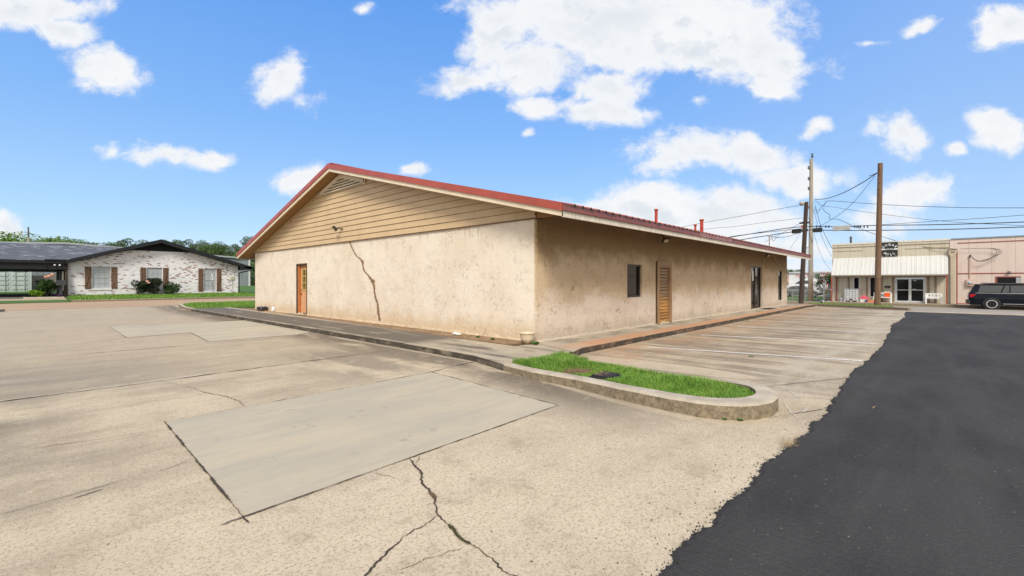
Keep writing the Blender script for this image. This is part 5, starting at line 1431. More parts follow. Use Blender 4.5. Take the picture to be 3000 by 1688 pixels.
TL = [(0, 92, 690, 92, 1.35, 'broad light green tree behind the grey shingle roof and pole'), (0, 150, 700, 96, 1.0, 'light green tree just right of the pole behind the shingle roof'), (0, 45, 702, 98, 1.0, 'light green tree at the left end above the shingle roof'),
      (1, 222, 708, 110, .9, 'small dark tree top first right of the light green trees'), (1, 258, 707, 112, .9, 'second small dark tree top above the shingle roof ridge'), (1, 300, 712, 112, .9, 'third small dark tree top above the shingle roof ridge'), (2, 343, 712, 115, .7, 'narrow dark tree top left of the wispy tree'),
      (2, 362, 702, 105, 1.1, 'thin wispy tree above the left slope of the black gable'), (2, 395, 698, 104, 1.2, 'taller wispy tree nearest the left slope of the black gable'),
      (2, 497, 700, 100, 1.1, 'sparse tree just right of the black gable peak'), (2, 535, 703, 100, 1.2, 'sparse tree halfway down the right gable slope'), (2, 573, 700, 95, 1.0, 'tall open tree with a bare top above the right gable slope'), (1, 590, 714, 98, 1.0, 'low tree filling the gap right of the tall open tree'),
      (1, 622, 716, 92, .85, 'dense dark tree above the left end of the grey shed'), (1, 655, 713, 90, .8, 'dense dark tree above the middle of the grey shed'), (2, 688, 714, 88, 1.0, 'lighter tree above the right end of the grey shed'), (1, 712, 724, 86, .6, 'tree behind the grey shed nearest the red roof corner'),
      (2, 732, 690, 84, .8, 'tallest dark tree rising beside the red roof corner'), (0, 703, 742, 84, .5, 'small bright green tree peeping over the shed roof'), (1, 752, 735, 88, .8, 'dark tree in the gap between shed and stucco building'), (1, 785, 712, 92, .8, 'dark tree half hidden by the left eave of the stucco building')]
for i, (k, px_, ty, d_, wd, lb) in enumerate(TL):
    place(PR[k], px_, ty, d=d_, label=lb, first=k not in used, rz=i*1.9, wide=wd); used.add(k)
g2 = 'trees beyond the white service building'
for i, (px_, ty, wd) in enumerate(((2312, 789, 1.0), (2330, 790, 1.0), (2347, 793, .9))):
    place(PR[1], px_, ty, d=170, label='distant dark tree beyond the white building, ' + ('leftmost of three', 'middle of three', 'rightmost of three')[i], rz=i*2.2, group=g2, wide=wd)
# dense undergrowth behind the lot gap
m = MB(); r2 = random.Random(9)
for k in range(26): leafball(m, (20.5+k*.9, 80+r2.uniform(-2, 2), 2.0+r2.uniform(0, 1.4)), 2.0, 1.5, 2.2, 260, .25, 900+k)
tag(m.build('far_thicket', LM[1]), 'dark thicket beyond the grass between the shed and the stucco building', 'thicket', kind='stuff')
# utility poles left
M_POLEG = simple('grey_pole_wood', (.34, .31, .27), .9, var=.2, scale=4, stretch=(6, 6, .5), bump=.3, bscale=20)
p = at_d(83, 722, 70); pt = at_d(83, 665, 70)
t = thing('utility_pole', (p.x, p.y, gz(p.x, p.y)), 'pale utility pole rising behind the grey shingle roof on the left', 'utility pole')
m = MB(); m.tube([(p.x, p.y, .5), (p.x, p.y, pt.z-1.6)], [.18, .15], 12); m.build('shaft', M_POLEG, t)
m = MB(); m.tube([(p.x, p.y, pt.z-1.65), (p.x, p.y, pt.z)], [.11, .09], 10); m.build('upper_shaft', simple('dark_pole_top', (.13, .12, .11), .9), t)
p = on_z(756, 831, 1.2)
p = at_d(757, 831, 62); pt = at_d(757, 757, 62)
t = thing('utility_pole', (p.x, p.y, gz(p.x, p.y)), 'thin pole with a yellow tag between grey shed and stucco building', 'utility pole')
m = MB(); m.tube([(p.x, p.y, .5), (p.x, p.y, pt.z)], .12, 10); m.build('shaft', M_POLEG, t)
q = at_d(753.5, 803, 61.8); m = MB(); m.box(q.x-.15, q.x+.12, q.y-.1, q.y, q.z-.25, q.z+.25); m.build('yellow_tag', simple('yellow_sign', (.75, .42, .02), .5), t)
q = at_d(752.5, 813, 61.8); m = MB(); m.box(q.x-.12, q.x+.10, q.y-.1, q.y, q.z-.22, q.z+.22); m.build('white_tag', simple('white_sign', (.7, .7, .7), .5), t)
M_WIRE = simple('wire', (.02, .02, .022), .7)
def sag(a, b_, s, n=18): return [a.lerp(b_, i/n)-Vector((0, 0, 4*s*(i/n)*(1-i/n))) for i in range(n+1)]
# ================================================================== right background
SU = 51.9
def panelled(name, base, per=.30, axis=1, dirt=(.40, .33, .25), strength=.5, stain=.4):
    m, g, b = new_mat(name)
    p = world_pos(g); s = g.sep(p)
    f = g.math('FRACT', g.mul(s[axis], 1/per))
    k = g.smooth(g.math('ABSOLUTE', g.sub(f, .5)), .07, .02)
    f2 = g.math('FRACT', g.mul(s[axis], 1/(per*3))); k2 = g.smooth(g.math('ABSOLUTE', g.sub(f2, .5)), .022, .008)
    n = g.noise(g.scale(p, 1, 1.6, .35), 1.2, 6, .7)
    c = g.mix(g.mul(g.smooth(n, .45, .7), stain), (*base, 1), (*dirt, 1))
    c = g.mix(g.mul(k, strength*.55), c, tuple(v*.55 for v in base)+(1,)); c = g.mix(g.mul(k2, strength), c, tuple(v*.35 for v in base)+(1,))
    g.put(b.inputs['Base Color'], c); b.inputs['Roughness'].default_value = .6
    g.put(b.inputs['Normal'], g.bump(k, -.5, .02)); return m
M_BEIGE = panelled('beige_metal_panels', (.53, .485, .395), .30, dirt=(.38, .32, .23))
M_PINKP = panelled('pink_metal_panels', (.62, .52, .475), .42, dirt=(.50, .38, .31), stain=.4, strength=.3)
M_WHITEM = panelled('white_awning_panels', (.56, .565, .55), .305, dirt=(.47, .46, .42), strength=.45, stain=.2)
M_REDT = simple('red_trim_paint', (.28, .075, .055), .6, var=.15)
M_TAUPE = simple('taupe_trim', (.26, .205, .15), .7, var=.15)
M_WHITE = simple('white_paint', (.74, .74, .74), .55, var=.06)
ZP = -.30
def vs(px, u=SU): return on_u(px, HOR-10, u).y
SH = thing('pickup_shop', (SU, 3, ZP), 'beige metal shop with a white awning, glass double doors and a black sign', 'shop')
YL, YR = 7.2, -.78
DL, DR = 2.69, .69
wa = (vs(2500.6), vs(2518), .3, 1.92); wb = (vs(2547.9), vs(2547.9)-.52, .14, 1.92)
m = MB()
hs_ = [(min(wa[:2]), max(wa[:2]), wa[2], wa[3]), (min(wb[:2]), max(wb[:2]), wb[2], wb[3]), (DR, DL, ZP, 1.9)]
wallgrid(m, lambda a, z, d: (SU+d, a, z), YR, YL, ZP, 5.0, hs_, .15, None, True)
m.face([(SU, YL, ZP), (SU, YL, 5.0), (SU+18, YL, 4.4), (SU+18, YL, ZP)])
m.face([(SU, YL, 5.0), (SU, YR, 5.0), (SU+18, YR, 4.4), (SU+18, YL, 4.4)])
m.build('wall', M_BEIGE, SH)
m = MB(); m.box(SU-.04, SU+.1, YR, YL+.03, 4.92, 5.07); m.build('parapet_cap', simple('white_cap', (.62, .60, .55), .5), SH)
M_TANS = simple('tan_strip', (.40, .33, .22), .7)
for (a, b_, c_, d_, mm) in ((YR, 2.46, 4.66, 4.72, M_TAUPE), (3.86, YL, 4.66, 4.72, M_TAUPE), (YR, 2.0, 4.33, 4.37, M_TANS), (4.9, YL-.1, 4.33, 4.37, M_TANS)):
    MB().box(SU-.035, SU-.001, a, b_, c_, d_).build('trim_strip', mm, SH)
# awning
AU, AZ = 50.55, 2.14
m = MB(); m.prism([(SU-.002, 3.70), (AU, AZ), (AU, AZ-.05), (SU-.002, 3.62)], 'y', YR+.12, YL-.1)
y = YR+.2
while y < YL-.1:
    b0 = len(m.v); dz_ = .035
    m.v += [(SU-.01, y-.03, 3.69), (SU-.01, y, 3.69+dz_), (SU-.01, y+.03, 3.69), (AU-.01, y-.03, AZ), (AU-.01, y, AZ+dz_), (AU-.01, y+.03, AZ)]
    m.f += [(b0, b0+1, b0+4, b0+3), (b0+1, b0+2, b0+5, b0+4), (b0+3, b0+4, b0+5)]; y += .305
m.build('awning', M_WHITEM, SH)
for y in (YR+.12, YL-.11): MB().prism([(SU, 3.68), (AU, AZ-.03), (AU, AZ-.10), (SU, 2.05)], 'y', y, y+.012).build('awning_end', M_WHITEM, SH)
m = MB(); m.box(AU+.02, AU+.12, YR+.12, YL-.1, AZ-.14, AZ-.05); m.build('awning_beam', M_TAUPE, SH)
for (y, u_) in ((YL-.14, AU+.06), (YL-.34, SU-.10), (YR+.2, AU+.06)):
    m = MB(); m.box(u_-.045, u_+.045, y-.05, y+.05, ZP, AZ-.05); m.build('post', M_REDT, SH)
# front trims and openings
m = MB(); m.box(SU-.02, SU-.001, YR+.1, YL-.1, 1.93, 2.12); m.build('header', M_TAUPE, SH)
for y in (5.95, 4.62, DL+.12, DR-.16, -.02+.1, 3.55):
    m = MB(); m.box(SU-.025, SU-.002, y-.07, y+.07, ZP, 1.93); m.build('pilaster', M_TAUPE, SH)
for w_ in hs_[:2]:
    a, b_, c_, d_ = w_; m = MB()
    m.box(SU-.02, SU+.06, a, a+.045, c_, d_); m.box(SU-.02, SU+.06, b_-.045, b_, c_, d_); m.box(SU-.02, SU+.06, a+.045, b_-.045, d_-.045, d_); m.box(SU-.02, SU+.06, a+.045, b_-.045, c_, c_+.045)
    f = m.build('window', M_WHITE, SH); MB().box(SU+.04, SU+.05, a+.045, b_-.045, c_+.045, d_-.045).build('pane', M_GLASSD, f)
M_ALU = simple('aluminium_frame', (.58, .60, .63), .4, var=.08)
m = MB(); m.box(SU-.03, SU+.08, DR, DR+.07, ZP, 1.9); m.box(SU-.03, SU+.08, DL-.07, DL, ZP, 1.9); m.box(SU-.03, SU+.08, DR+.07, DL-.07, 1.82, 1.9); DF = m.build('door_frame', M_ALU, SH)
mid = (DL+DR)/2
for (a, b_) in ((DR+.075, mid-.01), (mid+.01, DL-.075)):
    m = MB(); m.box(SU-.02, SU+.03, a, a+.08, ZP+.02, 1.80); m.box(SU-.02, SU+.03, b_-.08, b_, ZP+.02, 1.80); m.box(SU-.02, SU+.03, a+.08, b_-.08, 1.70, 1.80); m.box(SU-.02, SU+.03, a+.08, b_-.08, ZP+.02, ZP+.17); m.box(SU-.025, SU+.02, a+.08, b_-.08, .77, .83)
    d = m.build('glass_door', M_ALU, SH); MB().box(SU+.01, SU+.015, a+.08, b_-.08, ZP+.17, 1.70).build('pane', M_GLASSD, d)
m = MB(); m.box(SU+.0, SU+.008, mid-.42, mid-.22, 1.58, 1.64); m.box(SU+.0, SU+.008, mid-.4, mid-.15, .84, .88); m.build('door_sticker', M_WHITE, DF)
# sign with cut lettering
SGY0, SGY1, SGZ0, SGZ1 = 2.49, 3.84, 3.74, 4.98
sg = MB().box(SU-.09, SU-.045, SGY0, SGY1, SGZ0, SGZ1).build('sign', simple('sign_black', (.018, .019, .022), .6, var=.1), SH)
M_LET = simple('sign_white', (.70, .70, .70), .6, var=.04)
def letter(s, c, h, rot, par, mat, u, name='letter', wx=1.0, facing=-1):
    cu = bpy.data.curves.new(name, 'FONT'); cu.body = s; cu.size = h; cu.extrude = .004; cu.align_x = 'CENTER'; cu.align_y = 'CENTER'; cu.offset = h*.022; cu.resolution_u = 3
    tmp = bpy.data.objects.new(name, cu); col.objects.link(tmp); dg = bpy.context.evaluated_depsgraph_get(); me = bpy.data.meshes.new_from_object(tmp.evaluated_get(dg)); bpy.data.objects.remove(tmp)
    me.materials.clear(); me.materials.append(mat)
    o = bpy.data.objects.new(name, me); col.objects.link(o)
    # text plane: x of the text runs towards -v, y up, facing -u
    B = Matrix(((0, 0, -1, 0), (-1, 0, 0, 0), (0, 1, 0, 0), (0, 0, 0, 1)))
    Mx = Matrix.Translation((u, c[0], c[1])) @ B @ Matrix.Rotation(rot, 4, 'Z') @ Matrix.Diagonal((wx, 1, 1, 1))
    me.transform(Matrix.Translation(-WLOC[par.name]) @ Mx)
    o.parent = par; WLOC[o.name] = WLOC[par.name]; return o
SC = 3.04; SCz = 4.20
for i, ch in enumerate('SUGAR'):
    a = R(48-24*i); rr = .56
    letter(ch, (SC+math.sin(a)*rr, SCz+.0+math.cos(a)*rr), .26, a, sg, M_LET, SU-.095, wx=.95)
for i, ch in enumerate('MILL'):
    a = R(-33+22*i); rr = .52
    letter(ch, (SC-math.sin(a)*rr, SCz+.36-math.cos(a)*rr-.14), .27, a, sg, M_LET, SU-.095, wx=(1.05 if ch == 'M' else .95))
m = MB(); h = .062; m.prism([(SC-.62, SCz-h+.17), (SC-.52, SCz+.17), (SC-.62, SCz+h+.17), (SC+.62, SCz+h+.17), (SC+.52, SCz+.17), (SC+.62, SCz-h+.17)], 'x', SU-.097, SU-.091); m.build('banner', M_LET, sg)
letter('PICKUP', (SC, SCz+.17), .15, 0, sg, simple('sign_black_letter', (.018, .019, .022), .6), SU-.10, wx=1.25)
m = MB()
for k in range(4): m.box(SU-.097, SU-.091, SGY0+.1+k*.3, SGY0+.2+k*.3, SGZ0+.01, SGZ0+.035)
m.build('lower_line', M_LET, sg)
m = MB(); m.tube([(SU+1, 5.9, 4.9), (SU+1, 5.9, 5.75)], .09, 10); m.build('vent_pipe', simple('dark_pipe', (.08, .08, .09), .6), SH)
# hook rack
m = MB(); m.box(SU-.06, SU-.03, 2.98, 3.38, .98, 1.15)
for y in (3.08, 3.28): m.tube([(SU-.06, y, .98), (SU-.09, y, .88), (SU-.12, y, .92)], .012, 6)
o = m.build('hook_rack', M_BLKPL, origin=(SU, 3.18, 1.0)); tag(o, 'small black hook rack on the beige wall left of the shop doors', 'rack')
# porch slab and kerb of the shops
def rect(u0, u1, v0, v1): return [(u0, v0), (u1, v0), (u1, v1), (u0, v1)]
m = MB(); m.box(50.2, SU+.3, -40, 7.6, -.9, ZP); tag(m.build('shop_pavement', M_KERB, bevel=.02), kind='structure')
# drain box between the shops
t = thing('drain_pipe', (SU, YR-.1, ZP), 'beige funnel-topped drain pipe between the beige and pink buildings', 'drain pipe')
m = MB(); yc = YR-.16
m.prism([(yc-.13, ZP), (yc+.13, ZP), (yc+.13, 3.5), (yc+.24, 3.85), (yc+.24, 4.12), (yc-.24, 4.12), (yc-.24, 3.85), (yc-.13, 3.5)], 'x', SU-.26, SU-.02); m.build('pipe', simple('beige_pipe', (.45, .39, .30), .7, var=.1), t, bevel=.015)
m = MB(); m.box(SU-.29, SU-.02, yc-.27, yc+.27, 4.12, 4.20); m.box(SU-.27, SU-.26, yc-.13, yc+.13, 3.86, 3.98); m.build('hopper_rim', M_TAUPE, t)
# pink building
PK = thing('pink_building', (SU, -8, ZP), 'pink ribbed metal building with red trim lines behind the black car', 'building')
PW = (vs(2991), vs(2921), .2, 1.85); PW = (min(PW[:2]), max(PW[:2]), PW[2], PW[3])
m = MB(); wallgrid(m, lambda a, z, d: (SU-.04+d, a, z), -28, YR-.001, ZP-.2, 4.97, [PW], .2, None, True)
m.face([(SU-.04, YR-.05, 4.97), (SU-.04, -28, 4.97), (SU+18, -28, 4.5), (SU+18, YR-.05, 4.5)]); m.build('wall', M_PINKP, PK)
m = MB(); m.box(SU-.10, SU, -28, YR-.05, 4.96, 5.05); m.build('parapet_cap', simple('blue_grey_cap', (.20, .26, .32), .5), PK)
for (a, b_) in ((4.62, 4.68), (2.14, 2.21), (ZP, ZP+.07)):
    m = MB(); m.box(SU-.075, SU-.045, -28, YR-.45, a, b_); m.build('trim_strip', M_REDT, PK)
m = MB(); m.box(SU-.075, SU-.045, YR-.45, YR-.39, ZP, 4.0); m.build('corner_strip', M_REDT, PK)
a, b_, c_, d_ = PW
m = MB(); m.box(SU-.08, SU-.04, b_, b_+.09, c_, d_+.08); m.box(SU-.08, SU-.04, a, b_, d_, d_+.08); f = m.build('window_trim', M_REDT, PK)
MB().box(SU+.13, SU+.15, a, b_, c_, d_).build('dark_interior', M_GLASSD, f)
m = MB(); m.box(SU-.3, SU-.26, a+.0, a+.28, c_, d_-.02); m.build('open_shutter', simple('grey_shutter', (.35, .38, .40), .5), f)
m = MB(); m.lathe([(0, 0), (.07, .01), (.10, .06), (.10, .14), (.05, .2), (0, .2)], (SU-.18, vs(2956), 2.15), 16); m.build('wall_lamp', simple('lamp_grey', (.20, .19, .18), .4), PK)
# electric service on the pink wall
ym = vs(2841); t = thing('electric_meter', (SU-.1, ym, .8), 'pink electricity meter box with conduit on the pink wall', 'electric meter')
m = MB(); m.box(SU-.24, SU-.06, ym-.20, ym+.20, 1.18, 1.72); m.build('box', simple('pink_box', (.58, .42, .36), .6, var=.1), t, bevel=.015)
m = MB(); m.lathe([(0, -.13), (.08, -.12), (.11, -.06), (.11, .0)], (SU-.24, ym, 1.45), 18, 'x'); m.build('dial', simple('meter_glass', (.40, .50, .58), .2), t)
m = MB(); m.tube([(SU-.11, ym, 1.72), (SU-.11, ym, 3.45)], .035, 8); m.build('conduit', simple('pink_conduit', (.55, .40, .33), .6), t)
m = MB(); m.tube([(SU-.11, ym, 3.44), (SU-.13, ym, 3.6), (SU-.2, ym-.05, 3.62)], .05, 8); m.build('weatherhead', M_BLKPL, t)
m = MB()
for k, s in enumerate((0, .08, -.08)):
    pts = [(SU-.2, ym-.05, 3.6), (SU-.35, ym-.4, 3.18-.02*k), (SU-.4, ym-1.0-s, 3.25+s), (SU-.35, ym-1.55-s*1.5, 3.7), (SU-.3, ym-1.5-s*1.5, 4.0), (SU-.3, ym-.9, 4.14), (SU-.3, YR-.6, 4.16)]
    P_ = []
    for i in range(len(pts)-1):
        for q in range(4):
            t_ = q/4; p0, p1, p2, p3 = [Vector(pts[max(0, min(len(pts)-1, i+o_))]) for o_ in (-1, 0, 1, 2)]
            P_.append(.5*((2*p1)+(p2-p0)*t_+(2*p0-5*p1+4*p2-p3)*t_*t_+(3*p1-p0-3*p2+p3)*t_**3))
    P_.append(Vector(pts[-1])); m.tube(P_, .016, 6)
m.build('cable_loop', M_WIRE, t)

# things on the shop pavement
z = ZP
def bench(y0, y1, label):
    t = thing('bench', (SU-.7, (y0+y1)/2, z), label, 'bench', 'white benches in front of the beige shop')
    m = MB(); m.box(SU-.95, SU-.42, y0, y1, z+.42, z+.48); m.build('seat', M_WHITE, t, bevel=.01)
    m = MB(); m.box(SU-.46, SU-.40, y0, y1, z+.74, z+.86); m.box(SU-.46, SU-.40, y0, y1, z+.50, z+.58)
    n = 5; L = (y1-y0)
    for k in range(n): m.box(SU-.455, SU-.405, y0+L*k/n, y0+L*(k+.62)/n, z+.58, z+.74)
    m.build('backrest', M_WHITE, t)
    for (a, b_) in ((y0, y0+.09), (y1-.09, y1)):
        m = MB(); m.box(SU-.95, SU-.42, a, b_, z, z+.42); m.box(SU-.47, SU-.40, a, b_, z+.42, z+.86); m.box(SU-.95, SU-.45, a, b_, z+.5, z+.58) if a == y0 else None; m.build('end_frame', M_WHITE, t)
bench(vs(2613, SU-.7), vs(2613, SU-.7)+1.25, 'white slat-backed bench carrying an orange cooler beside the pole')
bench(vs(2761, SU-.7), vs(2711, SU-.7), 'empty white bench right of the shop doors')
yc = vs(2599.5, SU-.75); t = thing('cooler', (SU-.75, yc, z+.48), 'orange water cooler with a white lid on the white bench', 'cooler')
m = MB(); m.prism([(yc-.17, z+.48), (yc+.17, z+.48), (yc+.19, z+.86), (yc-.19, z+.86)], 'x', SU-.93, SU-.60); m.build('body', simple('orange_plastic', (.80, .10, .01), .4, var=.04), t, bevel=.03)
m = MB(); m.box(SU-.95, SU-.58, yc-.21, yc+.21, z+.86, z+.94); m.build('lid', M_WHITE, t, bevel=.02)
# caged tank
ya, yb = vs(2518, SU-.6), vs(2474.7, SU-.6); t = thing('caged_tank', (SU-.7, (ya+yb)/2, z), 'white plastic bulk tank in a steel cage under the awning', 'tank')
u0_, u1_ = SU-1.25, SU-.15
m = MB(); m.box(u0_+.04, u1_-.04, ya+.04, yb-.04, z+.16, z+1.12); m.build('tank', simple('milky_plastic', (.62, .64, .66), .4, var=.08), t, bevel=.05)
m = MB()
for k in range(6):
    y = ya+(yb-ya)*k/5; m.tube([(u0_, y, z+.14), (u0_, y, z+1.15)], .014, 5)
for k in range(6):
    zz = z+.16+k*.198; m.tube([(u0_, ya, zz), (u0_, yb, zz)], .014, 5); m.tube([(u0_, ya, zz), (u1_, ya, zz)], .014, 5); m.tube([(u0_, yb, zz), (u1_, yb, zz)], .014, 5)
m.tube([(u0_, ya, z+1.16), (u0_, yb, z+1.16)], .03, 6)
m.build('cage', simple('cage_steel', (.35, .36, .38), .4, metal=.6), t)
m = MB()
for a in (ya, (ya+yb)/2-.06, yb-.12): m.box(u0_, u1_, a, a+.12, z, z+.10)
m.box(u0_, u1_, ya, yb, z+.10, z+.14); m.build('pallet', simple('pallet', (.45, .46, .47), .7), t)
m = MB(); yc = (ya+yb)/2; m.lathe([(0, -.12), (.08, -.12), (.08, -.02), (.12, 0)], (u0_+.06, yc, z+.22), 14, 'x'); m.build('valve', simple('valve_dark', (.10, .08, .06), .7), t)
yc = vs(2466.5, SU-.7); t = thing('bucket', (SU-.7, yc, z), 'white plastic bucket beside the caged tank', 'bucket')
m = MB(); m.lathe([(0, .0), (.12, 0), (.145, .30), (.16, .30), (.16, .35), (.14, .36), (.125, .05), (0, .04)], (SU-.7, yc, z), 20); m.build('body', M_WHITE, t); m = MB(); m.tube([(SU-.7, yc-.16, z+.33), (SU-.88, yc, z+.2), (SU-.7, yc+.16, z+.33)], .006, 5); m.build('handle', M_WFR, t)
# toys and boxes
yc = vs(2530, SU-.8); t = thing('doll_house', (SU-.8, yc, z), 'toy house with a pink roof on the pavement left of the pole', 'toy')
MB().box(SU-1.0, SU-.65, yc-.24, yc+.24, z, z+.30).build('walls', simple('toy_white', (.60, .62, .62), .5, var=.15, scale=20), t)
m = MB(); m.prism([(yc-.46, z+.26), (yc+.30, z+.30), (yc-.03, z+.62)], 'x', SU-1.03, SU-.6); m.build('roof', simple('toy_pink', (.68, .10, .16), .5, var=.1), t)
yc = vs(2538, SU-1.1); t = thing('ball', (SU-1.1, yc, z+.1), 'small dark blue ball between the toy house and the orange crate', 'ball'); m = MB(); m.lathe([(0, -.11), (.06, -.095), (.105, -.04), (.11, .02), (.08, .075), (0, .11)], (SU-1.1, yc, z+.11), 16); m.build('shell', simple('navy', (.03, .04, .14), .4, var=.3, scale=20), t, smooth=True)
yc = vs(2556, SU-.9); t = thing('crate', (SU-.9, yc, z), 'low orange crate full of odds and ends half behind the pole', 'crate')
MB().box(SU-1.1, SU-.7, yc-.42, yc+.36, z, z+.17).build('box', simple('crate_orange', (.55, .18, .05), .7, var=.3, scale=12), t)
m = MB(); r2 = random.Random(3)
for k in range(9): a = yc-.36+k*.08; m.box(SU-1.0, SU-.8, a, a+.06, z+.17, z+.2+r2.uniform(.02, .12))
m.build('contents', simple('odds_and_ends', (.50, .38, .28), .7, var=.5, scale=9), t)
m = MB(); pz = at_d(2425, 884, 44); m.lathe([(.14, -.3), (.16, -.3), (.16, .35), (.14, .35)], (50.3, 7.75, -.38), 14, 'x'); o = m.build('drain_culvert', simple('pipe_pvc', (.55, .55, .53), .5), origin=(50.3, 7.75, -.38)); tag(o, 'short white drain pipe end sticking from the end of the shop pavement', 'pipe')
m = MB(); m.box(50.8, 51.2, .2-1.4, .9-1.4, z+.002, z+.02); o = m.build('floor_mat', M_BLKPL, origin=(51, -.8, z)); tag(o, 'thin dark mat on the pavement beneath the empty white bench', 'mat')

# ------------------------------------------------------------------ cars
M_TYRE = simple('tyre', (.02, .02, .021), .85); M_RIM = simple('rim', (.55, .56, .58), .3, metal=.6); M_RIMD = simple('dark_rim', (.03, .03, .035), .3, metal=.6)
M_CGL = simple('car_glass', (.012, .018, .028), .04, spec=1.0, var=.02, coat=.6)
def wheel(m_t, m_r, x, y, r, w_, par, dark, side, spokes=6):
    m = MB(); m.lathe([(r*.70, -w_/2), (r*.96, -w_/2), (r, -w_*.3), (r, w_*.3), (r*.96, w_/2), (r*.70, w_/2), (r*.66, 0)], (x, y, r), 28, 'y'); wo = m.build('wheel', M_TYRE, par)
    m = MB(); yo = y+side*w_*.42
    m.lathe([(r*.62, -.02), (r*.74, -.02), (r*.74, .02), (r*.62, .02), (r*.62, -.02)], (x, yo, r), 28, 'y'); m.build('rim', M_RIM, wo)
    m = MB(); m.lathe([(0, -.03), (r*.64, -.03), (r*.64, -.02), (0, -.02)], (x, yo-side*.03, r), 24, 'y'); m.build('hub', M_RIMD, wo)
    m = MB()
    for k in range(spokes):
        a = k*2*math.pi/spokes; m.box(-.028, .028, -.015, .015, 0, r*.66, Matrix.Translation((x, yo, r)) @ Matrix.Rotation(a, 4, 'Y'))
    m.build('spokes', M_RIMD if dark else M_RIM, wo)
def car(name, prof, wheels, rw, W, paint, label, cat, side_glass, parts, dark=False, zb=.28, tumble=.22, glassm=None):
    """prof: stations (x, belt z, roof z, plan factor) from the tail (x=0) to the nose; y is across"""
    t = thing(name, (0, 0, 0), label, cat)
    m = MB(); R_ = []
    for (x, bz, tz, pf) in prof:
        h = W/2*pf; tt = max(0, tz-bz); ti = tumble*min(1, tt/.5)
        lift = zb + (.10 if pf < .93 else 0)
        ring = [(0, lift), (h*.86, lift), (h*.97, lift+.10), (h, lift+(bz-lift)*.45), (h*.985, bz-.06), (h*.95, bz), (h*.95-ti*.55, bz+tt*.62), (h*.95-ti, bz+tt*.93), (h*.78-ti, tz), (0, tz+.015)]
        R_.append([(x, -y, z_) for y, z_ in ring] + [(x, y, z_) for y, z_ in ring[-2:0:-1]])
    n = len(R_[0])
    for r_ in R_: m.v += r_
    for i in range(len(R_)-1):
        for k in range(n): m.f.append((i*n+k, (i+1)*n+k, (i+1)*n+(k+1) % n, i*n+(k+1) % n))
    m.f.append(tuple(range(n))); m.f.append(tuple((len(R_)-1)*n+k for k in range(n))[::-1])
    body = m.build('body', paint, t, smooth=True)
    try: body.data.set_sharp_from_angle(angle=R(32))
    except Exception: pass
    def surf(x, z_):
        for (a, b_) in zip(prof, prof[1:]):
            if a[0] <= x <= b_[0] or b_ is prof[-1]:
                f = min(1, max(0, (x-a[0])/(b_[0]-a[0]))); bz, tz, pf = [a[q]+(b_[q]-a[q])*f for q in (1, 2, 3)]; break
        h = W/2*pf; tt = max(.01, tz-bz); ti = tumble*min(1, tt/.5); k = (z_-bz)/tt
        if k <= 0:
            return h*.985 if z_ > bz-.06 else h
        return h*.95-ti*.55*min(1, k/.62) if k < .62 else h*.95-ti*(.55+.45*min(1, (k-.62)/.31))
    def panel(q, s, off, N=8):
        m = MB()
        for j in range(N+1):
            for i in range(N+1):
                a, b_ = i/N, j/N
                x = (q[0][0]*(1-a)+q[1][0]*a)*(1-b_)+(q[3][0]*(1-a)+q[2][0]*a)*b_; z_ = (q[0][1]*(1-a)+q[1][1]*a)*(1-b_)+(q[3][1]*(1-a)+q[2][1]*a)*b_
                m.v.append((x, s*(surf(x, z_)+off), z_))
        for j in range(N):
            for i in range(N):
                a = j*(N+1)+i; f = (a, a+1, a+N+2, a+N+1); m.f.append(f if s < 0 else f[::-1])
        return m
    for poly in side_glass:
        for s in (-1, 1):
            panel(poly, s, .008).build('side_window', glassm or M_CGL, t)
    for wx in wheels:
        for s in (-1, 1):
            m = MB(); yy = s*W/2*.93
            hp = W/2*1.005
            m.lathe([(0, -.0), (rw*1.17, 0), (rw*1.17, -.05*s), (0, -.05*s)], (wx, s*hp, rw), 28, 'y'); m.build('wheel_arch', M_BLKPL, t)
            wheel(None, None, wx, s*(W/2-.07), rw, .24, t, dark, s)
    for (nm, poly, mt, off) in parts.get('side', []):
        for s in (-1, 1):
            panel(poly, s, off).build(nm, mt, t)
    for (nm, bx, mt) in parts.get('box', []):
        m = MB(); m.box(*bx); m.build(nm, mt, t, bevel=.01)
    for key, nm in (('rear_glass', 'rear_window'), ('windscreen', 'windscreen')):
        if key in parts: m = MB(); m.face([tuple(p) for p in parts[key]]); m.build(nm, M_CGL, t)
    return t
M_TAIL = simple('tail_lamp', (.45, .01, .015), .2); M_CHROME = simple('chrome', (.65, .66, .68), .15, metal=.9)
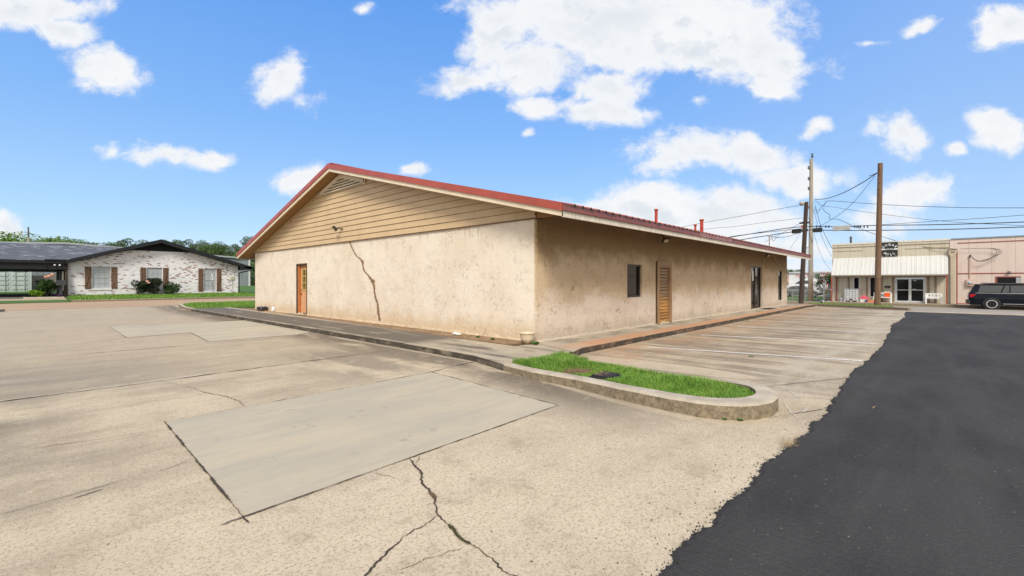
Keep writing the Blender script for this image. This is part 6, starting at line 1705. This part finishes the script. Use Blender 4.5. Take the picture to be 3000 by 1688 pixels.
# big black car: tail at x=0, nose at 5.6
pf = [(0, 1.12, 1.14, .86), (.10, 1.17, 1.30, .93), (.30, 1.19, 1.72, .96), (.48, 1.19, 1.84, .98), (1.2, 1.19, 1.90, 1), (2.6, 1.17, 1.90, 1), (3.4, 1.15, 1.84, 1), (4.05, 1.14, 1.50, .99), (4.45, 1.13, 1.16, .98), (5.1, 1.08, 1.10, .96), (5.45, .98, 1.0, .90), (5.6, .85, .86, .80)]
suv = car('parked_suv', pf, (1.20, 4.35), .395, 2.03, simple('black_car_paint', (.004, .006, .014), .10, var=.02, spec=.22, coat=.0), 'large glossy black sport utility car with dark wheels parked before the pink building', 'car',
          [[(.50, 1.24), (1.62, 1.24), (1.80, 1.74), (.62, 1.74)], [(1.70, 1.24), (2.05, 1.24), (2.08, 1.74), (1.88, 1.74)], [(2.12, 1.23), (2.95, 1.22), (2.95, 1.74), (2.14, 1.74)], [(3.03, 1.22), (4.05, 1.19), (3.5, 1.70), (3.03, 1.74)]],
          {'side': [('window_trim', [(.36, 1.17), (4.2, 1.145), (4.2, 1.175), (.36, 1.20)], M_CHROME, .012), ('tail_lamp', [(.06, .86), (.20, .88), (.42, 1.08), (.05, 1.10)], M_TAIL, .014), ('sill_trim', [(1.75, .40), (3.85, .40), (3.85, .44), (1.75, .44)], M_CHROME, .014), ('door_handle', [(1.95, 1.02), (2.25, 1.02), (2.25, 1.055), (1.95, 1.055)], simple('handle_black', (.03, .035, .05), .2), .03), ('door_handle', [(2.85, 1.01), (3.15, 1.01), (3.15, 1.045), (2.85, 1.045)], bpy.data.materials['handle_black'], .03)],
           'box': [('rear_bumper', (-.10, .25, -.92, .92, .40, .66), M_BLKPL), ('roof_rail', (.7, 3.3, -.86, -.80, 1.885, 1.93), M_BLKPL), ('roof_rail', (.7, 3.3, .80, .86, 1.885, 1.93), M_BLKPL), ('spoiler', (.14, .50, -.75, .75, 1.80, 1.84), M_BLKPL), ('number_plate', (-.03, .02, -.26, .26, .82, .98), M_WHITE)],
           'rear_glass': [(.08, -.78, 1.22), (.08, .78, 1.22), (.26, .70, 1.66), (.26, -.70, 1.66)]}, dark=True, zb=.30)
suv.location = (48.95, -1.72, gz(48.95, -4)); suv.rotation_euler = (0, 0, R(-90))
# silver saloon: nose at +x
pf = [(0, .85, .87, .80), (.12, 1.0, 1.03, .88), (.9, 1.02, 1.10, .95), (1.35, .98, 1.34, .98), (1.9, .96, 1.42, 1), (2.7, .95, 1.42, 1), (3.2, .94, 1.25, 1), (3.6, .93, .98, 1), (4.2, .84, .87, .96), (4.6, .70, .73, .86), (4.75, .58, .60, .76)]
sed = car('parked_saloon', pf, (.95, 3.78), .33, 1.82, simple('silver_paint', (.17, .175, .18), .3, metal=.5, var=.03, coat=.3), 'low silver grey saloon car parked behind the chain fence', 'car',
          [[(1.15, 1.0), (1.95, .98), (1.95, 1.34), (1.5, 1.32)], [(2.0, .98), (3.35, .97), (2.75, 1.33), (2.0, 1.35)]],
          {'side': [('headlamp', [(4.15, .62), (4.55, .58), (4.5, .66), (4.1, .72)], M_WHITE, .012), ('sill_trim', [(1.4, .26+.06), (3.3, .26+.06), (3.3, .38), (1.4, .40)], M_CHROME, .012), ('door_handle', [(2.2, .84), (2.4, .84), (2.4, .87), (2.2, .87)], M_CHROME, .02)],
           'windscreen': [(3.5, -.68, 1.0), (3.5, .68, 1.0), (2.85, .55, 1.40), (2.85, -.55, 1.40)]}, zb=.22, tumble=.26)
nose = at_d(2414, 860, 56); sed.location = (nose.x-.2, nose.y+4.75+.1, gz(nose.x, nose.y)-.02); sed.rotation_euler = (0, 0, R(-90+6))
# white van: nose at +x, points left in the picture
pf = [(0, 1.0, 1.80, .92), (.10, 1.1, 1.86, .96), (.5, 1.12, 1.90, 1), (3.2, 1.12, 1.90, 1), (3.7, 1.10, 1.72, .99), (4.35, 1.06, 1.20, .97), (4.9, .95, .99, .93), (5.1, .75, .78, .84)]
van = car('parked_van', pf, (.95, 4.1), .33, 1.9, simple('white_car_paint', (.60, .61, .64), .3, var=.02, coat=.4), 'white delivery van standing behind the silver saloon', 'van',
          [[(2.15, 1.18), (3.0, 1.18), (3.0, 1.68), (2.15, 1.68)], [(3.12, 1.18), (4.1, 1.14), (3.55, 1.60), (3.12, 1.66)]],
          {'side': [('tail_lamp', [(.02, .98), (.15, .98), (.13, 1.38), (.02, 1.38)], M_TAIL, .012), ('rear_pillar', [(.02, 1.4), (.12, 1.4), (.2, 1.8), (.12, 1.8)], M_BLKPL, .012), ('body_groove', [(.4, .80), (3.0, .80), (3.0, .82), (.4, .82)], simple('groove', (.35, .36, .38), .5), .008), ('body_groove', [(.4, 1.08), (2.1, 1.08), (2.1, 1.095), (.4, 1.095)], bpy.data.materials['groove'], .008)],
           'rear_glass': [(-.005, -.7, 1.15), (-.005, .7, 1.15), (.05, .68, 1.72), (.05, -.68, 1.72)], 'box': [('rear_bumper', (-.06, .15, -.85, .85, .35, .55), M_BLKPL)]}, zb=.25, tumble=.10)
tail = at_d(2426, 850, 66); van.location = (tail.x, tail.y, gz(tail.x, tail.y)+.02); van.rotation_euler = (0, 0, R(90+8))

# ------------------------------------------------------------------ behind the shop: white building, fence, tree
z0_ = 0.1
A = at_d(2303, 830, 84); B = at_d(2442, 830, 78)
U9 = 96.0
ya, yb = on_u(2311, 800, U9).y, on_u(2437, 800, U9).y
zt = on_u(2370, 799, U9).z
WB = thing('service_building', (U9, (ya+yb)/2, 0), 'white metal service building with red and black lettering behind the van', 'building')
m = MB(); m.box(U9, U9+12, yb-6, ya, 0, zt); m.build('wall', corr('white_cladding', (.66, .68, .71), .9, axis=1, amp=.2), WB)
m = MB(); m.prism([(yb-6, zt), (ya, zt), (ya, zt+.1), (yb+3.2, zt+.30), (yb-6, zt+.1)], 'x', U9-.2, U9+12); m.build('roof', simple('white_roof', (.62, .64, .67), .5), WB)
m = MB(); m.box(U9-.08, U9-.01, yb-6, ya, zt-.28, zt-.22); m.build('trim_strip', simple('grey_strip', (.28, .30, .33), .6), WB)
m = MB(); ybb = on_u(2303, 800, U9).y; m.box(U9-.1, U9+1.5, ya, ybb+2, 0, zt-.2); m.build('brick_end', simple('banded_brick', (.42, .30, .26), .9, var=.5, scale=1.2, stretch=(.1, .1, 1.6)), WB)
p = on_u(2339, 808, U9); letter('W', (p.y, p.z), .72, 0, WB, simple('faded_red', (.50, .17, .16), .7), U9-.03, wx=1.25)
p = on_u(2365, 806, U9); letter('S', (p.y, p.z), .72, 0, WB, bpy.data.materials['faded_red'], U9-.03, wx=1.15)
for ch, px_ in zip('SERVICE', (2341, 2347.5, 2354, 2360.5, 2366.5, 2371.5, 2378)):
    p = on_u(px_, 813.8, U9); letter(ch, (p.y, p.z), .30, 0, WB, M_BLKPL, U9-.03)
p = on_u(2393, 829, U9); m = MB(); m.box(U9-.05, U9-.01, p.y-1.8, p.y+.6, 0, on_u(2393, 812, U9).z); m.build('roller_door', simple('grey_door', (.45, .47, .48), .6), WB)
# crape myrtle
p = at_d(2419, 850, 62)
t = thing('flowering_tree', (p.x, p.y, gz(p.x, p.y)), 'small tree with dusty pink blossom beside the left end of the beige shop', 'tree')
m = MB(); tz = gz(p.x, p.y)
for a in (0, 2.1, 4.2): m.tube([(p.x, p.y, tz), (p.x+math.cos(a)*.4, p.y+math.sin(a)*.4, tz+1.3), (p.x+math.cos(a)*.8, p.y+math.sin(a)*.8, tz+2.4)], [.06, .045, .02], 6)
m.build('trunk', M_BARK, t)
m = MB(); r2 = random.Random(6); zt_ = at_d(2419, 799, 62).z
for k in range(26): leafball(m, (p.x+r2.uniform(-1.1, 1.1), p.y+r2.uniform(-1.1, 1.1), r2.uniform(zt_-1.9, zt_-.35)), .42, .42, .32, 110, .09, 300+k)
m.build('crown', M_DKBUSH, t)
m = MB()
for k in range(22):
    a = r2.uniform(0, 6.28); leafball(m, (p.x+math.cos(a)*r2.uniform(.1, 1.25), p.y+math.sin(a)*r2.uniform(.1, 1.25), r2.uniform(zt_-1.3, zt_)), .22, .22, .2, 30, .07, 400+k)
m.build('blossom', simple('crape_petals', (.42, .16, .15), .7, var=.3), t)
# chain-link fence
t = thing('chain_fence', (56, 12, -.4), 'thin galvanised wire fence in front of the silver saloon', 'fence')
M_GALV = simple('galvanised_post', (.38, .40, .42), .5, metal=.4)
fu = 54.2
posts = []
for px_ in (2248, 2285, 2322.5, 2359, 2393, 2413): 
    q = on_u(px_, 850, fu); g0 = gz(fu, q.y); posts.append((q.y, g0)); m = MB(); m.tube([(fu, q.y, g0), (fu, q.y, g0+1.2)], .03, 6); m.build('post', M_GALV, t)
m = MB()
for a, b_ in zip(posts, posts[1:]):
    m.tube([(fu, a[0], a[1]+1.18), (fu, b_[0], b_[1]+1.18)], .02, 5)
m.build('top_rail', M_GALV, t)
m = MB(); y0_, y1_ = posts[-1][0], posts[0][0]; y = y0_
while y < y1_:
    for s in (1, -1):
        y2 = y+s*1.1
        if y0_ < y2 < y1_: m.face([(fu, y, posts[0][1]+.03), (fu, y+.006, posts[0][1]+.03), (fu, y2+.006, posts[0][1]+1.15), (fu, y2, posts[0][1]+1.15)])
    y += .11
m.build('mesh', M_GALV, t)
q = on_u(2414.5, 882, 53.2); tp = on_u(2414.5, 832, 53.2)
o = MB().tube([(53.2, q.y, gz(53.2, q.y)), (53.2, q.y, tp.z)], .075, 12).build('marker_post', simple('cream_post', (.60, .57, .50), .7), origin=(53.2, q.y, -.4)); tag(o, 'stout cream post at the fence end beside the beige shop', 'post')
q = on_u(2427, 866, 56.5); gzz = gz(56.5, q.y)
t = thing('gas_meter', (56.5, q.y, gzz), 'grey gas meter beside a low tan block wall left of the shop', 'gas meter')
m = MB(); m.box(56.4, 56.65, q.y-.18, q.y+.18, gzz+.35, gzz+.72); m.build('body', M_WFR, t, bevel=.04); m = MB(); m.tube([(56.5, q.y+.12, gzz), (56.5, q.y+.12, gzz+.95), (56.5, q.y-.12, gzz+.95), (56.5, q.y-.12, gzz+.6)], .025, 6); m.build('pipework', M_GALV, t)
ya_, yb_ = on_u(2418, 860, 59).y, on_u(2437, 860, 59).y; m = MB(); m.box(59, 59.2, yb_-.5, ya_, -.4, .62)
def blockw():
    m, g, b = new_mat('tan_blocks'); p = world_pos(g); s = g.sep(p); c, f = g.brick(g.comb(s[1], s[2], 0.), 1., .6, .2, .02, (.42, .33, .20), (.50, .40, .26), (.20, .16, .11)); g.put(b.inputs['Base Color'], c); b.inputs['Roughness'].default_value = .9; return m
tag(m.build('block_wall', blockw(), origin=(59, yb_, -.4)), 'low tan concrete block wall behind the gas meter', 'wall')
pf = [(0, .8, .85, .8), (.3, .95, 1.2, .95), (1.2, .95, 1.42, 1), (2.4, .95, 1.42, 1), (3.3, .92, .96, 1), (4.2, .7, .74, .85)]
c2 = car('parked_car', pf, (.8, 3.4), .32, 1.8, simple('dark_grey_paint', (.06, .065, .075), .2, coat=.6), 'dark grey car half hidden between the white van and the beige shop', 'car', [[(.6, 1.0), (1.6, 1.0), (1.6, 1.34), (1.0, 1.34)], [(1.7, 1.0), (2.9, .98), (2.4, 1.32), (1.7, 1.34)]], {'side': [('tail_lamp', [(.05, .7), (.2, .7), (.2, .82), (.05, .82)], M_TAIL, .012)]}, zb=.22)
q = at_d(2440, 850, 74); c2.location = (q.x, q.y+1.5, gz(q.x, q.y)+.1); c2.rotation_euler = (0, 0, R(-80))

# ------------------------------------------------------------------ poles and wires
M_PB = simple('brown_pole_wood', (.17, .105, .068), .9, var=.28, scale=3, stretch=(8, 8, .35), bump=.6, bscale=14, bdist=.02)
M_PD = simple('dark_pole_wood', (.060, .042, .034), .9, var=.3, scale=3, stretch=(8, 8, .35), bump=.5, bscale=14, bdist=.02)
def palepole():
    m, g, b = new_mat('pale_pole_wood'); p = obj_pos(g); Z = g.sep(p)[2]; n = g.noise(g.scale(p, 8, 8, .35), 3, 6, .7)
    c = g.mix(g.smooth(n, .35, .65), (.42, .38, .32, 1), (.26, .235, .20, 1)); k = g.smooth(g.add(Z, g.mul(g.sub(n, .5), 2.)), 3.2, 1.0)
    g.put(b.inputs['Base Color'], g.mix(g.mul(k, .8), c, (.33, .19, .10, 1))); b.inputs['Roughness'].default_value = .9; g.put(b.inputs['Normal'], g.bump(n, .5, .02)); return m
def pole(name, base, top, r0, r1, mat, label):
    t = thing(name, tuple(base), label, 'utility pole'); m = MB(); a, b_ = Vector(base)-Vector((0, 0, .2)), Vector(top); m.tube([a.lerp(b_, i/8) for i in range(9)], [r0+(r1-r0)*i/8 for i in range(9)], 16); m.build('shaft', mat, t, smooth=False); return t
bp = on_z(2570, 900, 0); bp = on_u(2570, 900, 34.5); bt = on_u(2579, 478.5, 34.5)
P1 = pole('utility_pole', (34.5, bp.y, gz(34.5, bp.y)+.1), (34.5, bt.y, bt.z), .158, .122, M_PB, 'thick brown wooden pole with a cut top nearest the parking lot')
m = MB(); q = on_u(2570, 812, 34.4); m.lathe([(.152, -.012), (.158, 0), (.152, .012)], (34.5, on_u(2572, 818, 34.5).y, on_u(2572, 818, 34.5).z), 16); m.build('band', M_BLKPL, P1)
m = MB()
for k, zz in enumerate((8.1, 7.8, 7.3, 6.9, 6.6)): m.box(34.36, 34.385, bt.y+.02, bt.y+.05, zz, zz+.05)
m.build('bolt', M_BLKPL, P1)
DPU = 37.6
db = on_u(2346, 893, DPU); dt = on_u(2362.5, 592, DPU)
P2_ = pole('utility_pole', (DPU, db.y, gz(DPU, db.y)), (DPU, dt.y, dt.z), .165, .125, M_PD, 'dark leaning wooden pole with a small street lamp, beside the far roof corner')
m = MB(); hd = on_u(2348, 592, DPU-.3); m.tube([(DPU, dt.y, dt.z-.1), (DPU-.1, hd.y-.25, dt.z-.02)], .03, 8); lmp = m.build('lamp_arm', M_GALV, P2_)
m = MB(); m.lathe([(0, .12), (.09, .1), (.17, .02), (.19, -.06), (.13, -.1), (.1, -.2), (0, -.21)], (DPU-.15, hd.y, dt.z-.06), 16); m.build('street_lamp_head', simple('lamp_head', (.40, .38, .34), .5), P2_)
m = MB(); q = on_u(2357, 653, DPU)
m.box(DPU-.12, DPU+.12, q.y-.30, q.y+.30, q.z-.05, q.z+.05); m.build('bracket', M_BLKPL, P2_); m = MB(); m.box(DPU-.1, DPU+.1, q.y-.2, q.y+.2, q.z-.6, q.z-.45); m.build('bracket', M_BLKPL, P2_)
m = MB(); q = on_u(2349.5, 664, DPU-.2); m.lathe([(0, -.12), (.045, -.10), (.05, .10), (0, .12)], (DPU-.2, q.y, q.z), 10); m.build('insulator', simple('orange_insulator', (.55, .12, .04), .5), P2_)
LU = 55.3
lb = on_u(2374.7, 881, LU); lt = on_u(2377, 466, LU)
P3_ = pole('utility_pole', (LU, lb.y, gz(LU, lb.y)), (LU, lt.y, lt.z), .235, .155, palepole(), 'tall pale weathered pole with insulators on its left side')
m = MB()
for py_ in (495, 527, 556):
    q = on_u(2375, py_+8, LU); e = on_u(2369.5, py_, LU); m.tube([q, e], .035, 6); m.lathe([(0, .30), (.11, .27), (.11, .22), (.05, .2), (.05, .12), (.12, .1), (.12, .04), (.03, 0)], (LU, e.y, e.z), 10)
q = on_u(2379.5, 465, LU); m.lathe([(0, .55), (.11, .5), (.11, .44), (.05, .4), (.05, .3), (.12, .28), (.12, .2), (.04, .1), (.04, -.4)], (LU, q.y, q.z), 10)
m.build('insulator', simple('dark_porcelain', (.07, .085, .09), .3), P3_)
m = MB(); m.tube([on_u(2367, 603, LU), on_u(2380, 614, LU)], .05, 6); m.tube([on_u(2367, 603, LU), on_u(2379, 632, LU)], .05, 6); m.build('brace', simple('brace_grey', (.18, .20, .22), .5), P3_)
# cables: each is its own thing
def C5(x, y): return (2240+x/2.897, 420+y/2.897)
def wire(label, pts, r, name='overhead_cable', mat=None, smooth_=6):
    P_ = [Vector(p) for p in pts]; out = []
    for i in range(len(P_)-1):
        p0, p1, p2, p3 = [P_[max(0, min(len(P_)-1, i+o_))] for o_ in (-1, 0, 1, 2)]
        for q in range(smooth_):
            t_ = q/smooth_; out.append(.5*((2*p1)+(p2-p0)*t_+(2*p0-5*p1+4*p2-p3)*t_*t_+(3*p1-p0-3*p2+p3)*t_**3))
    out.append(P_[-1]); m = MB(); m.tube(out, r, 6)
    o = m.build(name, mat or M_WIRE, origin=tuple(out[0])); return tag(o, label, 'cable', 'overhead cables')
def UV(x, y, u): q = C5(x, y); return on_u(q[0], q[1], u)
D0, D1 = DPU, DPU+.2
wire('upper thick cable running right from the dark leaning pole', [UV(345, 705, D1), UV(700, 708, D1), UV(940, 697, D1), UV(1500, 690, D1), UV(2202, 668, D1), UV(3200, 622, D1)], .028)
wire('lower thick cable running right from the dark leaning pole', [UV(345, 735, D1), UV(700, 740, D1), UV(1000, 738, D1), UV(1500, 732, D1), UV(2202, 710, D1), UV(3200, 672, D1)], .028)
wire('thin cable rising right just above the two thick ones', [UV(880, 700, D1), UV(1100, 684, D1), UV(1500, 658, D1), UV(1850, 636, D1), UV(2202, 609, D1), UV(3000, 552, D1)], .014)
wire('upper thick cable running left from the dark leaning pole', [UV(335, 706, D1), UV(180, 722, D1), UV(0, 750, D1), on_u(2130, 697, D1), on_u(2060, 712, D1), on_u(1900, 740, D1)], .030)
wire('middle cable running left from the dark leaning pole', [UV(335, 722, D1), UV(150, 741, D1), UV(0, 757, D1), on_u(2150, 692, D1), on_u(2080, 707, D1), on_u(1900, 742, D1)], .018)
wire('lower thick cable running left from the dark leaning pole', [UV(335, 738, D1), UV(180, 760, D1), UV(0, 787, D1), on_u(2175, 702, D1), on_u(2100, 714, D1), on_u(1900, 752, D1)], .030)
wire('thin high wire running far left from the street lamp', [on_u(2345, 601, D1), on_u(2240, 620, D1), on_u(2150, 637, D1), on_u(2064, 652, D1), on_u(1950, 675, D1)], .014)
wire('second thin wire running far left from the dark pole', [on_u(2356, 638, D1), on_u(2240, 652, D1), on_u(2150, 664, D1), on_u(2060, 672, D1), on_u(1950, 690, D1)], .012)
def mixp(x, y, f):   # between the pale pole and the brown pole
    return UV(x, y, LU+(34.5-LU)*f)
wire('drooping black cable from the pale pole up to the top of the brown pole', [mixp(425, 478, 0), mixp(520, 470, .18), mixp(620, 440, .36), mixp(720, 395, .54), mixp(850, 322, .78), mixp(955, 252, .985)], .028)
wire('straight wire slanting from the brown pole top down to the thick cables', [UV(480, 700, 37.8), UV(640, 600, 37), UV(740, 515, 36.4), UV(840, 400, 35.6), UV(905, 318, 35.0), UV(940, 275, 34.7)], .012)
wire('short frayed cable end at the top of the brown pole', [mixp(955, 250, .985), mixp(925, 265, .95), mixp(888, 278, .9)], .022)
wire('upper long wire running right from the pale pole behind the brown pole', [UV(470, 556, 53), UV(510, 515, 51), UV(550, 489, 50), UV(800, 506, 49), UV(1200, 530, 48), UV(1700, 546, 47), UV(2202, 548, 46), UV(3000, 548, 44)], .020)
wire('second long wire falling right from the pale pole', [UV(500, 545, 53), UV(540, 536, 51), UV(800, 575, 50), UV(1200, 627, 49), UV(1600, 668, 48), UV(2202, 700, 47), UV(2800, 735, 46)], .015)
wire('black service cable dropping to the pink building drain pipe', [UV(490, 552, 55), UV(520, 585, 54.5), UV(556, 610, 54), UV(548, 640, 54), UV(630, 648, 53.6), UV(760, 705, 53), UV(940, 772, 52.6), UV(1200, 852, 52.2), UV(1400, 885, 51.8), UV(1610, 897, SU-.3)], .022)
wire('wire dropping from the pale pole to the near corner of the beige shop', [UV(430, 530, 55.2), UV(465, 665, 54.5), UV(510, 770, 53.6), UV(570, 890, SU+.1)], .022)
wire('thin wire dropping steeply from the pale pole beside the dark one', [UV(415, 560, 55.2), UV(450, 690, 54.8), UV(490, 800, 54), UV(530, 890, 53), UV(570, 960, SU+.1)], .014)
wire('faint wire from the pale pole down toward the white building', [UV(420, 770, 55.2), UV(460, 900, 58), UV(510, 1010, 62), UV(560, 1075, 66)], .012)
wire('slack wire from the service mast up to the dark pole', [on_v(2254, 690, 6.9), UV(120, 800, 33), UV(220, 785, 35), UV(345, 742, DPU)], .014)
wire('thin wire crossing from behind the roof up to the dark pole', [UV(0, 840, 36), UV(110, 783, 36.4), UV(230, 718, 37), UV(330, 662, DPU)], .012)
wire('fine wire hanging down left of the dark pole', [UV(300, 760, DPU), UV(260, 830, 38), UV(215, 895, 38.5)], .008)
wire('curly loose wires round the service mast top', [UV(55, 790, 26.3), UV(75, 830, 26.3), UV(100, 800, 26.3), UV(120, 795, 26.3)], .010)
wire('short tangle of wire right of the pale pole at lamp height', [UV(425, 490, 55), UV(450, 500, 55), UV(475, 525, 55), UV(500, 530, 55), UV(520, 500, 54)], .018)
wire('second short tangle of wire right of the pale pole', [UV(425, 545, 55), UV(440, 575, 55), UV(470, 560, 55), UV(455, 590, 55), UV(430, 580, 55)], .016)
wire('jumper wire hanging beside the dark pole top', [UV(372, 630, 38), UV(385, 670, 38), UV(395, 700, 38), UV(375, 720, 38)], .014)
wire('slack black wire from the splice boxes down the pale pole', [UV(375, 745, 38.2), UV(390, 800, 40), UV(405, 840, 45), UV(412, 800, 52)], .018)
def splice(name, a, b_, y0, y1, u, mat, label):
    p0, p1 = UV(a, y0, u), UV(b_, y1, u); m = MB(); m.box(u-.1, u+.1, p1.y, p0.y, p1.z, p0.z)
    o = m.build(name, mat, origin=((u, (p0.y+p1.y)/2, p0.z)), bevel=.03); tag(o, label, 'splice box'); return o
M_SPL = simple('splice_black', (.015, .016, .018), .6)
splice('splice_box', 232, 308, 732, 762, DPU, M_SPL, 'black cable splice box hanging left of the dark leaning pole')
splice('splice_box', 410, 488, 722, 752, DPU+.2, M_SPL, 'black cable splice box hanging right of the dark leaning pole')
o = splice('splice_box', 580, 727, 704, 737, DPU+.2, simple('splice_silver', (.42, .43, .42), .4), 'long silver cable splice box between the two wooden poles')
m = MB(); xs_ = [440, 470, 520, 545, 765, 785, 800, 815, 845, 875]
for x in xs_:
    p = UV(x, 703, D1); m.box(D1-.02, D1+.02, p.y-.03, p.y+.03, p.z-.12, p.z+.06)
m.build('clip', M_SPL, o)
# radio mast
q = at_d(2364, 790, 230); qt = at_d(2364, 724, 230)
t = thing('radio_mast', (q.x, q.y, .2), 'slender distant radio mast between the two leaning poles', 'mast')
m = MB()
for k in range(3): a = k*2.09; m.tube([(q.x+math.cos(a)*.5, q.y+math.sin(a)*.5, .2), (q.x+math.cos(a)*.3, q.y+math.sin(a)*.3, qt.z)], .05, 4)
zz = 1.
while zz < qt.z-1: m.tube([(q.x-.4, q.y, zz), (q.x+.4, q.y, zz+1), (q.x-.4, q.y, zz+2)], .03, 4, False); zz += 2
m.build('lattice', M_GALV, t)
m = MB(); m.lathe([(0, -.2), (1.1, -.1), (1.1, .1), (0, .2)], (q.x, q.y, qt.z-.3), 10); m.build('antenna_ring', M_GALV, t)
